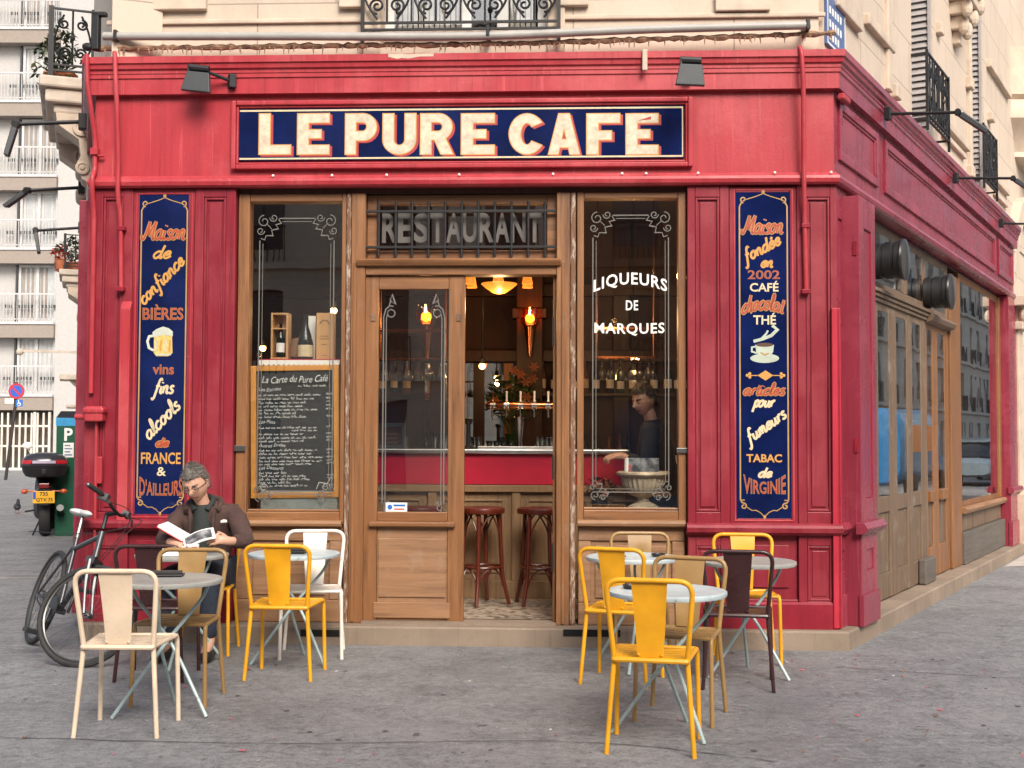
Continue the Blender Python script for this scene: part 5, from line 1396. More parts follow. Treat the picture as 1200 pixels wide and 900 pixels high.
chair('metal_chair', 'white', 'off white metal chair facing out under the blackboard', -1.32, 8.29, 186, GC)
chair('metal_chair', 'bronze', 'bronze metal chair facing the camera behind the front left table', -1.825, 6.86, 178, GC)
chair('metal_chair', 'maroon', 'dark maroon metal chair beside the bicycle, across from the reading man', -2.13, 7.53, 0, GC)
chair('metal_chair', 'yellow', 'yellow metal chair the reading man sits on', -2.07, 8.40, 182, GC)
chair('metal_chair', 'yellow', 'yellow metal chair turned towards the table right of the doorway', .664, 7.451, -21, GC)
chair('metal_chair', 'bronze', 'bronze metal chair against the right display window', .87, 8.20, 180, GC)
chair('metal_chair', 'bronze', 'bronze metal chair angled at the front right table, behind the nearest yellow chair', .885, 6.50, 160, GC)
chair('metal_chair', 'maroon', 'dark maroon metal chair with its back turned, at the table before the right blue panel', 1.335, 7.34, -10, GC)
chair('metal_chair', 'yellow', 'yellow metal chair facing out below the right blue panel', 1.535, 8.13, 175, GC)

# ---------------------------------------------------------------- tables
def table_paint(name, c, c2):
    m, nt, b = new_mat(name); v = coords(nt); n1 = noise_n(nt, v, 7, 6, .7); n2 = noise_n(nt, v, 28, 5, .7)
    k = mix(nt, c, sc(c, .78), ramp(nt, n1, [(.4, 0), (.65, 1)])); k = mix(nt, k, c2, ramp(nt, n2, [(.60, 0), (.72, .8)]))
    nt.links.new(k, b.inputs['Base Color']); b.inputs['Roughness'].default_value = .36; bump(nt, b, n2, .15, .002); return m
TM = table_paint('pale blue grey table enamel', (.47, .55, .56), (.22, .20, .17)); TM2 = table_paint('worn brown grey table enamel', (.34, .34, .31), (.13, .09, .06))
TL = table_paint('green grey leg enamel', (.34, .43, .42), (.10, .08, .07))
def table(name, label, x, y, rz, top, h=.70, rad=.29):
    t = thing(name, label, 'table', loc=(x, y, 0), rz=R(rz), group='round metal cafe tables')
    a = MB(); a.lathe([(rad-.02, h-.024), (rad-.002, h-.026), (rad+.003, h-.016), (rad+.002, h-.004), (rad-.006, h), (rad-.03, h-.003), (.0, h-.003)], (0, 0, 0), 48)
    a.build('tabletop', top, t, smooth=True)
    for k in range(3):
        q = 2*PI*k/3; c, s = math.cos(q), math.sin(q); e = .028
        pts = [(-c*(rad-.045), -s*(rad-.045), h-.026), (-c*.20, -s*.20, h-.12), (-c*.02-s*e, -s*.02+c*e, .40), (c*.06-s*e, s*.06+c*e, .30), (c*.275, s*.275, .004)]
        a = MB(); a.tube(fillet(pts, .08, 5), .0095, 8); a.build('leg', TL, t, smooth=True)
    a = MB(); a.lathe([(.030, .375), (.036, .38), (.036, .40), (.030, .405)], (0, 0, 0), 18); a.box(-.10, .10, -.012, .012, h-.034, h-.026); a.build('collar', TL, t)
    return t
table('cafe_table', 'round pale blue table nearest the camera in the right group', .77, 6.14, 62, TM)
table('cafe_table', 'round pale blue table in front of the right display window', .765, 7.87, 20, TM)
table('cafe_table', 'round worn grey table in front of the right blue panel', 1.45, 7.62, 80, TM2)
table('cafe_table', 'round brownish table at the front left, behind the cream chair', -1.815, 6.55, 95, TM2)
table('cafe_table', 'round table at which the man reads, with a cup and papers', -2.10, 7.93, 30, TM2)
table('cafe_table', 'round pale blue table between the yellow and the white chair left of the door', -1.40, 8.02, 85, TM)
# small things on the tables
def tray(label, x, y, z, sx_, sy_, h, rz):
    t = thing('menu_holder', label, 'menu holder', loc=(x, y, z), rz=R(rz))
    a = MB(); a.box(-sx_/2, sx_/2, -sy_/2, sy_/2, 0, h*.35); a.build('base', M['black_pl'], t, bevel=.004)
    a = MB(); a.box(-sx_/2+.008, sx_/2-.008, -.01, .012, h*.35+.001, h); a.box(-sx_/2, -sx_/2+.010, -sy_/2+.01, sy_/2-.01, h*.35+.001, h*.8); a.build('card', plain('dark card', (.04, .035, .033), .6), t, bevel=.002)
tray('low black menu holder on the front left table', -1.84, 6.66, .701, .17, .10, .028, 5)
tray('black menu holder on the table between the yellow and the white chair', -1.37, 7.96, .701, .12, .07, .05, -5)
tray('black menu holder on the table before the right display window', .66, 7.78, .701, .10, .06, .042, 8)
def ashtray(label, x, y):
    a = MB(); a.lathe([(.035, 0), (.042, .003), (.046, .018), (.040, .018), (.034, .006), (.0, .005)], (0, 0, 0), 20)
    o = a.build('ashtray', M['black_pl'], None, T(x, y, .700), smooth=True); tag(o, label, 'ashtray')
ashtray('small black ashtray on the nearest right table', .60, 6.20)
ashtray('small black ashtray on the table before the right display window', .93, 7.86)
# on the reading man's table
def cup(label, x, y, z):
    t = thing('cup', label, 'cup', loc=(x, y, z))
    a = MB(); a.lathe([(.028, 0), (.034, .004), (.040, .055), (.041, .068), (.036, .068), (.034, .010), (.0, .008)], (0, 0, 0), 20); a.build('body', M['paper'], t, smooth=True)
    a = MB()
    for k, (q0, q1) in enumerate(((-2.6, -2.1), (-1.45, -.65))):
        n = 6; vs_ = [((.0418)*math.cos(q0+(q1-q0)*i/n), (.0418)*math.sin(q0+(q1-q0)*i/n), zz_) for i in range(n+1) for zz_ in (.014, .056)]
        a.add(vs_, [(2*i, 2*i+2, 2*i+3, 2*i+1) for i in range(n)])
    a.build('print', plain('red print', (.5, .06, .05), .5, bmp=0), t)
    a = MB(); a.tube([(-.040, 0, .052), (-.065, 0, .048), (-.068, 0, .028), (-.042, 0, .016)], .006, 8); a.build('handle', M['paper'], t, smooth=True)
cup('white cup with red print on the reading man\'s table', -2.00, 7.80, .701)
a = MB(); a.box(-.13, .13, -.09, .09, 0, .006); a.M = Matrix.Rotation(.35, 4, 'Z'); a.box(-.11, .13, -.08, .08, .0065, .011)
tag(a.build('papers', M['paper'], None, T(-2.16, 7.83, .700)), 'white papers lying under the open book on the man\'s table', 'papers')
a = MB(); a.M = Matrix.Rotation(-.2, 4, 'Z'); a.box(-.08, .08, -.05, .05, 0, .02); a.box(-.075, .075, -.046, .048, .0205, .034)
tag(a.build('book_stack', M['paper'], None, T(-2.27, 7.95, .700), bevel=.003), 'small pile of white booklets at the left of the man\'s table', 'books')
# ---------------------------------------------------------------- people
def skin_geo(J, E_, root, sub=2):
    names = list(J); idx = {n: i for i, n in enumerate(names)}
    me = bpy.data.meshes.new('sk'); me.from_pydata([J[n][0] for n in names], [(idx[a], idx[b]) for a, b in E_], [])
    o = bpy.data.objects.new('sk', me); COL.objects.link(o)
    md = o.modifiers.new('skin', 'SKIN'); md.use_smooth_shade = True
    if not me.skin_vertices: 
        raise RuntimeError('no skin layer')
    for n in names:
        r = J[n][1]; s = me.skin_vertices[0].data[idx[n]]
        s.radius = (r, r) if not isinstance(r, tuple) else r
        s.use_root = (n == root)
    if sub: s_ = o.modifiers.new('sub', 'SUBSURF'); s_.levels = sub; s_.render_levels = sub
    em = evaluated(o)
    vs_ = [tuple(v.co) for v in em.vertices]; fs = [tuple(p.vertices) for p in em.polygons]
    bpy.data.objects.remove(o); bpy.data.meshes.remove(me); bpy.data.meshes.remove(em)
    return vs_, fs
def g2(x, z, cx, cz, sx_, sz_): return math.exp(-((x-cx)/sx_)**2-((z-cz)/sz_)**2)
def head_geo(seg=44, rings=34):
    vs_ = []; fs = []; mi = []
    for i in range(rings+1):
        t = PI*i/rings
        for k in range(seg):
            q = 2*PI*k/seg; x, y, z = math.sin(t)*math.cos(q), math.sin(t)*math.sin(q), math.cos(t)
            fr = max(0, -y); X = x*.076; Y = y*.097; Zz = z*.118
            if z < 0: X *= 1-.34*(-z)**1.6; Y *= 1-.12*(-z)**2
            if y > 0 and z < -.2: Y *= 1-.45*min(1, (-z-.2)*1.3)
            ax = abs(x)
            if fr > .15:
                Y -= .034*g2(x, z, 0, -.14, .13, .13)*fr + .010*g2(x, z, 0, .06, .10, .16)*fr       # nose tip, bridge
                Y += .014*(g2(ax, z, .36, .06, .17, .12))*fr                                      # eye sockets
                Y -= .006*g2(ax, z, .34, .24, .30, .07)*fr                                         # brow
                Y -= .006*g2(ax, z, .52, -.16, .16, .16)*fr                                        # cheek bones
                Y -= .007*g2(x, z, 0, -.42, .22, .05)*fr + .006*g2(x, z, 0, -.53, .20, .05)*fr       # lips
                Y += .004*g2(x, z, 0, -.475, .24, .025)*fr
                Y -= .012*g2(x, z, 0, -.80, .30, .16)*fr                                           # chin
            vs_.append((X, Y, Zz))
    for i in range(rings):
        for k in range(seg):
            fs.append((i*seg+k, (i+1)*seg+k, (i+1)*seg+(k+1) % seg, i*seg+(k+1) % seg))
            c = Vector(vs_[i*seg+k]); zn = c.z/.118; xn = c.x/.076
            m_ = 0
            if c.y < -.05 and abs(zn+.47) < .085 and abs(xn) < .33: m_ = 1
            if c.y < -.04 and abs(zn-.26) < .045 and .14 < abs(xn) < .62: m_ = 2
            mi.append(m_)
    return vs_, fs, mi
def add_head(mb, Mh):
    vs_, fs, mi = head_geo(); n = len(mb.v)
    mb.v += [Mh @ Vector(v) for v in vs_]; mb.f += [tuple(i+n for i in f) for f in fs]; mb.mi += mi
    old = mb.M; mb.M = Mh                                          # lowered eyelids
    for s in (-1, 1):
        mb.sphere((s*.029, -.0775, .008), (.0155, .012, .0115), 12, 8)
        mb.tube([(s*.016, -.0885, .002), (s*.029, -.0915, -.0015), (s*.043, -.0855, .003)], .0016, 5, mi=2)
        mb.tube([(s*.014, -.0945, .026), (s*.030, -.0945, .0315), (s*.048, -.084, .025)], [.0025, .0036, .0018], 6, mi=2)
    mb.M = old
    for s in (-1, 1):                                              # ears
        old = mb.M; mb.M = Mh @ T(s*.074, .012, -.006) @ Matrix.Rotation(s*-.35, 4, 'Z')
        mb.sphere((0, 0, 0), (.010, .020, .033), 10, 8); mb.sphere((s*.006, -.004, .006), (.008, .016, .022), 8, 6); mb.M = old
def hair_geo(Mh, k=1.0, seed=0, top=.022, low=-.25):
    mb = MB(); seg, rings = 40, 26; vs_ = []; fs = []; keep = set()
    for i in range(rings+1):
        t = PI*i/rings
        for q_ in range(seg):
            q = 2*PI*q_/seg; x, y, z = math.sin(t)*math.cos(q), math.sin(t)*math.sin(q), math.cos(t)
            nz = noise.noise(Vector((x*5+seed, y*5, z*5)))*.011+noise.noise(Vector((x*15+seed, y*22, z*9)))*.006
            g = 1.03+top/.1*max(0, z)**1.5*.8
            v = Vector((x*.079*g, y*.100*g, z*.120*g+.002)); v += Vector((x, y, z))*nz
            line = .52-.10*math.cos(q*1)*0
            lim = .50 if y < -.35 else (.50-(y+.35)*2.4 if y < 0 else -.34-.25*y)
            if abs(x) > .72 and y < .25: lim = max(lim, -.05) if y > -.25 else lim
            if z > lim: keep.add(i*seg+q_)
            vs_.append(Mh @ v)
    for i in range(rings):
        for q_ in range(seg):
            f = (i*seg+q_, (i+1)*seg+q_, (i+1)*seg+(q_+1) % seg, i*seg+(q_+1) % seg)
            if all(j in keep for j in f): fs.append(f)
    mb.add(vs_, fs)
    rs = random.Random(seed); kl = sorted(keep)                      # loose locks lying over the hair
    ce = Mh @ Vector((0, .01, 0)); dn = (Mh.to_3x3() @ Vector((.25, .75, -.55))).normalized()
    for i in range(900):
        p = Vector(vs_[rs.choice(kl)]); o = (p-ce).normalized(); t = (dn+Vector((rs.uniform(-.6, .6), rs.uniform(-.6, .6), rs.uniform(-.4, .4)))); t = (t-o*t.dot(o)*.8).normalized()
        sd_ = t.cross(o).normalized(); w_ = rs.uniform(.001, .0024); l_ = rs.uniform(.018, .040)
        q0 = p-o*.002; q1 = p+t*l_*.55+o*rs.uniform(.003, .010); q2 = p+t*l_+o*rs.uniform(-.002, .006)
        mb.add([q0-sd_*w_, q0+sd_*w_, q1+sd_*w_*.8, q1-sd_*w_*.8, q2+sd_*w_*.2, q2-sd_*w_*.2], [(0, 1, 2, 3), (3, 2, 4, 5)])
    return mb
def hand_joints(J, E_, pre, wrist, dirv, nrm, thumb_side, curl=.9, s=1.0):
    """palm and five fingers from the wrist joint: dirv = palm direction, nrm = out of the back of the hand"""
    d = Vector(dirv).normalized(); n = Vector(nrm); n = (n-d*n.dot(d)).normalized(); a = d.cross(n).normalized()*thumb_side
    w0 = Vector(wrist); k = s
    pc = w0+d*.045*k; J[pre+'palm'] = (pc, (.020*k, .028*k)); E_.append((pre+'wrist', pre+'palm'))
    for i, (off, ln) in enumerate(((.030, .070), (.010, .078), (-.010, .072), (-.029, .056))):
        b = w0+d*.085*k+a*off*k
        J[f'{pre}k{i}'] = (b, .0105*k); E_.append((pre+'palm', f'{pre}k{i}'))
        c = curl*(.8+.12*i); d1 = (d*math.cos(c*.6)-n*math.sin(c*.6)); d2 = (d*math.cos(c*1.5)-n*math.sin(c*1.5))
        m1 = b+d1*ln*.55*k; m2 = m1+d2*ln*.5*k
        J[f'{pre}m{i}'] = (m1, .0088*k); J[f'{pre}t{i}'] = (m2, .0072*k); E_.append((f'{pre}k{i}', f'{pre}m{i}')); E_.append((f'{pre}m{i}', f'{pre}t{i}'))
    tb = w0+d*.030*k+a*.030*k; t1 = tb+(d*.55+a*.75-n*.2).normalized()*.034*k; t2 = t1+(d*.85+a*.1-n*.45).normalized()*.030*k
    J[pre+'tb'] = (tb, .012*k); J[pre+'t1'] = (t1, .0100*k); J[pre+'te'] = (t2, .0082*k)
    E_ += [(pre+'palm', pre+'tb'), (pre+'tb', pre+'t1'), (pre+'t1', pre+'te')]
def person(name, label, base, J, edges, root, Mh, hands, jacketJ, jacketE, jroot, hairmat, mats, extra=None, label_part=None):
    t = thing(name, label, 'person', loc=base); inv = Matrix.Translation(-Vector(base))
    J = dict(J); E_ = list(edges)
    mb = MB(); mb.M = inv
    for h in hands: hand_joints(J, E_, *h[0], **h[1])
    vs_, fs = skin_geo(J, E_, root, 2); mb.add(vs_, fs)
    mb.M = Matrix.Identity(4); add_head(mb, inv @ Mh)
    mb.build('body', [M['skin'], M['lip'], hairmat], t, smooth=True)
    hm = hair_geo(inv @ Mh, seed=len(name)+len(label)); hm.build('hair', hairmat, t, smooth=True)
    mb = MB(); mb.M = inv; vs_, fs = skin_geo(jacketJ, jacketE, jroot, 2); 
    vv = []
    for v in vs_:
        v = Vector(v); nz = noise.noise(v*14)*.010+noise.noise(Vector((v.x*12+v.z*9, v.y*12, v.z*38-v.x*14)))*.012
        c = (v-Vector((base[0], v.y, v.z))).normalized() if True else v
        vv.append(v+Vector((c.x*nz, -abs(nz)*.6, nz*.3)))
    mb.add(vv, fs); mb.build('jacket' if 'jacket' in label else 'top', mats[0], t, smooth=True)
    return t, inv
def V3(*a): return Vector(a)
# the reading man
pel = V3(-2.07, 8.42, .52)
Jm = {'pelvis': (pel, (.13, .10)), 'waist': (V3(-2.055, 8.40, .67), (.125, .095)), 'chest': (V3(-2.04, 8.365, .84), (.11, .07)), 'nb': (V3(-2.055, 8.31, .965), .050), 'neck': (V3(-2.072, 8.275, 1.035), .050), 'skull': (V3(-2.088, 8.245, 1.11), .055),
      'shl': (V3(-2.20, 8.34, .91), .045), 'shr': (V3(-1.88, 8.35, .91), .045), 'ell': (V3(-2.285, 8.17, .755), .038), 'elr': (V3(-1.75, 8.17, .755), .038),
      'a_wrist': (V3(-2.175, 7.985, .765), .028), 'b_wrist': (V3(-1.815, 7.985, .775), .028),
      'hl': (V3(-2.16, 8.39, .52), .088), 'hr': (V3(-1.98, 8.39, .52), .088), 'kl': (V3(-2.235, 8.02, .53), .062), 'kr': (V3(-1.945, 8.02, .53), .062),
      'al': (V3(-2.22, 8.06, .11), .040), 'ar': (V3(-1.955, 8.08, .11), .040), 'tl': (V3(-2.245, 7.90, .055), .030), 'tr': (V3(-1.945, 7.92, .055), .030)}
Em = [('pelvis', 'waist'), ('waist', 'chest'), ('chest', 'nb'), ('nb', 'neck'), ('neck', 'skull'), ('chest', 'shl'), ('chest', 'shr'), ('shl', 'ell'), ('shr', 'elr'), ('ell', 'a_wrist'), ('elr', 'b_wrist'),
      ('pelvis', 'hl'), ('pelvis', 'hr'), ('hl', 'kl'), ('hr', 'kr'), ('kl', 'al'), ('kr', 'ar'), ('al', 'tl'), ('ar', 'tr')]
Mh = T(-2.094, 8.232, 1.128) @ Matrix.Rotation(R(-11), 4, 'Z') @ Matrix.Rotation(R(-7), 4, 'Y') @ Matrix.Rotation(R(24), 4, 'X')
jk = {'p': (V3(-2.07, 8.42, .50), (.165, .135)), 'w': (V3(-2.055, 8.40, .67), (.155, .125)), 'c': (V3(-2.04, 8.36, .84), (.165, .118)), 'n': (V3(-2.052, 8.325, .975), (.092, .075)),
      'sl': (V3(-2.215, 8.335, .92), .088), 'sr': (V3(-1.865, 8.345, .92), .088), 'ml': (V3(-2.26, 8.25, .835), .072), 'mr': (V3(-1.80, 8.26, .835), .072), 'el': (V3(-2.29, 8.165, .752), .062), 'er': (V3(-1.742, 8.165, .752), .062),
      'wl': (V3(-2.20, 8.025, .765), .043), 'wr': (V3(-1.795, 8.02, .775), .044)}
je = [('p', 'w'), ('w', 'c'), ('c', 'n'), ('c', 'sl'), ('c', 'sr'), ('sl', 'ml'), ('sr', 'mr'), ('ml', 'el'), ('mr', 'er'), ('el', 'wl'), ('er', 'wr')]
rm, inv = person('person', 'man in a brown jacket and glasses seated outside, reading an open book', (-2.07, 8.35, 0), Jm, Em, 'pelvis', Mh,
    [(('a_', Jm['a_wrist'][0], (.72, -.42, -.12), (-.2, -.75, .55), -1), dict(curl=.75)), (('b_', Jm['b_wrist'][0], (-.80, -.30, .12), (.15, -.8, .45), 1), dict(curl=.85))],
    jk, je, 'p', M['hair_grey'], [M['jacket']])
def sk_part(name, J, E_, root, mat, t, inv, sub=2):
    mb = MB(); mb.M = inv; vs_, fs = skin_geo(J, E_, root, sub); mb.add(vs_, fs); return mb.build(name, mat, t, smooth=True)
sk_part('shirt', {'n': (V3(-2.062, 8.300, .985), .066), 'c': (V3(-2.050, 8.265, .90), (.070, .055)), 'd': (V3(-2.05, 8.245, .80), (.075, .050)), 'w': (V3(-2.06, 8.265, .66), (.075, .05))}, [('n', 'c'), ('c', 'd'), ('d', 'w')], 'c', M['shirt'], rm, inv)
sk_part('trousers', {'p': (V3(-2.07, 8.43, .53), (.155, .115)), 'hl': (V3(-2.16, 8.38, .525), .100), 'hr': (V3(-1.98, 8.38, .525), .100), 'kl': (V3(-2.235, 8.015, .53), .076), 'kr': (V3(-1.945, 8.015, .53), .076), 'al': (V3(-2.22, 8.06, .13), .058), 'ar': (V3(-1.955, 8.08, .13), .058)},
        [('p', 'hl'), ('p', 'hr'), ('hl', 'kl'), ('hr', 'kr'), ('kl', 'al'), ('kr', 'ar')], 'p', M['jeans'], rm, inv)
for s_, (a0, a1) in enumerate((((-2.22, 8.10, .055), (-2.25, 7.88, .042)), ((-1.955, 8.12, .055), (-1.94, 7.90, .042)))):
    sk_part('shoe', {'h': (V3(*a0), .048), 'm': ((V3(*a0)+V3(*a1))/2, .046), 't': (V3(*a1), .038)}, [('h', 'm'), ('m', 't')], 'h', M['black_pl'], rm, inv)
mb = MB(); mb.M = inv                                   # collar and jacket front edges
for sg in (-1, 1):
    mb.tube(smooth_path([(-2.055+sg*.075, 8.33, 1.005), (-2.055+sg*.085, 8.262, .975), (-2.05+sg*.075, 8.222, .90), (-2.05+sg*.078, 8.215, .80), (-2.05+sg*.085, 8.235, .68)], 5), [.013]*12+[.009]*9, 8)
mb.build('lapel', M['jacket'], rm, smooth=True)
mb = MB(); mb.M = inv
mb.tube(smooth_path([(-2.10, 8.235, .955), (-2.135, 8.29, 1.015), (-2.10, 8.345, 1.045), (-2.04, 8.35, 1.045), (-1.995, 8.30, 1.02), (-2.02, 8.235, .955)], 5), .017, 8)
mb.build('shirt_collar', M['shirt'], rm, smooth=True)
mb = MB(); mb.M = inv
mb.tube(smooth_path([(-2.155, 8.245, .95), (-2.165, 8.305, .99), (-2.13, 8.375, 1.02), (-2.05, 8.395, 1.03), (-1.97, 8.37, 1.02), (-1.945, 8.305, .99), (-1.96, 8.245, .95)], 5), .022, 8)
mb.build('jacket_collar', M['jacket'], rm, smooth=True)
mb = MB(); mb.M = inv; mb.add([(-1.925, 8.222, .875), (-1.885, 8.232, .878), (-1.885, 8.230, .892), (-1.905, 8.222, .898), (-1.925, 8.220, .888)], [(0, 1, 2, 3, 4)]); mb.build('badge', M['paper'], rm)
mb = MB(); mb.M = inv @ Mh                               # spectacles
for s in (-1, 1):
    mb.tube([(s*.031+.024*math.cos(q), -.1005+.004*abs(math.cos(q)), .004+.017*math.sin(q)) for q in [2*PI*i/16 for i in range(16)]], .0022, 6, closed=True)
    mb.tube([(s*.055, -.098, .008), (s*.077, -.03, .010), (s*.078, .02, .004)], .002, 6)
mb.tube([(-.008, -.104, .008), (.008, -.104, .008)], .002, 6); mb.build('glasses', M['iron'], rm)
t = thing('open_book', 'open book with red cover and grey pictured page held by the reading man', 'book', loc=(-2.10, 7.94, .775))
a = MB(); ex = Vector((-.160, -.02, .095)); n_ = ex.normalized(); dv = Vector((.02, .16, .012)); up = n_.cross(dv).normalized(); up = up if up.z > 0 else -up
def slab(mb, o, e, d, u): 
    P_ = [o, o+e, o+e+d, o+d]; P2 = [p+u for p in P_]; mb.add(P_+P2, [(0, 3, 2, 1), (4, 5, 6, 7), (0, 1, 5, 4), (1, 2, 6, 5), (2, 3, 7, 6), (3, 0, 4, 7)])
slab(a, Vector((0, 0, -.008)), ex*1.04, dv, up*.005); slab(a, Vector((0, 0, -.01)), Vector((.02, 0, -.006)), dv, up*.02); a.build('cover', plain('red book cover', (.45, .02, .03), .45), t)
a = MB(); slab(a, Vector((-.004, .004, -.0015)), ex*.98, dv*.96, up*.016); a.build('pages', M['paper'], t)
m_, nt, b_ = new_mat('printed page'); v = coords(nt); f = noise_n(nt, v, 18, 2, .5)
nt.links.new(ramp(nt, f, [(.38, .05), (.5, .13), (.62, .30)]), b_.inputs['Base Color']); b_.inputs['Roughness'].default_value = .4
a = MB(); k = 8; vs_ = []
for i in range(k+1):
    q = i/k; o_ = Vector((.185*q, .03*q, .015+.072*q-.030*math.sin(PI*q)*-.5))
    for d_ in (Vector((0, 0, 0)), Vector((.035, -.065, -.062))): vs_ += [o_+d_, o_+d_+Vector((.003, .004, -.004))]
a.add(vs_, [f for i in range(k) for f in ((4*i, 4*i+2, 4*i+6, 4*i+4), (4*i+1, 4*i+5, 4*i+7, 4*i+3))]+[(0, 1, 3, 2), (4*k, 4*k+2, 4*k+3, 4*k+1)]+[f for i in range(k) for f in ((4*i, 4*i+4, 4*i+5, 4*i+1), (4*i+2, 4*i+3, 4*i+7, 4*i+6))])
a.build('page', M['paper'], t, smooth=True)
a = MB(); vs_ = []
for i in range(k+1):
    q = .06+.86*i/k; o_ = Vector((.185*q, .03*q, .015+.072*q+.015*math.sin(PI*q))); d2 = Vector((.035, -.065, -.062))
    for w_ in (.10, .86): vs_.append(o_+d2*w_+Vector((-.001, -.004, .002)))
a.add(vs_, [(2*i, 2*i+2, 2*i+3, 2*i+1) for i in range(k)])
a.build('picture', m_, t, smooth=True)

# the man standing at the bar behind the right pane
bx, by = 1.12, 9.62
Jb = {'pelvis': (V3(bx+.02, by, 1.00), (.12, .10)), 'waist': (V3(bx+.02, by, 1.15), (.115, .09)), 'chest': (V3(bx, by-.01, 1.38), (.10, .07)), 'nb': (V3(bx-.03, by-.02, 1.55), .050), 'neck': (V3(bx-.05, by-.03, 1.62), .052), 'skull': (V3(bx-.08, by-.04, 1.70), .055),
      'shl': (V3(bx-.06, by-.19, 1.48), .045), 'shr': (V3(bx+.02, by+.18, 1.48), .045), 'ell': (V3(bx-.10, by-.28, 1.22), .045), 'elr': (V3(bx-.06, by+.26, 1.24), .045), 'a_wrist': (V3(bx-.27, by-.12, 1.305), .028), 'b_wrist': (V3(bx-.26, by+.12, 1.31), .028),
      'hl': (V3(bx+.02, by-.09, .94), .085), 'hr': (V3(bx+.02, by+.09, .94), .085), 'kl': (V3(bx, by-.10, .58), .058), 'kr': (V3(bx, by+.10, .58), .058), 'al': (V3(bx+.02, by-.10, .24), .04), 'ar': (V3(bx+.02, by+.10, .24), .04), 'tl': (V3(bx-.12, by-.11, .19), .03), 'tr': (V3(bx-.12, by+.10, .19), .03)}
Mhb = T(bx-.100, by-.055, 1.735) @ Matrix.Rotation(R(-52), 4, 'Z') @ Matrix.Rotation(R(16), 4, 'X')
jb = {'p': (V3(bx+.02, by, .98), (.175, .15)), 'w': (V3(bx+.02, by, 1.15), (.17, .15)), 'c': (V3(bx, by-.01, 1.38), (.18, .15)), 'n': (V3(bx-.035, by-.02, 1.585), .080), 'sl': (V3(bx-.06, by-.19, 1.48), .098), 'sr': (V3(bx+.02, by+.18, 1.48), .098),
      'el': (V3(bx-.10, by-.28, 1.22), .075), 'er': (V3(bx-.06, by+.26, 1.24), .06), 'wl': (V3(bx-.23, by-.14, 1.30), .048), 'wr': (V3(bx-.24, by+.13, 1.305), .04)}
jbe = [('p', 'w'), ('w', 'c'), ('c', 'n'), ('c', 'sl'), ('c', 'sr'), ('sl', 'el'), ('sr', 'er'), ('el', 'wl'), ('er', 'wr')]
bm, inv2 = person('person', 'dark haired man in black standing at the bar behind the right window', (bx, by, STEP+.02), Jb, Em, 'pelvis', Mhb,
    [(('a_', Jb['a_wrist'][0], (-.9, .05, -.05), (0, -.3, 1), 1), dict(curl=.9)), (('b_', Jb['b_wrist'][0], (-.9, 0, -.05), (0, .2, 1), -1), dict(curl=.7))],
    jb, jbe, 'p', M['hair_dk'], [M['black_cloth']])
sk_part('trousers', {'p': (V3(bx+.02, by, .98), (.145, .115)), 'hl': (V3(bx+.02, by-.09, .92), .098), 'hr': (V3(bx+.02, by+.09, .92), .098), 'kl': (V3(bx, by-.10, .58), .072), 'kr': (V3(bx, by+.10, .58), .072), 'al': (V3(bx+.02, by-.10, .26), .058), 'ar': (V3(bx+.02, by+.10, .26), .058)},
        [('p', 'hl'), ('p', 'hr'), ('hl', 'kl'), ('hr', 'kr'), ('kl', 'al'), ('kr', 'ar')], 'p', plain('blue jeans', (.03, .055, .11), .85), bm, inv2)

# ---------------------------------------------------------------- bicycle
M['frame_grey'] = plain('graphite frame paint', (.06, .06, .064), .3, .4, var=.1, bmp=0)
def Mrot(axis_p, axis, ang): return T(*axis_p) @ Matrix.Rotation(ang, 4, axis) @ T(*[-c for c in axis_p])
RC = gnd(35, 751); RC = Vector((-3.345, 8.66, 0)); FC = Vector((-2.86, 7.93, 0))
hd = (FC-RC).normalized(); lf = Vector((-hd.y, hd.x, 0))
BM = frame(RC, hd, lf) @ Matrix.Rotation(R(-18), 4, 'X')
bk = thing('bicycle', 'graphite grey city bicycle leaning against the left pilaster', 'bicycle', BM)
WR_, WB = .335, .99
def wheel(cx, steer=None):
    def ring(r, tr, seg=40): return [(cx+r*math.cos(2*PI*i/seg), 0, WR_+r*math.sin(2*PI*i/seg)) for i in range(seg)]
    X_ = steer or Matrix.Identity(4)
    a = MB(); a.M = X_; a.tube(ring(WR_-.019, 0), .019, 8, closed=True); w_ = a.build('wheel', M['rubber'], bk, smooth=True)
    a = MB(); a.M = X_; a.tube(ring(WR_-.044, 0), .0085, 6, closed=True); a.build('rim', M['alu'], w_, smooth=True)
    a = MB(); a.M = X_
    for i in range(28):
        q = 2*PI*i/28; s = 1 if i % 2 else -1; q2 = q+.25*(1 if i % 4 < 2 else -1)
        a.tube([(cx+.02*math.cos(q2), s*.022, WR_+.02*math.sin(q2)), (cx+(WR_-.05)*math.cos(q), 0, WR_+(WR_-.05)*math.sin(q))], .0013, 4)
    a.tube([(cx, -.055, WR_), (cx, .055, WR_)], .011, 8); a.tube([(cx, -.025, WR_), (cx, .025, WR_)], .022, 10); a.build('spoke', M['alu'], w_)
    return w_
wheel(0)
BB = V3(.44, 0, .29); SC_ = V3(.27, 0, .80); HT = V3(.80, 0, .86); HB = V3(.845, 0, .69); ax = (HB-HT).normalized()
ST = Matrix.Translation(HT) @ Matrix.Rotation(R(-46), 4, ax) @ Matrix.Translation(-HT)
wheel(WB, ST)
a = MB()
a.tube([BB, SC_], .016, 10); a.tube([HT+ax*.03, SC_+V3(.01, 0, -.10)], .017, 10); a.tube([HB-ax*.02, BB], .020, 10); a.tube([HT, HB], .021, 10)
for s in (-1, 1):
    a.tube([(0, s*.06, WR_), BB+V3(-.03, s*.03, 0)], .010, 8); a.tube([(0, s*.06, WR_), SC_+V3(.02, s*.012, -.09)], .009, 8)
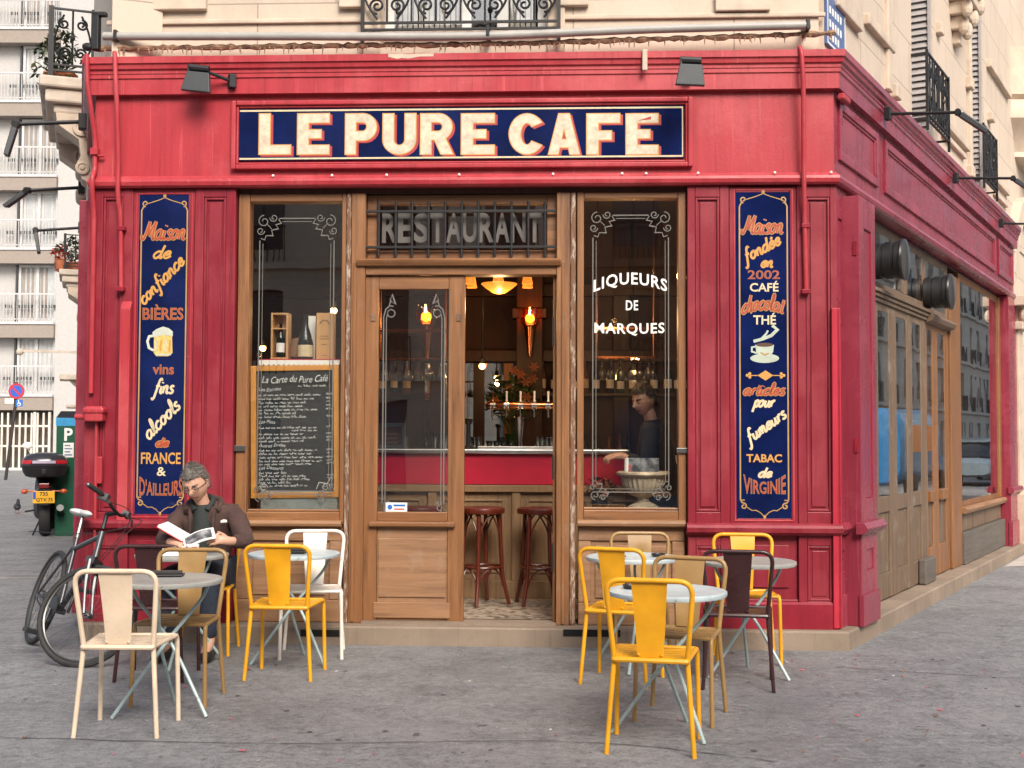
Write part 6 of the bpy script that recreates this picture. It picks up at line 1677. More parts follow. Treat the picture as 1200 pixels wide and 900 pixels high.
a.tube([BB+V3(0, -.04, 0), BB+V3(0, .04, 0)], .022, 10)
a.build('frame', M['frame_grey'], bk, smooth=True)
a = MB(); a.M = ST
crown = HB+ax*.03
a.box(crown.x-.03, crown.x+.03, -.065, .065, crown.z-.02, crown.z+.02)
for s in (-1, 1): a.tube(smooth_path([crown+V3(0, s*.06, 0), crown*.55+V3(WB, 0, WR_)*.45+V3(-.012, s*.06, 0), V3(WB, s*.058, WR_)], 4), [.017]*5+[.012]*4, 8)
a.build('fork', M['frame_grey'], bk, smooth=True)
hb = HT-ax*.14+V3(.07, 0, .015)
a = MB(); a.M = ST; a.tube([HT-ax*.02, HT-ax*.13], .014, 8); a.tube([HT-ax*.12, hb], .016, 8)
a.tube(smooth_path([hb+V3(-.10, -.31, .05), hb+V3(-.045, -.19, .045), hb+V3(0, -.05, 0), hb+V3(0, .05, 0), hb+V3(-.045, .19, .045), hb+V3(-.10, .31, .05)], 5), .0115, 8)
H_ = a.build('handlebar', M['iron'], bk, smooth=True)
a = MB(); a.M = ST
for s in (-1, 1): a.tube([hb+V3(-.055, s*.20, .046), hb+V3(-.10, s*.31, .05)], .0165, 10)
a.build('grip', M['rubber'], H_, smooth=True)
a = MB(); a.M = ST
for s in (-1, 1):
    a.tube([hb+V3(-.03, s*.15, .04), hb+V3(.02, s*.18, .01), hb+V3(-.02, s*.29, -.005)], .006, 6); a.box(hb.x-.06, hb.x-.01, s*.15, s*.19, hb.z+.02, hb.z+.06)
    a.sphere(hb+V3(-.102, s*.312, .05), .015, 8, 6)
a.build('brake_lever', M['alu'], H_, smooth=True)
a = MB(); a.M = ST
for s in (-1, 1): a.tube(smooth_path([hb+V3(.0, s*.16, .02), hb+V3(.13, s*.10, .02), hb+V3(.12, s*.02, -.10), crown+V3(.03, s*.02, .02)], 5), .003, 5)
a.tube(smooth_path([hb+V3(.0, .14, .03), hb+V3(.10, .05, -.04), HT+V3(-.10, .02, -.04), SC_+V3(.05, 0, -.10)], 5), .003, 5)
a.build('cable', M['black_pl'], bk)
a = MB(); a.tube([SC_+V3(.01, 0, -.04), SC_+V3(-.045, 0, .13)], .0135, 8); a.tube([SC_+V3(.004, 0, -.02), SC_+V3(-.004, 0, .01)], .021, 10); a.build('seat_post', M['alu'], bk, smooth=True)
a = MB(); sc_ = SC_+V3(-.05, 0, .15)
a.sphere(sc_+V3(-.08, 0, .0), (.09, .075, .028), 14, 8); a.sphere(sc_+V3(.06, 0, .004), (.13, .032, .024), 14, 8); a.build('saddle', plain('grey white saddle', (.55, .54, .52), .5), bk, smooth=True)
a = MB()
a.M = T(*BB) @ Matrix.Rotation(PI/2, 4, 'X'); a.lathe([(.020, .04), (.085, .042), (.090, .046), (.085, .050), (.02, .052)], (0, 0, 0), 28); a.M = Matrix.Identity(4)
for s, q in ((-1, R(-78)), (1, R(102))):
    e = BB+V3(.17*math.cos(q), s*.075, .17*math.sin(q)); a.tube([BB+V3(0, s*.06, 0), e], .010, 8)
a.build('crank', M['black_pl'], bk)
for s, q in ((-1, R(-78)), (1, R(102))):
    e = BB+V3(.17*math.cos(q), s*.075, .17*math.sin(q)); a = MB()
    a.tube([e, e+V3(0, s*.10, 0)], .007, 6); a.frame_rect(e.x-.045, e.x+.045, e.z-.0, e.z+.0, 0, 0, 0) if False else None
    for dx in (-.042, .042): a.box(e.x+dx-.007, e.x+dx+.007, e.y+s*.015, e.y+s*.11, e.z-.014, e.z+.014)
    for yy in (.018, .104): a.box(e.x-.045, e.x+.045, e.y+s*yy-.005, e.y+s*yy+.005, e.z-.013, e.z+.013)
    a.build('pedal', M['black_pl'], bk, bevel=.003)
a = MB()
ch = [(0+.035*math.cos(t), -.045, WR_+.035*math.sin(t)) for t in [PI/2+PI*i/6 for i in range(7)]]+[(BB.x+.085*math.cos(t), -.045, BB.z+.085*math.sin(t)) for t in [-PI/2+PI*i/8 for i in range(9)]]
a.tube(ch, .005, 5, closed=True); a.build('chain', M['iron'], bk)

# ---------------------------------------------------------------- motorcycle with top box, seen from behind
mp = gnd(51, 630); mdir = Vector((-.30, 1, 0)).normalized()
mc = thing('motorcycle', 'black motorcycle with a top box and yellow plate parked in the side street', 'motorcycle', frame(Vector((mp.x, mp.y, 0)), mdir, Vector((-mdir.y, mdir.x, 0))))
def mwheel(cx, r, w_):
    a = MB(); a.M = T(cx, 0, r) @ Matrix.Rotation(PI/2, 4, 'X')
    a.lathe([(r-.10, -w_*.42), (r-.035, -w_*.5), (r-.008, -w_*.3), (r, 0), (r-.008, w_*.3), (r-.035, w_*.5), (r-.10, w_*.42)], (0, 0, 0), 36); o = a.build('wheel', M['rubber'], mc, smooth=True)
    a = MB(); a.M = T(cx, 0, r) @ Matrix.Rotation(PI/2, 4, 'X'); a.lathe([(.04, -.06), (r-.11, -.03), (r-.098, -.05), (r-.098, .05), (r-.11, .03), (.04, .06)], (0, 0, 0), 24); a.build('rim', M['alu'], o, smooth=True)
mwheel(.31, .31, .15); mwheel(1.72, .31, .12)
def loft(mb, secs, mi=0):                          # sections: (x, half width, z0, z1), rounded boxes along x
    seg = 16; vs_ = []; fs = []
    for (x, hw, z0, z1) in secs:
        for k in range(seg):
            q = 2*PI*k/seg; c, s = math.cos(q), math.sin(q); e = .55
            vs_.append((x, hw*math.copysign(abs(c)**e, c), (z0+z1)/2+(z1-z0)/2*math.copysign(abs(s)**e, s)))
    for i in range(len(secs)-1):
        for k in range(seg): fs.append((i*seg+k, i*seg+(k+1) % seg, (i+1)*seg+(k+1) % seg, (i+1)*seg+k))
    fs.append(tuple(range(seg-1, -1, -1))); fs.append(tuple((len(secs)-1)*seg+k for k in range(seg))); mb.add(vs_, fs, mi)
a = MB(); loft(a, [(.02, .10, .52, .74), (.15, .14, .56, .86), (.5, .16, .60, .84), (.8, .17, .52, .80), (1.1, .20, .50, .95), (1.35, .16, .60, 1.0)]); a.build('fairing', M['black_pl'], mc, smooth=True)
a = MB(); loft(a, [(.5, .13, .26, .6), (.75, .20, .20, .62), (1.15, .18, .22, .6)]); a.build('engine', M['iron'], mc, smooth=True)
a = MB(); loft(a, [(.18, .13, .80, .86), (.5, .16, .79, .87), (.85, .13, .77, .85)]); a.build('seat', M['black_pl'], mc, smooth=True)
def loftz(mb, secs, a0=0, a1=2*PI, seg=36, cx=.04, e=.72, cap=True):     # sections (z, half width, half depth) of rounded rectangles
    vs_ = []; fs = []; full = a1-a0 > 6.2; m_ = seg if full else seg+1
    for (z, hw, hd_) in secs:
        for k in range(m_):
            q = a0+(a1-a0)*k/seg; c, s = math.cos(q), math.sin(q)
            vs_.append((cx+hd_*math.copysign(abs(c)**e, c), hw*math.copysign(abs(s)**e, s), z))
    for i in range(len(secs)-1):
        for k in range(seg if full else seg):
            k2 = (k+1) % m_ if full else k+1; fs.append((i*m_+k, i*m_+k2, (i+1)*m_+k2, (i+1)*m_+k))
    if cap and full: fs += [tuple(range(m_-1, -1, -1)), tuple((len(secs)-1)*m_+k for k in range(m_))]
    mb.add(vs_, fs)
tb = MB(); loftz(tb, [(.85, .20, .15), (.87, .26, .20), (.93, .295, .23), (1.00, .312, .245), (1.012, .316, .249)]); TB = tb.build('top_box', M['black_pl'], mc, smooth=True)
a = MB(); loftz(a, [(1.016, .314, .247), (1.05, .312, .245), (1.10, .300, .232), (1.15, .265, .20), (1.185, .20, .145), (1.202, .11, .075), (1.206, .02, .015)]); a.build('lid', plain('glossy charcoal lid', (.03, .028, .034), .12, bmp=0), TB, smooth=True)
a = MB()
for q0, q1 in ((PI-1.25, PI-.42), (PI+.42, PI+1.25)): loftz(a, [(1.045, .317, .250), (1.07, .314, .247), (1.098, .305, .238)], q0, q1, 14)
a.build('reflector', plain('red reflector', (.40, .012, .02), .12, bmp=0), TB, smooth=True)
a = MB(); loftz(a, [(1.052, .316, .249), (1.09, .310, .243)], PI-.38, PI+.38, 12); a.build('clear_reflector', plain('pale lilac lens', (.42, .36, .45), .12, bmp=0), TB, smooth=True)
a = MB(); a.box(-.205, -.16, -.03, .03, .90, .97); a.build('lock', M['iron'], TB, bevel=.006)
a = MB(); loft(a, [(-.10, .10, .46, .70), (.05, .11, .48, .74), (.3, .10, .62, .72)]); a.build('mudguard', M['black_pl'], mc, smooth=True)
a = MB(); a.box(-.115, -.105, -.145, .145, .49, .66); PL = a.build('number_plate', plain('yellow plate', (.75, .40, .02), .4, bmp=0), mc, bevel=.004)
a = MB()
def plate_text(mb, s, cy, cz, wd, h):
    vs_, fs = text_geo(s, .02); x0 = min(v[0] for v in vs_); x1 = max(v[0] for v in vs_); z0 = min(v[1] for v in vs_); z1 = max(v[1] for v in vs_)
    mb.add([(-.1175, cy-((v[0]-x0)/(x1-x0)-.5)*wd, cz+((v[1]-z0)/(z1-z0)-.5)*h) for v in vs_], fs)
plate_text(a, '735', 0, .622, .11, .055); plate_text(a, 'QTX 75', -.01, .535, .22, .055); a.build('plate_number', M['iron'], PL)
a = MB(); a.box(-.117, -.115, .105, .14, .55, .65); a.build('plate_band', plain('plate blue', (.03, .08, .4), .4, bmp=0), PL)
a = MB(); a.box(-.13, -.08, -.07, .07, .70, .77); a.build('tail_light', plain('dull red lens', (.16, .012, .012), .2, bmp=0), mc, bevel=.01)
for s in (-1, 1):
    a = MB(); a.tube([(-.03, s*.08, .66), (-.04, s*.22, .655)], .010, 6); a.sphere((-.05, s*.26, .655), (.035, .05, .035), 12, 8); a.build('indicator', plain('orange red lens', (.5, .09, .03), .25, bmp=0), mc, smooth=True)
    a = MB(); a.tube([(1.35, s*.12, .98), (1.32, s*.28, 1.12), (1.30, s*.33, 1.24)], .007, 6); a.sphere((1.29, s*.34, 1.29), (.02, .075, .055), 12, 8); a.build('mirror', M['paper'], mc, smooth=True)
    a = MB(); a.tube([(.55, s*.16, .36), (.53, s*.30, .34)], .014, 8); a.build('foot_peg', M['iron'], mc, smooth=True)
a = MB(); a.tube([(.9, -.16, .30), (.5, -.2, .26), (.25, -.21, .32), (-.02, -.215, .42)], [.03, .04, .05, .05], 12); a.build('exhaust', plain('dull black steel', (.03, .03, .03), .35, .7), mc, smooth=True)
a = MB(); a.tube([(1.38, -.32, 1.02), (1.42, 0, 1.0), (1.38, .32, 1.02)], .014, 8); a.build('handlebar', M['iron'], mc, smooth=True)
a = MB()
for s in (-1, 1): a.tube([(1.45, s*.08, .95), (1.72, s*.08, .31)], .024, 8)
a.build('fork', M['alu'], mc, smooth=True)
a = MB()
for s in (-1, 1): a.tube([(.55, s*.08, .25), (.45, s*.18, .0)], .013, 6)
a.build('stand', M['iron'], mc, smooth=True)

# ---------------------------------------------------------------- parking meter, road sign, pigeon
my = 18.0; mx = (70-600)/1450*my
pm = thing('parking_meter', 'green parking meter with a white P and blue band beside the motorcycle', 'parking meter', loc=(mx+.14, my, 0))
a = MB(); a.box(-.14, .14, -.12, .12, 0, 1.66); a.build('cabinet', plain('dark green paint', (.012, .085, .045), .4), pm, bevel=.012)
a = MB(); a.box(-.145, .145, -.125, .12, 1.58, 1.70); a.build('band', plain('light blue band', (.05, .30, .55), .4), pm, bevel=.004)
a = MB(); a.profile([(-.13, 1.702), (.125, 1.702), (.125, 1.80), (.06, 1.80)], -.145, .145); a.build('cap', M['iron'], pm, bevel=.006)
a = MB(); put_text(a, 'P', .04, 1.46, None, .17, -.123, off=.03); a.build('letter', M['white_letter'], pm)
a = MB(); a.box(-.03, .12, -.128, -.1205, 1.13, 1.34); NT = a.build('notice', M['paper'], pm)
a = MB()
for k in range(4): a.box(-.01, .10-.03*(k % 2), -.1295, -.1285, 1.155+.045*k, 1.175+.045*k)
a.build('print', plain('blue grey print', (.15, .2, .3), .6, bmp=0), NT)
sy = 40.0
def P40(px, py): p = at_y(px, py, sy); return Vector((p.x, p.y, p.z))
ps = thing('road_sign', 'round blue and red no parking sign on a leaning dark pole', 'road sign', loc=(P40(6.5, 563).x, sy, 0)); off = Vector((P40(6.5, 563).x, sy, 0))
a = MB(); a.tube([(0, 0, 0), P40(18, 475)-off, P40(19.5, 448)-off], .055, 8); a.build('pole', plain('dark brown pole', (.03, .022, .02), .6), ps, smooth=True)
c = P40(20.3, 458.5)-off
def disc(mb, c, r, y, n=28, r0=0): 
    if r0: mb.add([(c.x+rr*math.cos(2*PI*k/n), y, c.z+rr*math.sin(2*PI*k/n)) for k in range(n) for rr in (r0, r)], [(2*k, 2*((k+1) % n), 2*((k+1) % n)+1, 2*k+1) for k in range(n)])
    else: mb.add([(c.x+r*math.cos(2*PI*k/n), y, c.z+r*math.sin(2*PI*k/n)) for k in range(n)], [tuple(range(n))])
a = MB(); a.M = T(c.x, -.07, c.z) @ Matrix.Rotation(PI/2, 4, 'X'); a.lathe([(.255, -.01), (.255, .01)], (0, 0, 0), 28); a.build('plate', M['alu'], ps)
a = MB(); disc(a, c, .205, -.083); a.build('blue_field', plain('road sign blue', (.03, .10, .42), .35, bmp=0), ps)
a = MB(); disc(a, c, .252, -.0845, r0=.195); a.ribbon([(c.x-.14, c.z+.14), (c.x+.14, c.z-.14)], .055, -.0855); a.build('red_ring', plain('road sign red', (.55, .02, .03), .35, bmp=0), ps)
d_ = P40(23.7, 472.5)-off
a = MB(); a.box(d_.x-.11, d_.x+.11, -.09, -.07, d_.z-.11, d_.z+.11); BP = a.build('blue_plate', plain('placard blue', (.03, .14, .45), .35, bmp=0), ps)
a = MB(); disc(a, d_+V3(.0, 0, -.035), .055, -.0915, 18, .040); a.ribbon([(d_.x-.02, d_.z+.07), (d_.x-.015, d_.z+.0), (d_.x+.03, d_.z), (d_.x+.055, d_.z-.06)], .022, -.092); a.sphere((d_.x-.02, -.0915, d_.z+.078), (.016, .002, .016), 8, 6); a.build('wheelchair_symbol', M['paper'], BP)
wpl = P40(12, 470)-off
a = MB(); a.box(wpl.x-.14, wpl.x+.14, -.08, -.06, wpl.z-.08, wpl.z+.08); a.build('white_plate', M['paper'], ps)
pgp = gnd(20, 602)
pg = thing('pigeon', 'dark grey pigeon standing on the tarmac of the side street', 'bird', loc=(pgp.x, pgp.y, 0), rz=.5)
a = MB(); a.sphere((0, 0, .13), (.065, .12, .065), 14, 10); a.sphere((0, -.10, .20), (.035, .035, .06), 10, 8); a.sphere((0, -.115, .255), (.028, .034, .028), 10, 8); a.sphere((0, .17, .11), (.035, .09, .014), 10, 6); a.build('body', plain('slate feathers', (.035, .037, .045), .7, var=.4), pg, smooth=True)
a = MB(); a.tube([(0, -.14, .25), (0, -.175, .243)], [.009, .002], 6); a.build('beak', M['iron'], pg)
a = MB()
for s in (-1, 1):
    a.tube([(s*.025, 0, .08), (s*.028, .0, .008)], .005, 6)
    for dx in (-.02, 0, .02): a.tube([(s*.028, 0, .006), (s*.028+dx, -.03, .004)], .0035, 5)
a.build('leg', plain('pink leg', (.35, .12, .10), .6), pg)

# ---------------------------------------------------------------- apartment block at the end of the side street
AY = 51.0
AX = lambda px: (px-600)/1450*AY
AZ = lambda py: EYE+(510-py)/1450*AY
ab = thing('apartment_block', 'white modern apartment block with balconies at the end of the side street', 'building', loc=(AX(60), AY, 0)); ox = AX(60)
X_ = lambda px: AX(px)-ox
Wh = plain('white render', (.42, .40, .38), .8, var=.06, bmp=.1); Bg = plain('beige spandrel', (.27, .225, .19), .8, var=.08); Wf = plain('white aluminium', (.50, .49, .48), .5, bmp=0)
Gl = plain('pale curtain glass', (.40, .41, .41), .15, var=.2, vs=2, bmp=0); Gd = plain('dark gap of window', (.05, .05, .05), .2)
a = MB(); a.box(X_(63), X_(140), 0, 8, 0, 27); a.box(X_(-160), X_(63), .42, 8, 0, 27); a.build('wall', Wh, ab)
levels = [28, 115.5, 204, 290.5, 378, 463]; lev = [28-87.5*2, 28-87.5]+levels
for i, py in enumerate(lev):
    zt = AZ(py); zb = AZ(py+18)
    a = MB(); a.box(X_(-160), X_(62.5), -.15, 1.6, zb, zt-.08); a.build('spandrel', Bg, ab)
    a = MB(); a.box(X_(-160), X_(63), -.20, 1.6, zt-.079, zt+.02); a.build('slab_edge', Wf, ab)
    if i+1 < len(lev)+1:
        ztop = AZ(py-69)
        for k in range(3):
            xa, xb = X_(16-78*k), X_(61-78*k)
            w_ = MB(); w_.frame_rect(xa, xb, zt+.02, ztop, .10, .25, .4); xm = (xa+xb)/2; w_.box(xm-.06, xm+.06, .24, .39, zt+.12, ztop-.1)
            w_ = w_.build('window', Wf, ab)
            g = MB(); g.box(xa+.1, xb-.1, .36, .38, zt+.1, ztop-.1); g.build('pane', Gl, w_)
            g = MB(); rnd = random.Random(i*7+k)
            x = xa+.12
            while x < xb-.3:
                if rnd.random() < .75: g.box(x, x+.10, .34, .352, zt+.12, ztop-.12)
                x += .19
            g.build('curtain', plain('white curtain', (.46, .44, .42), .9, bmp=0) if (i+k) % 2 else Bg, w_)
            g = MB(); g.box(X_(12-78*k), X_(14.5-78*k), .28, .5, zt, ztop); g.build('post', Gd, w_)
        a = MB(); zr = zt+1.18
        a.box(X_(-160), X_(62), -.12, -.07, zr-.03, zr+.03); a.box(X_(-160), X_(62), -.11, -.08, zt+.12, zt+.16)
        n = 56
        for j in range(n): x = X_(-160)+(X_(62)-X_(-160))*j/n; a.box(x, x+.022, -.11, -.085, zt+.02, zr)
        a.build('balcony_railing', Wf, ab)
        a = MB()
        for j in range(34):
            x = X_(18)+j*.16
            if x < X_(59) and abs(x-X_(38)) > .15: a.box(x, x+.10, .10, .16, zt+.62, zt+.75)
            x = X_(2)+j*.16
            if x < X_(10): a.box(x, x+.10, .10, .16, zt+.62, zt+.75)
        a.build('slot', Gd, ab)
a = MB(); a.box(X_(-160), X_(62), .3, .36, 0, AZ(482)); a.build('garage_back', plain('dim garage', (.09, .075, .06), .9), ab)
gt = MB(); 
for j in range(90): x = X_(-130)+j*.165*1.48; gt.box(x, x+.075, -.02, .03, .1, AZ(484)) if x < X_(58) else None
for py in (499.5, 523): gt.box(X_(-130), X_(58), -.03, -.0201, AZ(py)-.04, AZ(py)+.04)
gt.box(X_(-130), X_(60), -.03, .04, 0, .1); gt.box(X_(40), X_(43), -.06, .05, .0, AZ(483)); gt.box(X_(57.5), X_(60), -.06, .05, 0, AZ(483))
gt.build('gate', plain('cream gate paint', (.60, .55, .48), .5), ab)
# ---------------------------------------------------------------- inside the cafe (all in the frame of the front, F)
ZF = STEP+.02
def ip(px, py, v): return fp(px, py, -v)
# bar counter
v0 = 1.30
b0 = ip(300, 540, v0)[0]; b1 = ip(733, 540, v0)[0]
zt = ip(600, 526.5, v0)[1]; zr = ip(600, 568, v0)[1]
bar = thing('bar_counter', 'long bar counter with a red front, zinc top and brown panelled base', 'bar', F)
a = MB(); a.box(b0, b1, v0+.02, v0+.5, zr, zt-.04); a.build('red_front', M['bar_red'], bar, bevel=.004)
a = MB(); a.box(b0-.02, b1+.03, v0-.02, v0+.55, zt-.038, zt); a.build('counter_top', M['zinc'], bar, bevel=.008)
bw = wood('bar panel wood', (.13, .07, .03), (.24, .14, .065), (.30, .18, .09), 'z', .5, (.28, .18, .10), .3)
a = MB(); a.box(b0, b1, v0+.05, v0+.48, ZF, zr-.002); a.box(b0, b1, v0+.005, v0+.05, zr-.06, zr-.004); a.box(b0, b1, v0+.01, v0+.05, ZF, ZF+.14)
x = b0+.05
while x < b1-.2:
    a.box(x, x+.07, v0+.018, v0+.05, ZF+.141, zr-.061); a.frame_rect(x+.12, x+.62, ZF+.2, zr-.12, .018, v0+.035, v0+.05); x += .68
a.build('base_panel', bw, bar, bevel=.004)
# stools
def stool():
    t = thing('bar_stool', 'x', 'stool', group='bentwood bar stools at the counter')
    a = MB(); a.lathe([(.150, .70), (.172, .705), (.178, .725), (.172, .745), (.15, .752), (.0, .748)], (0, 0, 0), 32); a.build('seat', M['bent'], t, smooth=True)
    for k in range(4):
        q = PI/4+k*PI/2; c, s = math.cos(q), math.sin(q)
        a = MB(); a.tube(smooth_path([(.135*c, .135*s, .71), (.150*c, .150*s, .42), (.165*c, .165*s, .22), (.215*c, .215*s, .002)], 5), [.017]*8+[.015]*8, 8); a.build('leg', M['bent'], t, smooth=True)
    a = MB(); a.tube([(.150*math.cos(2*PI*i/28), .150*math.sin(2*PI*i/28), .29) for i in range(28)], .010, 8, closed=True); a.build('foot_ring', M['bent'], t, smooth=True)
    a = MB()
    for zc, up in ((.58, 1), (.21, 1)):
        for k in range(4):
            q0 = PI/4+k*PI/2; q1 = q0+PI/2; r = .143 if zc > .5 else .165
            P_ = [(r*math.cos(q0), r*math.sin(q0), zc-.07), (r*.9*math.cos(q0+.25), r*.9*math.sin(q0+.25), zc+.03), (r*.85*math.cos((q0+q1)/2), r*.85*math.sin((q0+q1)/2), zc+(.115 if zc > .5 else .075)), (r*.9*math.cos(q1-.25), r*.9*math.sin(q1-.25), zc+.03), (r*math.cos(q1), r*math.sin(q1), zc-.07)]
            a.tube(smooth_path(P_, 4), .007, 6)
    a.build('brace', M['bent'], t, smooth=True)
    return t
st0 = stool(); first = True
for px, lab in ((565, 'red brown bentwood bar stool at the left edge of the open doorway'), (632, 'red brown bentwood bar stool at the right edge of the open doorway'), (492, 'red brown bentwood bar stool seen through the glass of the door leaf')):
    s_ = st0 if first else copy_tree(st0); first = False
    u, _ = ip(px, 640, .98); s_.location = F @ Vector((u, .98, ZF)); s_.rotation_euler.z = R(10 if px > 600 else 35); s_['label'] = lab
# beer tap tower
u0, z0 = ip(608.5, 523, v0+.22); ub0, zbar = ip(569, 475, v0+.22); ub1, _ = ip(651, 475, v0+.22)
tp = thing('beer_tap', 'copper and chrome beer tap tower with five handles on the bar', 'beer tap', F)
y = v0+.22
a = MB(); a.lathe([(.06, 0), (.065, .012), (.03, .02), (.026, .06), (.045, .24), (.050, .26), (.02, .28)], (u0, y, zt+.002), 20); a.build('column', M['chrome'], tp, smooth=True)
a = MB(); a.tube([(ub0, y, zbar), (ub0+.02, y, zbar), (ub1-.02, y, zbar), (ub1, y, zbar)], [.02, .034, .034, .02], 14); a.build('cross_tube', M['copper'], tp, smooth=True)
a = MB()
for k in range(5):
    u = ub0+.06+(ub1-ub0-.12)*k/4; a.tube([(u-.022, y, zbar), (u+.022, y, zbar)], .037, 14)
    a.tube([(u, y-.02, zbar), (u, y-.055, zbar-.02), (u, y-.058, zbar-.10)], .008, 6)
a.build('spout', M['chrome'], tp, smooth=True)
for k in range(5):
    u = ub0+.06+(ub1-ub0-.12)*k/4; a = MB(); a.lathe([(.014, .03), (.007, .05), (.009, .10), (.011, .115), (.0, .12)], (u, y, zbar), 10); a.build('handle', M['paper'] if k else M['copper'], tp, smooth=True)
a = MB(); us = ip(560, 522, v0+.1)[0]; a.box(us, us+.75, v0+.06, v0+.32, zt+.001, zt+.022); tag(a.build('drip_tray', M['zinc'], None, F, bevel=.004), 'flat steel drip tray under the beer taps', 'tray')
# glasses and cups on the counter
GLS = glass('drinking glass', (.82, .84, .82), .9)
def small(name, label, cat, prof, u, v_, z, mat, group=None, seg=14):
    a = MB(); a.lathe(prof, (0, 0, 0), seg); o = a.build(name, mat, None, F @ T(u, v_, z), smooth=True); return tag(o, label, cat, group)
cupp = [(.018, 0), (.022, .003), (.030, .045), (.026, .045), (.018, .006), (0, .005)]
tumb = [(.026, 0), (.027, .004), (.034, .10), (.031, .10), (.024, .008), (0, .007)]
for px in (573.5, 582, 590, 598.5): small('coffee_cup', 'small dark glass cup in the row on the bar left of the beer tap', 'cup', cupp, ip(px, 515, v0+.12)[0], v0+.12, zt+.023, M['bottle_dk'], 'cups in a row on the bar')
for px in (556, 561, 630, 635, 641, 646): small('tumbler', 'clear drinking glass standing on the bar', 'glass', tumb, ip(px, 515, v0+.30)[0], v0+.30+.02*(px % 3), zt, GLS, 'tumblers on the bar')
for i, px in enumerate((462, 474, 509, 516, 522)): small('tumbler', 'clear drinking glass standing on the bar', 'glass', tumb, ip(px, 515, v0+.3)[0], v0+.34, zt, GLS, 'tumblers on the bar')
a = MB(); u, z = ip(549, 495, v0+.3); a.lathe([(.05, 0), (.05, .02), (.02, .03), (.018, .20), (.035, .22), (.035, .25), (.0, .26)], (0, 0, 0), 16); tag(a.build('pepper_mill', M['black_pl'], None, F @ T(u, v0+.3, zt), smooth=True), 'tall black mill standing on the bar at the edge of the door leaf', 'mill')
# framed sign standing on the bar
t = thing('framed_notice', 'grey framed dark notice standing on the bar behind the door glass', 'sign', F)
r = rect(441, 496, 475, 524, -(v0+.2)); a = MB(); a.frame_rect(r[0], r[1], zt, r[3], .03, v0+.18, v0+.21); a.build('frame', M['lamp_grey'], t, bevel=.004)
a = MB(); a.box(r[0]+.03, r[1]-.03, v0+.19, v0+.20, zt+.03, r[3]-.03); a.build('board', M['int_wall'], t)
a = MB()
for k in range(3): a.ribbon([(r[0]+.05+.008*i, zt+.05+.035*k+.008*math.sin(i*1.7+k)) for i in range(int((r[1]-r[0]-.1)/.008))], .006, v0+.188)
a.build('lettering', M['frost'], t)
# bottles
def bottle_prof(h, r): return [(r*.9, 0), (r, .01), (r, h*.55), (r*.85, h*.62), (r*.36, h*.74), (r*.33, h*.96), (r*.40, h*.965), (r*.40, h), (0, h)]
rb = random.Random(5); bm_ = [M['bottle_dk'], M['bottle_gr'], M['bottle_am'], M['bottle_dk']]
bcache = {}
def bottle(u, v_, z, h, r, mi, label, group):
    t = thing('bottle', label, 'bottle', mat=F @ T(u, v_, z), group=group); k = (round(h, 2), round(r, 3), mi)
    if k not in bcache:
        a = MB(); a.lathe(bottle_prof(h, r), (0, 0, 0), 14); g = a.build('body', bm_[mi], t, smooth=True)
        a = MB(); a.lathe([(r+.001, h*.15), (r+.001, h*.42)], (0, 0, 0), 14); l_ = a.build('paper_label', M['paper'] if mi != 2 else M['cream'], t, smooth=True); bcache[k] = (g, l_)
    else:
        for s in bcache[k]: o = s.copy(); COL.objects.link(o); o.parent = t
a = MB()
for zsh in (1.12, 1.86):
    a.box(.2, MX0-.04, RD-.24, RD-.12, zsh, zsh+.025); a.box(MX1+.10, 4.7, RD-.24, RD-.12, zsh, zsh+.025)
part(a, 'bottle_shelf', M['dark_wood'])
for zsh, lab in ((1.146, 'bottle on the lower back shelf behind the bar'), (1.886, 'bottle on the upper back shelf behind the bar')):
    u = 1.55
    while u < 4.6:
        if not (MX0-.12 < u < MX1+.16): bottle(u, RD-.18, zsh, rb.choice((.28, .31, .33)), rb.choice((.036, .04)), rb.randrange(4), lab, 'bottles on the back shelves')
        u += rb.uniform(.085, .14)
for px in (499, 507, 515, 523): bottle(ip(px, 490, RD-.45)[0], RD-.45, 1.20, .29, .034, 0, 'dark bottle silhouetted against the mirror behind the bar', 'bottles before the mirror')
a = MB(); a.box(ip(492, 490, RD-.45)[0], ip(530, 490, RD-.45)[0], RD-.52, RD-.38, ZF, 1.199); part(a, 'mirror_stand', M['dark_wood'])
# hanging glass racks over the bar
wine = [(.034, 0), (.034, .003), (.005, .008), (.005, .07), (.030, .10), (.040, .14), (.034, .175), (.032, .175), (.037, .14), (.0, .085)]
def rack(label, px0, px1, py, v_, n):
    u0, z = ip(px0, py, v_); u1, _ = ip(px1, py, v_)
    t = thing('glass_rack', label, 'rack', F)
    a = MB()
    for dv in (-.09, .09): a.box(u0, u1, v_+dv-.008, v_+dv+.008, z, z+.012); a.box(u0, u1, v_+dv-.008, v_+dv+.008, z+.24, z+.252)
    for u in (u0, u1): 
        a.box(u-.008, u+.008, v_-.10, v_+.10, z, z+.012); a.box(u-.008, u+.008, v_-.10, v_+.10, z+.24, z+.252); a.tube([(u, v_, z), (u, v_, RH-.02)], .007, 6)
    a.build('frame', M['copper'], t)
    for k in range(n):
        for dv in (-.045, .045):
            o = small('wine_glass', 'clear wine glass hanging upside down from a copper rack', 'glass', [(r_, -z_) for r_, z_ in wine][::-1], u0+.04+(u1-u0-.08)*k/(n-1), v_+dv, z+.0, GLS, 'wine glasses hanging over the bar', 12)
rack('copper glass rack hanging over the bar behind the door leaf', 446, 522, 422, v0+.30, 6)
rack('copper glass rack hanging over the bar behind the right window', 700, 766, 420, v0+.30, 6)
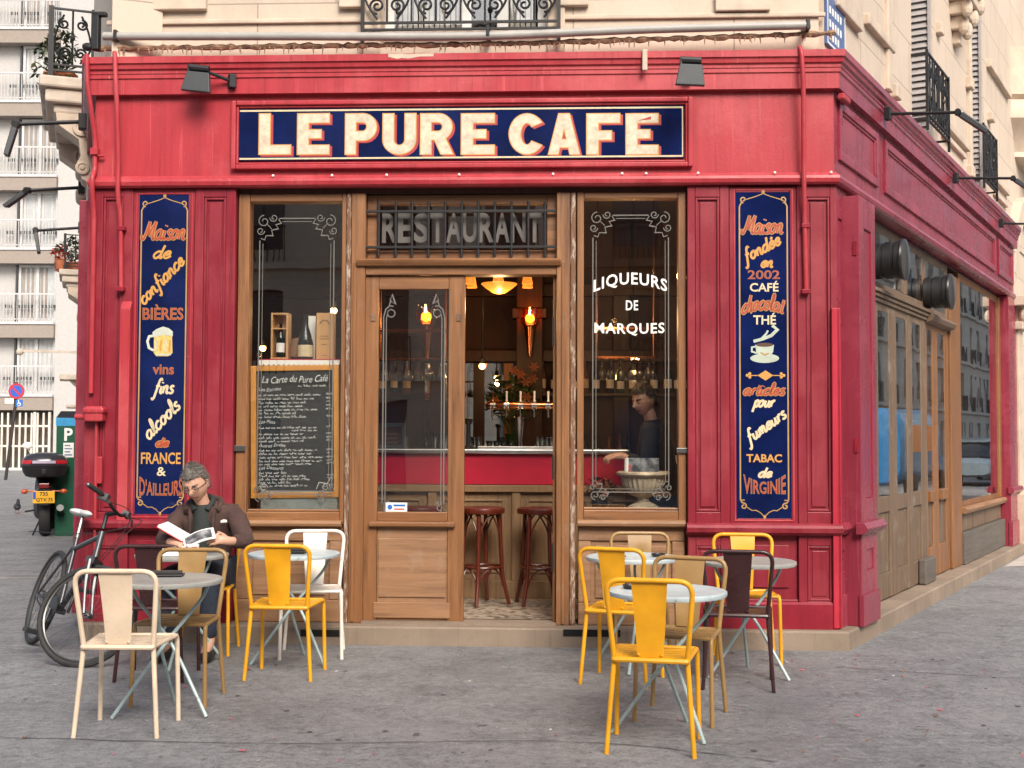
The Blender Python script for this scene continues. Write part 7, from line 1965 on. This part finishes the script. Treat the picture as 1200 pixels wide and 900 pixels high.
# lamps
def ptl(name, loc, e, col=(1, .55, .22), r=.025):
    l_ = bpy.data.lights.new(name, 'POINT'); l_.energy = e; l_.color = col; l_.shadow_soft_size = r
    o = bpy.data.objects.new(name, l_); COL.objects.link(o); o.location = loc; return o
def chandelier(label, u, v_, z, k=1.0):
    t = thing('chandelier', label, 'lamp', mat=F @ T(u, v_, z))
    a = MB(); a.lathe([(.0, -.085*k), (.05*k, -.075*k), (.11*k, -.035*k), (.150*k, .0), (.145*k, .006*k), (.10*k, -.025*k), (.0, -.06*k)], (0, 0, 0), 28); a.build('bowl', M['shade'], t, smooth=True)
    a = MB(); a.tube([(0, 0, -.02), (0, 0, RH-z-.01)], .010*k, 8)
    for j in range(6):
        q = 2*PI*j/6+.55; c, s = math.cos(q), math.sin(q); a.tube(smooth_path([(0, 0, .14*k), (.10*k*c, .10*k*s, .17*k), (.20*k*c, .20*k*s, .14*k), (.27*k*c, .27*k*s, .10*k)], 4), .007*k, 6)
    a.build('arm', M['copper'], t, smooth=True)
    for j in range(6):
        q = 2*PI*j/6+.55; c, s = math.cos(q), math.sin(q); e = (.27*k*c, .27*k*s, .10*k)
        a = MB(); a.lathe([(.020*k, .0), (.030*k, -.03*k), (.038*k, -.08*k), (.045*k, -.115*k), (.041*k, -.115*k), (.030*k, -.06*k), (.015*k, -.01*k)], e, 14); sh = a.build('shade', M['shade'], t, smooth=True)
        a = MB(); a.sphere((e[0], e[1], e[2]-.07*k), .022*k, 10, 8); a.build('bulb', M['bulb'], sh, smooth=True)
    p = F @ Vector((u, v_, z-.18*k)); ptl('chandelier_light', p, 6*k)
    return t
u, z = ip(585, 333, .95); chandelier('amber glass chandelier with a lit bowl at the top of the doorway', u, .95, z, .95)
def torch(label, px, py, v_, drop_=.0):
    u, z = ip(px, py, v_); t = thing('wall_lamp', label, 'lamp', mat=F @ T(u, v_, z), group='lit bulbs over torch shaped holders')
    a = MB(); a.sphere((0, 0, 0), .045, 12, 9); a.build('bulb', M['bulb'], t, smooth=True)
    a = MB(); a.lathe([(.016, -.38), (.02, -.36), (.055, -.10), (.07, -.07), (.05, -.06), (.0, -.05)], (0, 0, 0), 14); a.build('holder', M['copper'], t, smooth=True)
    a = MB(); a.lathe([(.085, -.06), (.095, .0), (.075, .06), (.09, .10), (.086, .10), (.07, .06), (.09, .0), (.08, -.06)], (0, 0, 0), 16); a.build('glass_shade', glass('amber lamp glass', (.95, .55, .22)), t, smooth=True)
    ptl('torch_light', F @ Vector((u, v_-.12, z+.05)), 2.5)
ptl('back_fill', F @ Vector((4.0, 2.4, 2.9)), 3)  # added fill for the back of the room, no fitting here
torch('lit torch shaped lamp seen through the door glass', 499.5, 371, v0+.75)
torch('lit torch shaped lamp on the dark column inside the doorway', 621, 373, RD-.4)
a = MB(); u = ip(621, 373, RD-.12)[0]; a.box(u-.13, u+.13, RD-.30, RD-.13, ZF, RH); a.box(u-.17, u+.17, RD-.34, RD-.12, 2.62, 2.72); part(a, 'column', M['dark_wood'], bevel=.01)
def pend(label, px, py, v_, e=3):
    u, z = ip(px, py, v_); t = thing('pendant_lamp', label, 'lamp', mat=F @ T(u, v_, z))
    a = MB(); a.sphere((0, 0, 0), .03, 12, 9); a.build('bulb', M['bulb'], t, smooth=True)
    a = MB(); a.lathe([(.022, .02), (.024, .07), (.008, .08), (.004, RH-z-.01)], (0, 0, 0), 10); a.build('cord', M['iron'], t, smooth=True)
    ptl('pendant_light', F @ Vector((u, v_-.07, z-.06)), e)
pend('small lit bulb glowing behind the left display window, right of the wine box', 391, 364, 1.6, 2)
pend('tiny lit bulb low behind the left edge of the left display window', 308, 408, 2.4, 1.5)
pend('small orange bulb behind the right display window above the man at the bar', 742, 437, 2.2, 2)
ptl('barman_fill', F @ Vector((ip(720, 440, .9)[0], .9, 2.35)), 9)  # added fill without a fitting, brightens the man at the bar
pend('lit bulb over the bar before the mirror', 565, 429, 2.6, 2)
# flowers behind the bar
fl = thing('flower_vase', 'vase of orange lilies on the back bar inside the doorway', 'flowers', mat=F @ T(ip(600, 440, RD-.5)[0], RD-.5, 1.20))
a = MB(); a.lathe([(.05, 0), (.07, .05), (.05, .22), (.07, .28), (.06, .28), (.0, .03)], (0, 0, 0), 16); a.build('vase', M['bottle_gr'], fl, smooth=True)
rnd = random.Random(9); a = MB()
for k in range(26):
    e = Vector((rnd.uniform(-.26, .26), rnd.uniform(-.15, .15), rnd.uniform(.42, .95))); a.tube(smooth_path([(0, 0, .2), (e.x*.4, e.y*.4, .4), e], 4), .004, 5)
leaf_cloud(a, (0, 0, .62), (.26, .18, .26), 120, .06, rnd, (0,)); a.build('foliage', M['leaf'], fl)
a = MB()
for k in range(9):
    c = Vector((rnd.uniform(-.22, .22), rnd.uniform(-.18, -.05), rnd.uniform(.55, .92)))
    for j in range(6):
        q = 2*PI*j/6; d = Vector((math.cos(q), -.35, math.sin(q))).normalized(); n_ = Vector((-math.sin(q), 0, math.cos(q)))
        a.add([c, c+d*.03+n_*.012, c+d*.06, c+d*.03-n_*.012], [(0, 1, 2, 3)])
a.build('bloom', plain('orange petal', (.26, .075, .02), .6, bmp=0), fl)

# ---------------------------------------------------------------- in the display windows
# blackboard
bb = thing('blackboard_menu', 'wood framed blackboard covered in white chalk handwriting behind the left window', 'blackboard', F)
wv = .055; r = rect(294, 428, 397.5, 583.5, -G0-wv-.02)
Mt_ = T((r[0]+r[1])/2, 0, (r[2]+r[3])/2) @ Matrix.Rotation(R(-.9), 4, 'Y') @ T(-(r[0]+r[1])/2, 0, -(r[2]+r[3])/2)
yb = G0+wv+.03; a = MB(); a.M = Mt_; a.frame_rect(r[0], r[1], r[2], r[3], .040, yb-.02, yb+.02); a.build('frame', plain('orange pine frame', (.62, .27, .05), .45), bb, bevel=.005)
a = MB(); a.M = Mt_; a.box(r[0]+.04, r[1]-.04, yb, yb+.015, r[2]+.04, r[3]-.04); a.build('board', M['slate'], bb)
a = MB(); a.M = Mt_; y = yb-.002
def chalk(s, x, z, h, wmax=None, c=False):
    vs_, fs = text_geo(s, .0, .35); x0 = min(v[0] for v in vs_); x1 = max(v[0] for v in vs_); k = h/.72
    sx_ = k if not wmax else min(k, wmax/(x1-x0)); off = -(x1-x0)*sx_/2 if c else 0
    rj = random.Random(s); ph = rj.uniform(0, 6)
    a.add([(x+off+(v[0]-x0)*sx_, y, z+v[1]*k+.004*math.sin(v[0]*1.4+ph)+.006*(v[0]-x0)*sx_) for v in vs_], fs)
W_ = r[1]-r[0]-.08; xl = r[0]+.055; top = r[3]-.05
chalk('La Carte du Pure Café', (r[0]+r[1])/2, top-.075, .050, W_*.86, True)
rj = random.Random(21)
def scribble(x, z, wd, h=.017):
    """illegible chalk handwriting: a running row of loops broken into words"""
    X0 = x
    while x < X0+wd:
        ln = rj.uniform(.02, .062); n = max(4, int(ln/.0042)); pts = []
        for i in range(n): pts.append((x+ln*i/(n-1)+rj.uniform(-.001, .001), z+h*.5*(1 if i % 2 else -.1)*rj.uniform(.45, 1.25)+(h*.6 if rj.random() < .12 else 0)))
        a.ribbon(pts, .0030, y); x += ln+.013
rows = [(.135, 'h2'), (.165, 'Les Entrées'), (.20, .62), (.228, .56), (.256, .50), (.282, .42), (.308, .60), (.334, .36), (.360, .42), (.402, 'Les Plats'), (.438, .62), (.458, 'in'), (.484, .46), (.512, .60), (.536, .44),
        (.572, 'Autres Envies'), (.602, .62), (.628, .56), (.654, .60), (.680, .66), (.702, .5), (.735, 'Les Desserts'), (.765, .24), (.788, .46), (.812, .52), (.836, .34), (.858, .50)]
Hh = r[3]-r[2]
for q, w_ in rows:
    z = r[3]-.02-q*Hh*1.04
    if w_ == 'h2': scribble(r[1]-.30, z, .20, .014)
    elif w_ == 'in': scribble(xl+.24, z, .16, .013)
    elif isinstance(w_, str): chalk(w_, xl, z, .025)
    else:
        scribble(xl, z, w_*W_/.66*.82)
        if w_ > .4: scribble(r[1]-.095, z+.006, .030)
for cx_ in (r[0]+.09, r[1]-.10): a.ribbon(spiral((cx_, r[2]+.075), .03, .006, 1.4, 0, 18), .004, y)
a.ribbon([(r[1]-.17, r[2]+.06), (r[1]-.15, r[2]+.11), (r[1]-.09, r[2]+.10), (r[1]-.06, r[2]+.15)], .004, y)
a.build('chalk_writing', M['chalk'], bb)
# shelf with the wine boxes
t = thing('window_shelf', 'narrow shelf with a white scalloped edge above the blackboard', 'shelf', F)
rs = rect(304, 421, 399, 426, -G0-.10); zsf = rs[3]
a = MB(); a.box(rs[0], rs[1], G0+.075, G0+.30, zsf-.02, zsf); a.build('board', M['bar_red'], t)
a = MB(); a.box(rs[0], rs[1], G0+.070, G0+.0745, zsf-.035, zsf-.008)
for k in range(16): a.sphere((rs[0]+.02+k*(rs[1]-rs[0]-.04)/15, G0+.072, zsf-.036), (.018, .002, .012), 8, 5)
a.build('paper_edge', M['paper'], t)
def wbox(name, label, px0, px1, py0, openb):
    r_ = rect(px0, py0, px1, 421.5, -G0-.16); t = thing(name, label, 'box', F); y0, y1 = G0+.13, G0+.24
    if openb:
        a = MB(); a.frame_rect(r_[0], r_[1], zsf+.001, r_[3], .014, y0, y1); a.box(r_[0]+.014, r_[1]-.014, y1-.012, y1-.001, zsf+.016, r_[3]-.014); a.box(r_[0]+.014, r_[1]-.014, y0+.01, y1-.02, r_[3]-.12, r_[3]-.11); a.build('box', M['pine'], t, bevel=.002)
    else:
        a = MB(); a.box(r_[0], r_[1], y0, y1, zsf+.001, r_[3]); a.build('box', M['pine'], t, bevel=.004)
        a = MB(); c = ((r_[0]+r_[1])/2, r_[3]-.09)
        for k in range(11): q = R(20)+k*R(14); a.ribbon([(c[0]+.030*math.cos(q), c[1]+.030*math.sin(q)), (c[0]+.041*math.cos(q), c[1]+.041*math.sin(q))], .006, y0-.001)
        for dz, w_ in ((-.08, .030), (-.10, .036), (-.14, .022), (-.22, .014)): a.ribbon([(c[0]-w_, c[1]+dz), (c[0]+w_, c[1]+dz)], .004, y0-.001)
        a.build('print', plain('burnt print', (.12, .06, .03), .7, bmp=0), t)
    return r_
r1 = wbox('wine_box', 'open pine wine box holding a dark bottle, left on the shelf over the blackboard', 318.5, 338.5, 367, True)
bottle((r1[0]+r1[1])/2, G0+.175, zsf+.017, .25, .032, 0, 'dark wine bottle with a white label inside the open pine box', None)
wbox('wine_box', 'closed pine wine box with a printed emblem at the right end of the shelf', 371.5, 391, 367, False)
uu = ip(358, 400, G0+.17)[0]; bt = thing('champagne_bottle', 'dark champagne bottle with a cream label between the two pine boxes', 'bottle', mat=F @ T(uu, G0+.17, zsf+.001))
a = MB(); a.lathe([(.052, 0), (.056, .012), (.056, .12), (.046, .17), (.022, .24), (.018, .31), (.021, .312), (.021, .33), (0, .332)], (0, 0, 0), 20); a.build('body', M['bottle_dk'], bt, smooth=True)
a = MB(); a.lathe([(.057, .02), (.057, .105)], (0, 0, 0), 20); a.build('paper_label', M['cream'], bt, smooth=True)
a = MB(); u = ip(346.5, 400, G0+.2)[0]; a.M = T(u, G0+.22, zsf+.06) @ Matrix.Rotation(.2, 4, 'Y'); a.lathe([(.05, -.04), (.055, -.02), (.05, .09), (.0, .11)], (0, 0, 0), 14); tag(a.build('straw_sleeve', plain('brown straw', (.20, .11, .06), .9), None, F, smooth=True), 'brown straw bottle sleeve leaning beside the champagne bottle', 'sleeve')
a = MB(); u = ip(363, 385, G0+.2)[0]; a.box(u-.022, u+.03, G0+.26, G0+.268, zsf+.002, zsf+.33); tag(a.build('paper_card', M['paper'], None, F), 'white printed card standing behind the champagne bottle', 'card')
r_ = rect(306, 585, 396, 599, -G0-.1); a = MB(); a.box(r_[0], r_[1], G0+.08, G0+.12, r_[2]-.02, r_[3]+.06)
tag(a.build('grey_board', plain('grey board', (.22, .24, .22), .6), None, F, bevel=.004), 'pale grey board at the foot of the left window below the blackboard', 'board')
# stone urn and magazine in the right window
u, z = ip(754, 600, G0+.22); zs_ = WR[6]-.0
ur = thing('urn', 'pale fluted stone urn on the sill of the right window', 'urn', mat=F @ T(u, G0+.24, zs_))
k = .98
a = MB(); a.lathe([(.11, .0), (.115, .012), (.085, .03), (.045, .05), (.04, .075), (.055, .082)], (0, 0, 0), 32); a.build('foot', M['clay'], ur, smooth=True)
a = MB(); a.lathe([(.045, .080), (.085, .095), (.128, .13), (.150, .18), (.155, .225)], (0, 0, 0), 96, flute=.035, nf=24); a.build('bowl', M['clay'], ur, smooth=True)
a = MB(); a.lathe([(.150, .224), (.178, .232), (.192, .246), (.192, .258), (.178, .268), (.16, .262), (.13, .20), (.0, .16)], (0, 0, 0), 96, flute=.012, nf=40); a.build('rim', M['clay'], ur, smooth=True)
mg = thing('magazine', 'folded magazine with a red and dark cover lying in the stone urn', 'magazine', mat=F @ T(u-.01, G0+.20, zs_+.262) @ Matrix.Rotation(R(-8), 4, 'Z') @ Matrix.Rotation(R(-14), 4, 'X'))
a = MB(); a.box(-.10, .12, 0, .012, 0, .105); 
m_, nt, b_ = new_mat('magazine cover'); v = coords(nt); f = noise_n(nt, v, 9, 3); f2 = noise_n(nt, v, 16, 4)
nt.links.new(mix(nt, ramp(nt, f2, [(.40, .03), (.60, .25)]), (.42, .05, .06), ramp(nt, f, [(.56, 0), (.60, 1)])), b_.inputs['Base Color']); b_.inputs['Roughness'].default_value = .3
a.build('cover', m_, mg)
a = MB(); a.M = T(-.105, .03, .05) @ Matrix.Rotation(PI/2, 4, 'Y') @ Matrix.Rotation(PI/2, 4, 'Z'); a.M = T(-.105, .03, 0); a.lathe([(.028, 0), (.028, .105)], (0, 0, 0), 14); a.build('roll', M['paper'], mg, smooth=True)
a = MB(); u0_, u1_ = WR[3]+.02, WR[4]-.02; a.box(u0_, u1_, G0+.09, G0+.45, zs_-.03, zs_-.001); part(a, 'window_board', M['dark_wood'])
rnd = random.Random(2); dp = thing('dried_plant', 'dark dried plant in the lower left corner of the right window', 'plant', mat=F @ T(ip(702, 590, G0+.3)[0], G0+.3, zs_))
a = MB(); a.lathe([(.05, 0), (.06, .05), (.05, .06), (0, .05)], (0, 0, 0), 12); a.build('pot', M['black_pl'], dp, smooth=True)
a = MB(); leaf_cloud(a, (0, 0, .13), (.12, .08, .10), 90, .035, rnd, (0, 1)); a.build('foliage', [plain('dark dried leaf', (.03, .022, .018), .7, bmp=0), plain('red brown dried leaf', (.14, .03, .015), .7, bmp=0)], dp)
# white sticker on the maroon chair, red litter bits kept with the petals
a = MB(); a.M = T(-2.20, 7.40, .60) @ Matrix.Rotation(R(-18), 4, 'Y'); a.box(-.07, .07, -.003, .0, -.02, .02)
tag(a.build('folded_paper', M['paper'], None), 'white folded paper tucked against the dark maroon chair beside the bicycle', 'paper')

# ---------------------------------------------------------------- buildings across the two streets (they light and mirror in the panes)
def far_building(name, label, Mx, wd, ht, nx, fl, c, seed):
    t = thing(name, label, 'building', Mx); rnd = random.Random(seed)
    st_ = masonry('stone of '+name, c, sc(c, .6), 1.4, .5)
    dx = wd/nx; fh = ht/fl
    a = MB(); a.box(0, wd, .35, 8, 0, ht)
    for i in range(nx):
        x0 = i*dx; a.box(x0, x0+dx*.30, 0, .35, 0, ht-.01); a.box(x0+dx*.70, x0+dx, 0, .35, 0, ht-.01)
        for j in range(fl): a.box(x0+dx*.30, x0+dx*.70, 0, .35, j*fh-.0, j*fh+(.12 if j == 0 else .5)); a.box(x0+dx*.30, x0+dx*.70, 0, .35, j*fh+fh*.82, (j+1)*fh-.001)
    for j in range(1, fl): a.box(0, wd, -.18, 0, j*fh-.02, j*fh+.16)
    a.box(-.2, wd+.2, -.5, .3, ht, ht+.5); a.build('wall', st_, t)
    for j in range(fl):
        g = MB(); 
        for i in range(nx):
            x0 = i*dx+dx*.30; x1 = i*dx+dx*.70; g.box(x0, x1, .28, .30, j*fh+.13, j*fh+fh*.82); g.box((x0+x1)/2-.05, (x0+x1)/2+.05, .22, .279, j*fh+.5, j*fh+fh*.82)
        g.build('window', plain('distant window', (.05, .055, .06), .12, bmp=0) if j else plain('blue shopfront', (.03, .10, .18), .4), t)
        if j:
            g = MB()
            for i in range(nx):
                x0 = i*dx+dx*.27; x1 = i*dx+dx*.73; g.box(x0, x1, -.16, -.13, j*fh+1.05, j*fh+1.10)
                for k in range(9): g.box(x0+(x1-x0)*k/9, x0+(x1-x0)*k/9+.03, -.16, -.14, j*fh+.16, j*fh+1.05)
            g.build('balcony_railing', M['iron'], t)
    return t
Ma = Matrix.Translation((-.6, -13.5, 0)) @ Matrix.Rotation(PI, 4, 'Z')
far_building('opposite_building', 'cream stone apartment house across the square, behind the camera', Ma, 26, 11.5, 8, 4, (.70, .58, .45), 1)
Ma = Matrix.Translation((26, -13.5, 0)) @ Matrix.Rotation(PI, 4, 'Z')
far_building('brick_house', 'brown brick apartment house across the square, behind the camera', Ma, 26.5, 11.5, 9, 4, (.26, .15, .09), 3)
o_ = C - D*11.5 + S*120; Mb_ = frame(o_, -S, -D)
far_building('street_building', 'cream stone apartment house across the side street, right of the picture', Mb_, 96, 15, 32, 5, (.50, .44, .36), 2)
def car(label, M_, body):
    t = thing('parked_car', label, 'car', M_)
    a = MB(); loft(a, [(-2.1, .70, .35, .72), (-1.9, .84, .28, .86), (-1.0, .87, .26, .90), (.8, .87, .26, .92), (1.8, .84, .28, .84), (2.1, .70, .34, .66)]); a.build('body', body, t, smooth=True)
    a = MB(); loft(a, [(-1.75, .62, .86, .92), (-1.25, .66, .88, 1.36), (-.2, .68, .88, 1.45), (.55, .66, .88, 1.38), (1.25, .60, .86, .94)]); a.build('windscreen', plain('car window', (.02, .025, .03), .08, bmp=0), t, smooth=True)
    a = MB(); loft(a, [(-1.30, .60, 1.34, 1.40), (-.3, .64, 1.40, 1.49), (.5, .60, 1.34, 1.42)]); a.build('roof', body, t, smooth=True)
    for x in (-1.3, 1.35):
        for s in (-1, 1):
            a = MB(); a.M = T(x, s*.80, .31) @ Matrix.Rotation(PI/2, 4, 'X'); a.lathe([(.17, -.1), (.29, -.1), (.31, -.05), (.31, .05), (.29, .1), (.17, .1)], (0, 0, 0), 24); w_ = a.build('wheel', M['rubber'], t, smooth=True)
            a = MB(); a.M = T(x, s*.80, .31) @ Matrix.Rotation(PI/2, 4, 'X'); a.lathe([(.0, -.06), (.17, -.09), (.18, .09), (.0, .06)], (0, 0, 0), 20); a.build('rim', M['alu'], w_, smooth=True)
    for s in (-1, 1):
        a = MB(); a.sphere((2.02, s*.60, .62), (.08, .16, .08), 10, 7); a.build('headlight', M['paper'], t, smooth=True)
vn = thing('stand_in_van', 'bright blue stand-in van across the side street, added to mirror in the narrow side panes', 'van', frame(Vector(((C+S*21.5-D*4.5).x, (C+S*21.5-D*4.5).y, 0)), S, D))  # stand-in shape, added for its blue reflection in the side panes
a = MB(); loft(a, [(-2.5, .85, .45, 2.0), (-2.4, .95, .38, 2.15), (1.0, .96, .36, 2.18), (1.5, .94, .36, 1.95), (2.0, .93, .36, 1.15), (2.6, .88, .38, 1.02), (2.75, .80, .42, .85)]); a.build('body', plain('bright blue van paint', (.02, .16, .36), .25, bmp=0), vn, smooth=True)
a = MB(); loft(a, [(1.15, .86, 1.25, 2.02), (1.55, .84, 1.20, 1.96), (2.02, .80, 1.12, 1.22)]); a.build('windscreen', plain('van window', (.02, .025, .03), .08, bmp=0), vn, smooth=True)
a = MB(); a.box(-2.0, .6, .955, .975, 1.15, 1.75); a.build('side_panel', plain('orange van panel', (.55, .20, .03), .4, bmp=0), vn, bevel=.02)
for x in (-1.6, 1.7):
    for s in (-1, 1):
        a = MB(); a.M = T(x, s*.86, .34) @ Matrix.Rotation(PI/2, 4, 'X'); a.lathe([(.0, -.1), (.31, -.1), (.34, -.05), (.34, .05), (.31, .1), (.0, .1)], (0, 0, 0), 24); a.build('wheel', M['rubber'], vn, smooth=True)
p = C+S*33-D*4.4; car('silver blue car parked across the side street, mirrored in the side window', frame(Vector((p.x, p.y, 0)), S, D), plain('silver blue car paint', (.30, .38, .42), .2, .4, bmp=0))
p = C+S*39.5-D*4.4; car('pale car parked farther along the side street, mirrored in the side panes', frame(Vector((p.x, p.y, 0)), S, D), plain('pale car paint', (.55, .56, .55), .2, .2, bmp=0))
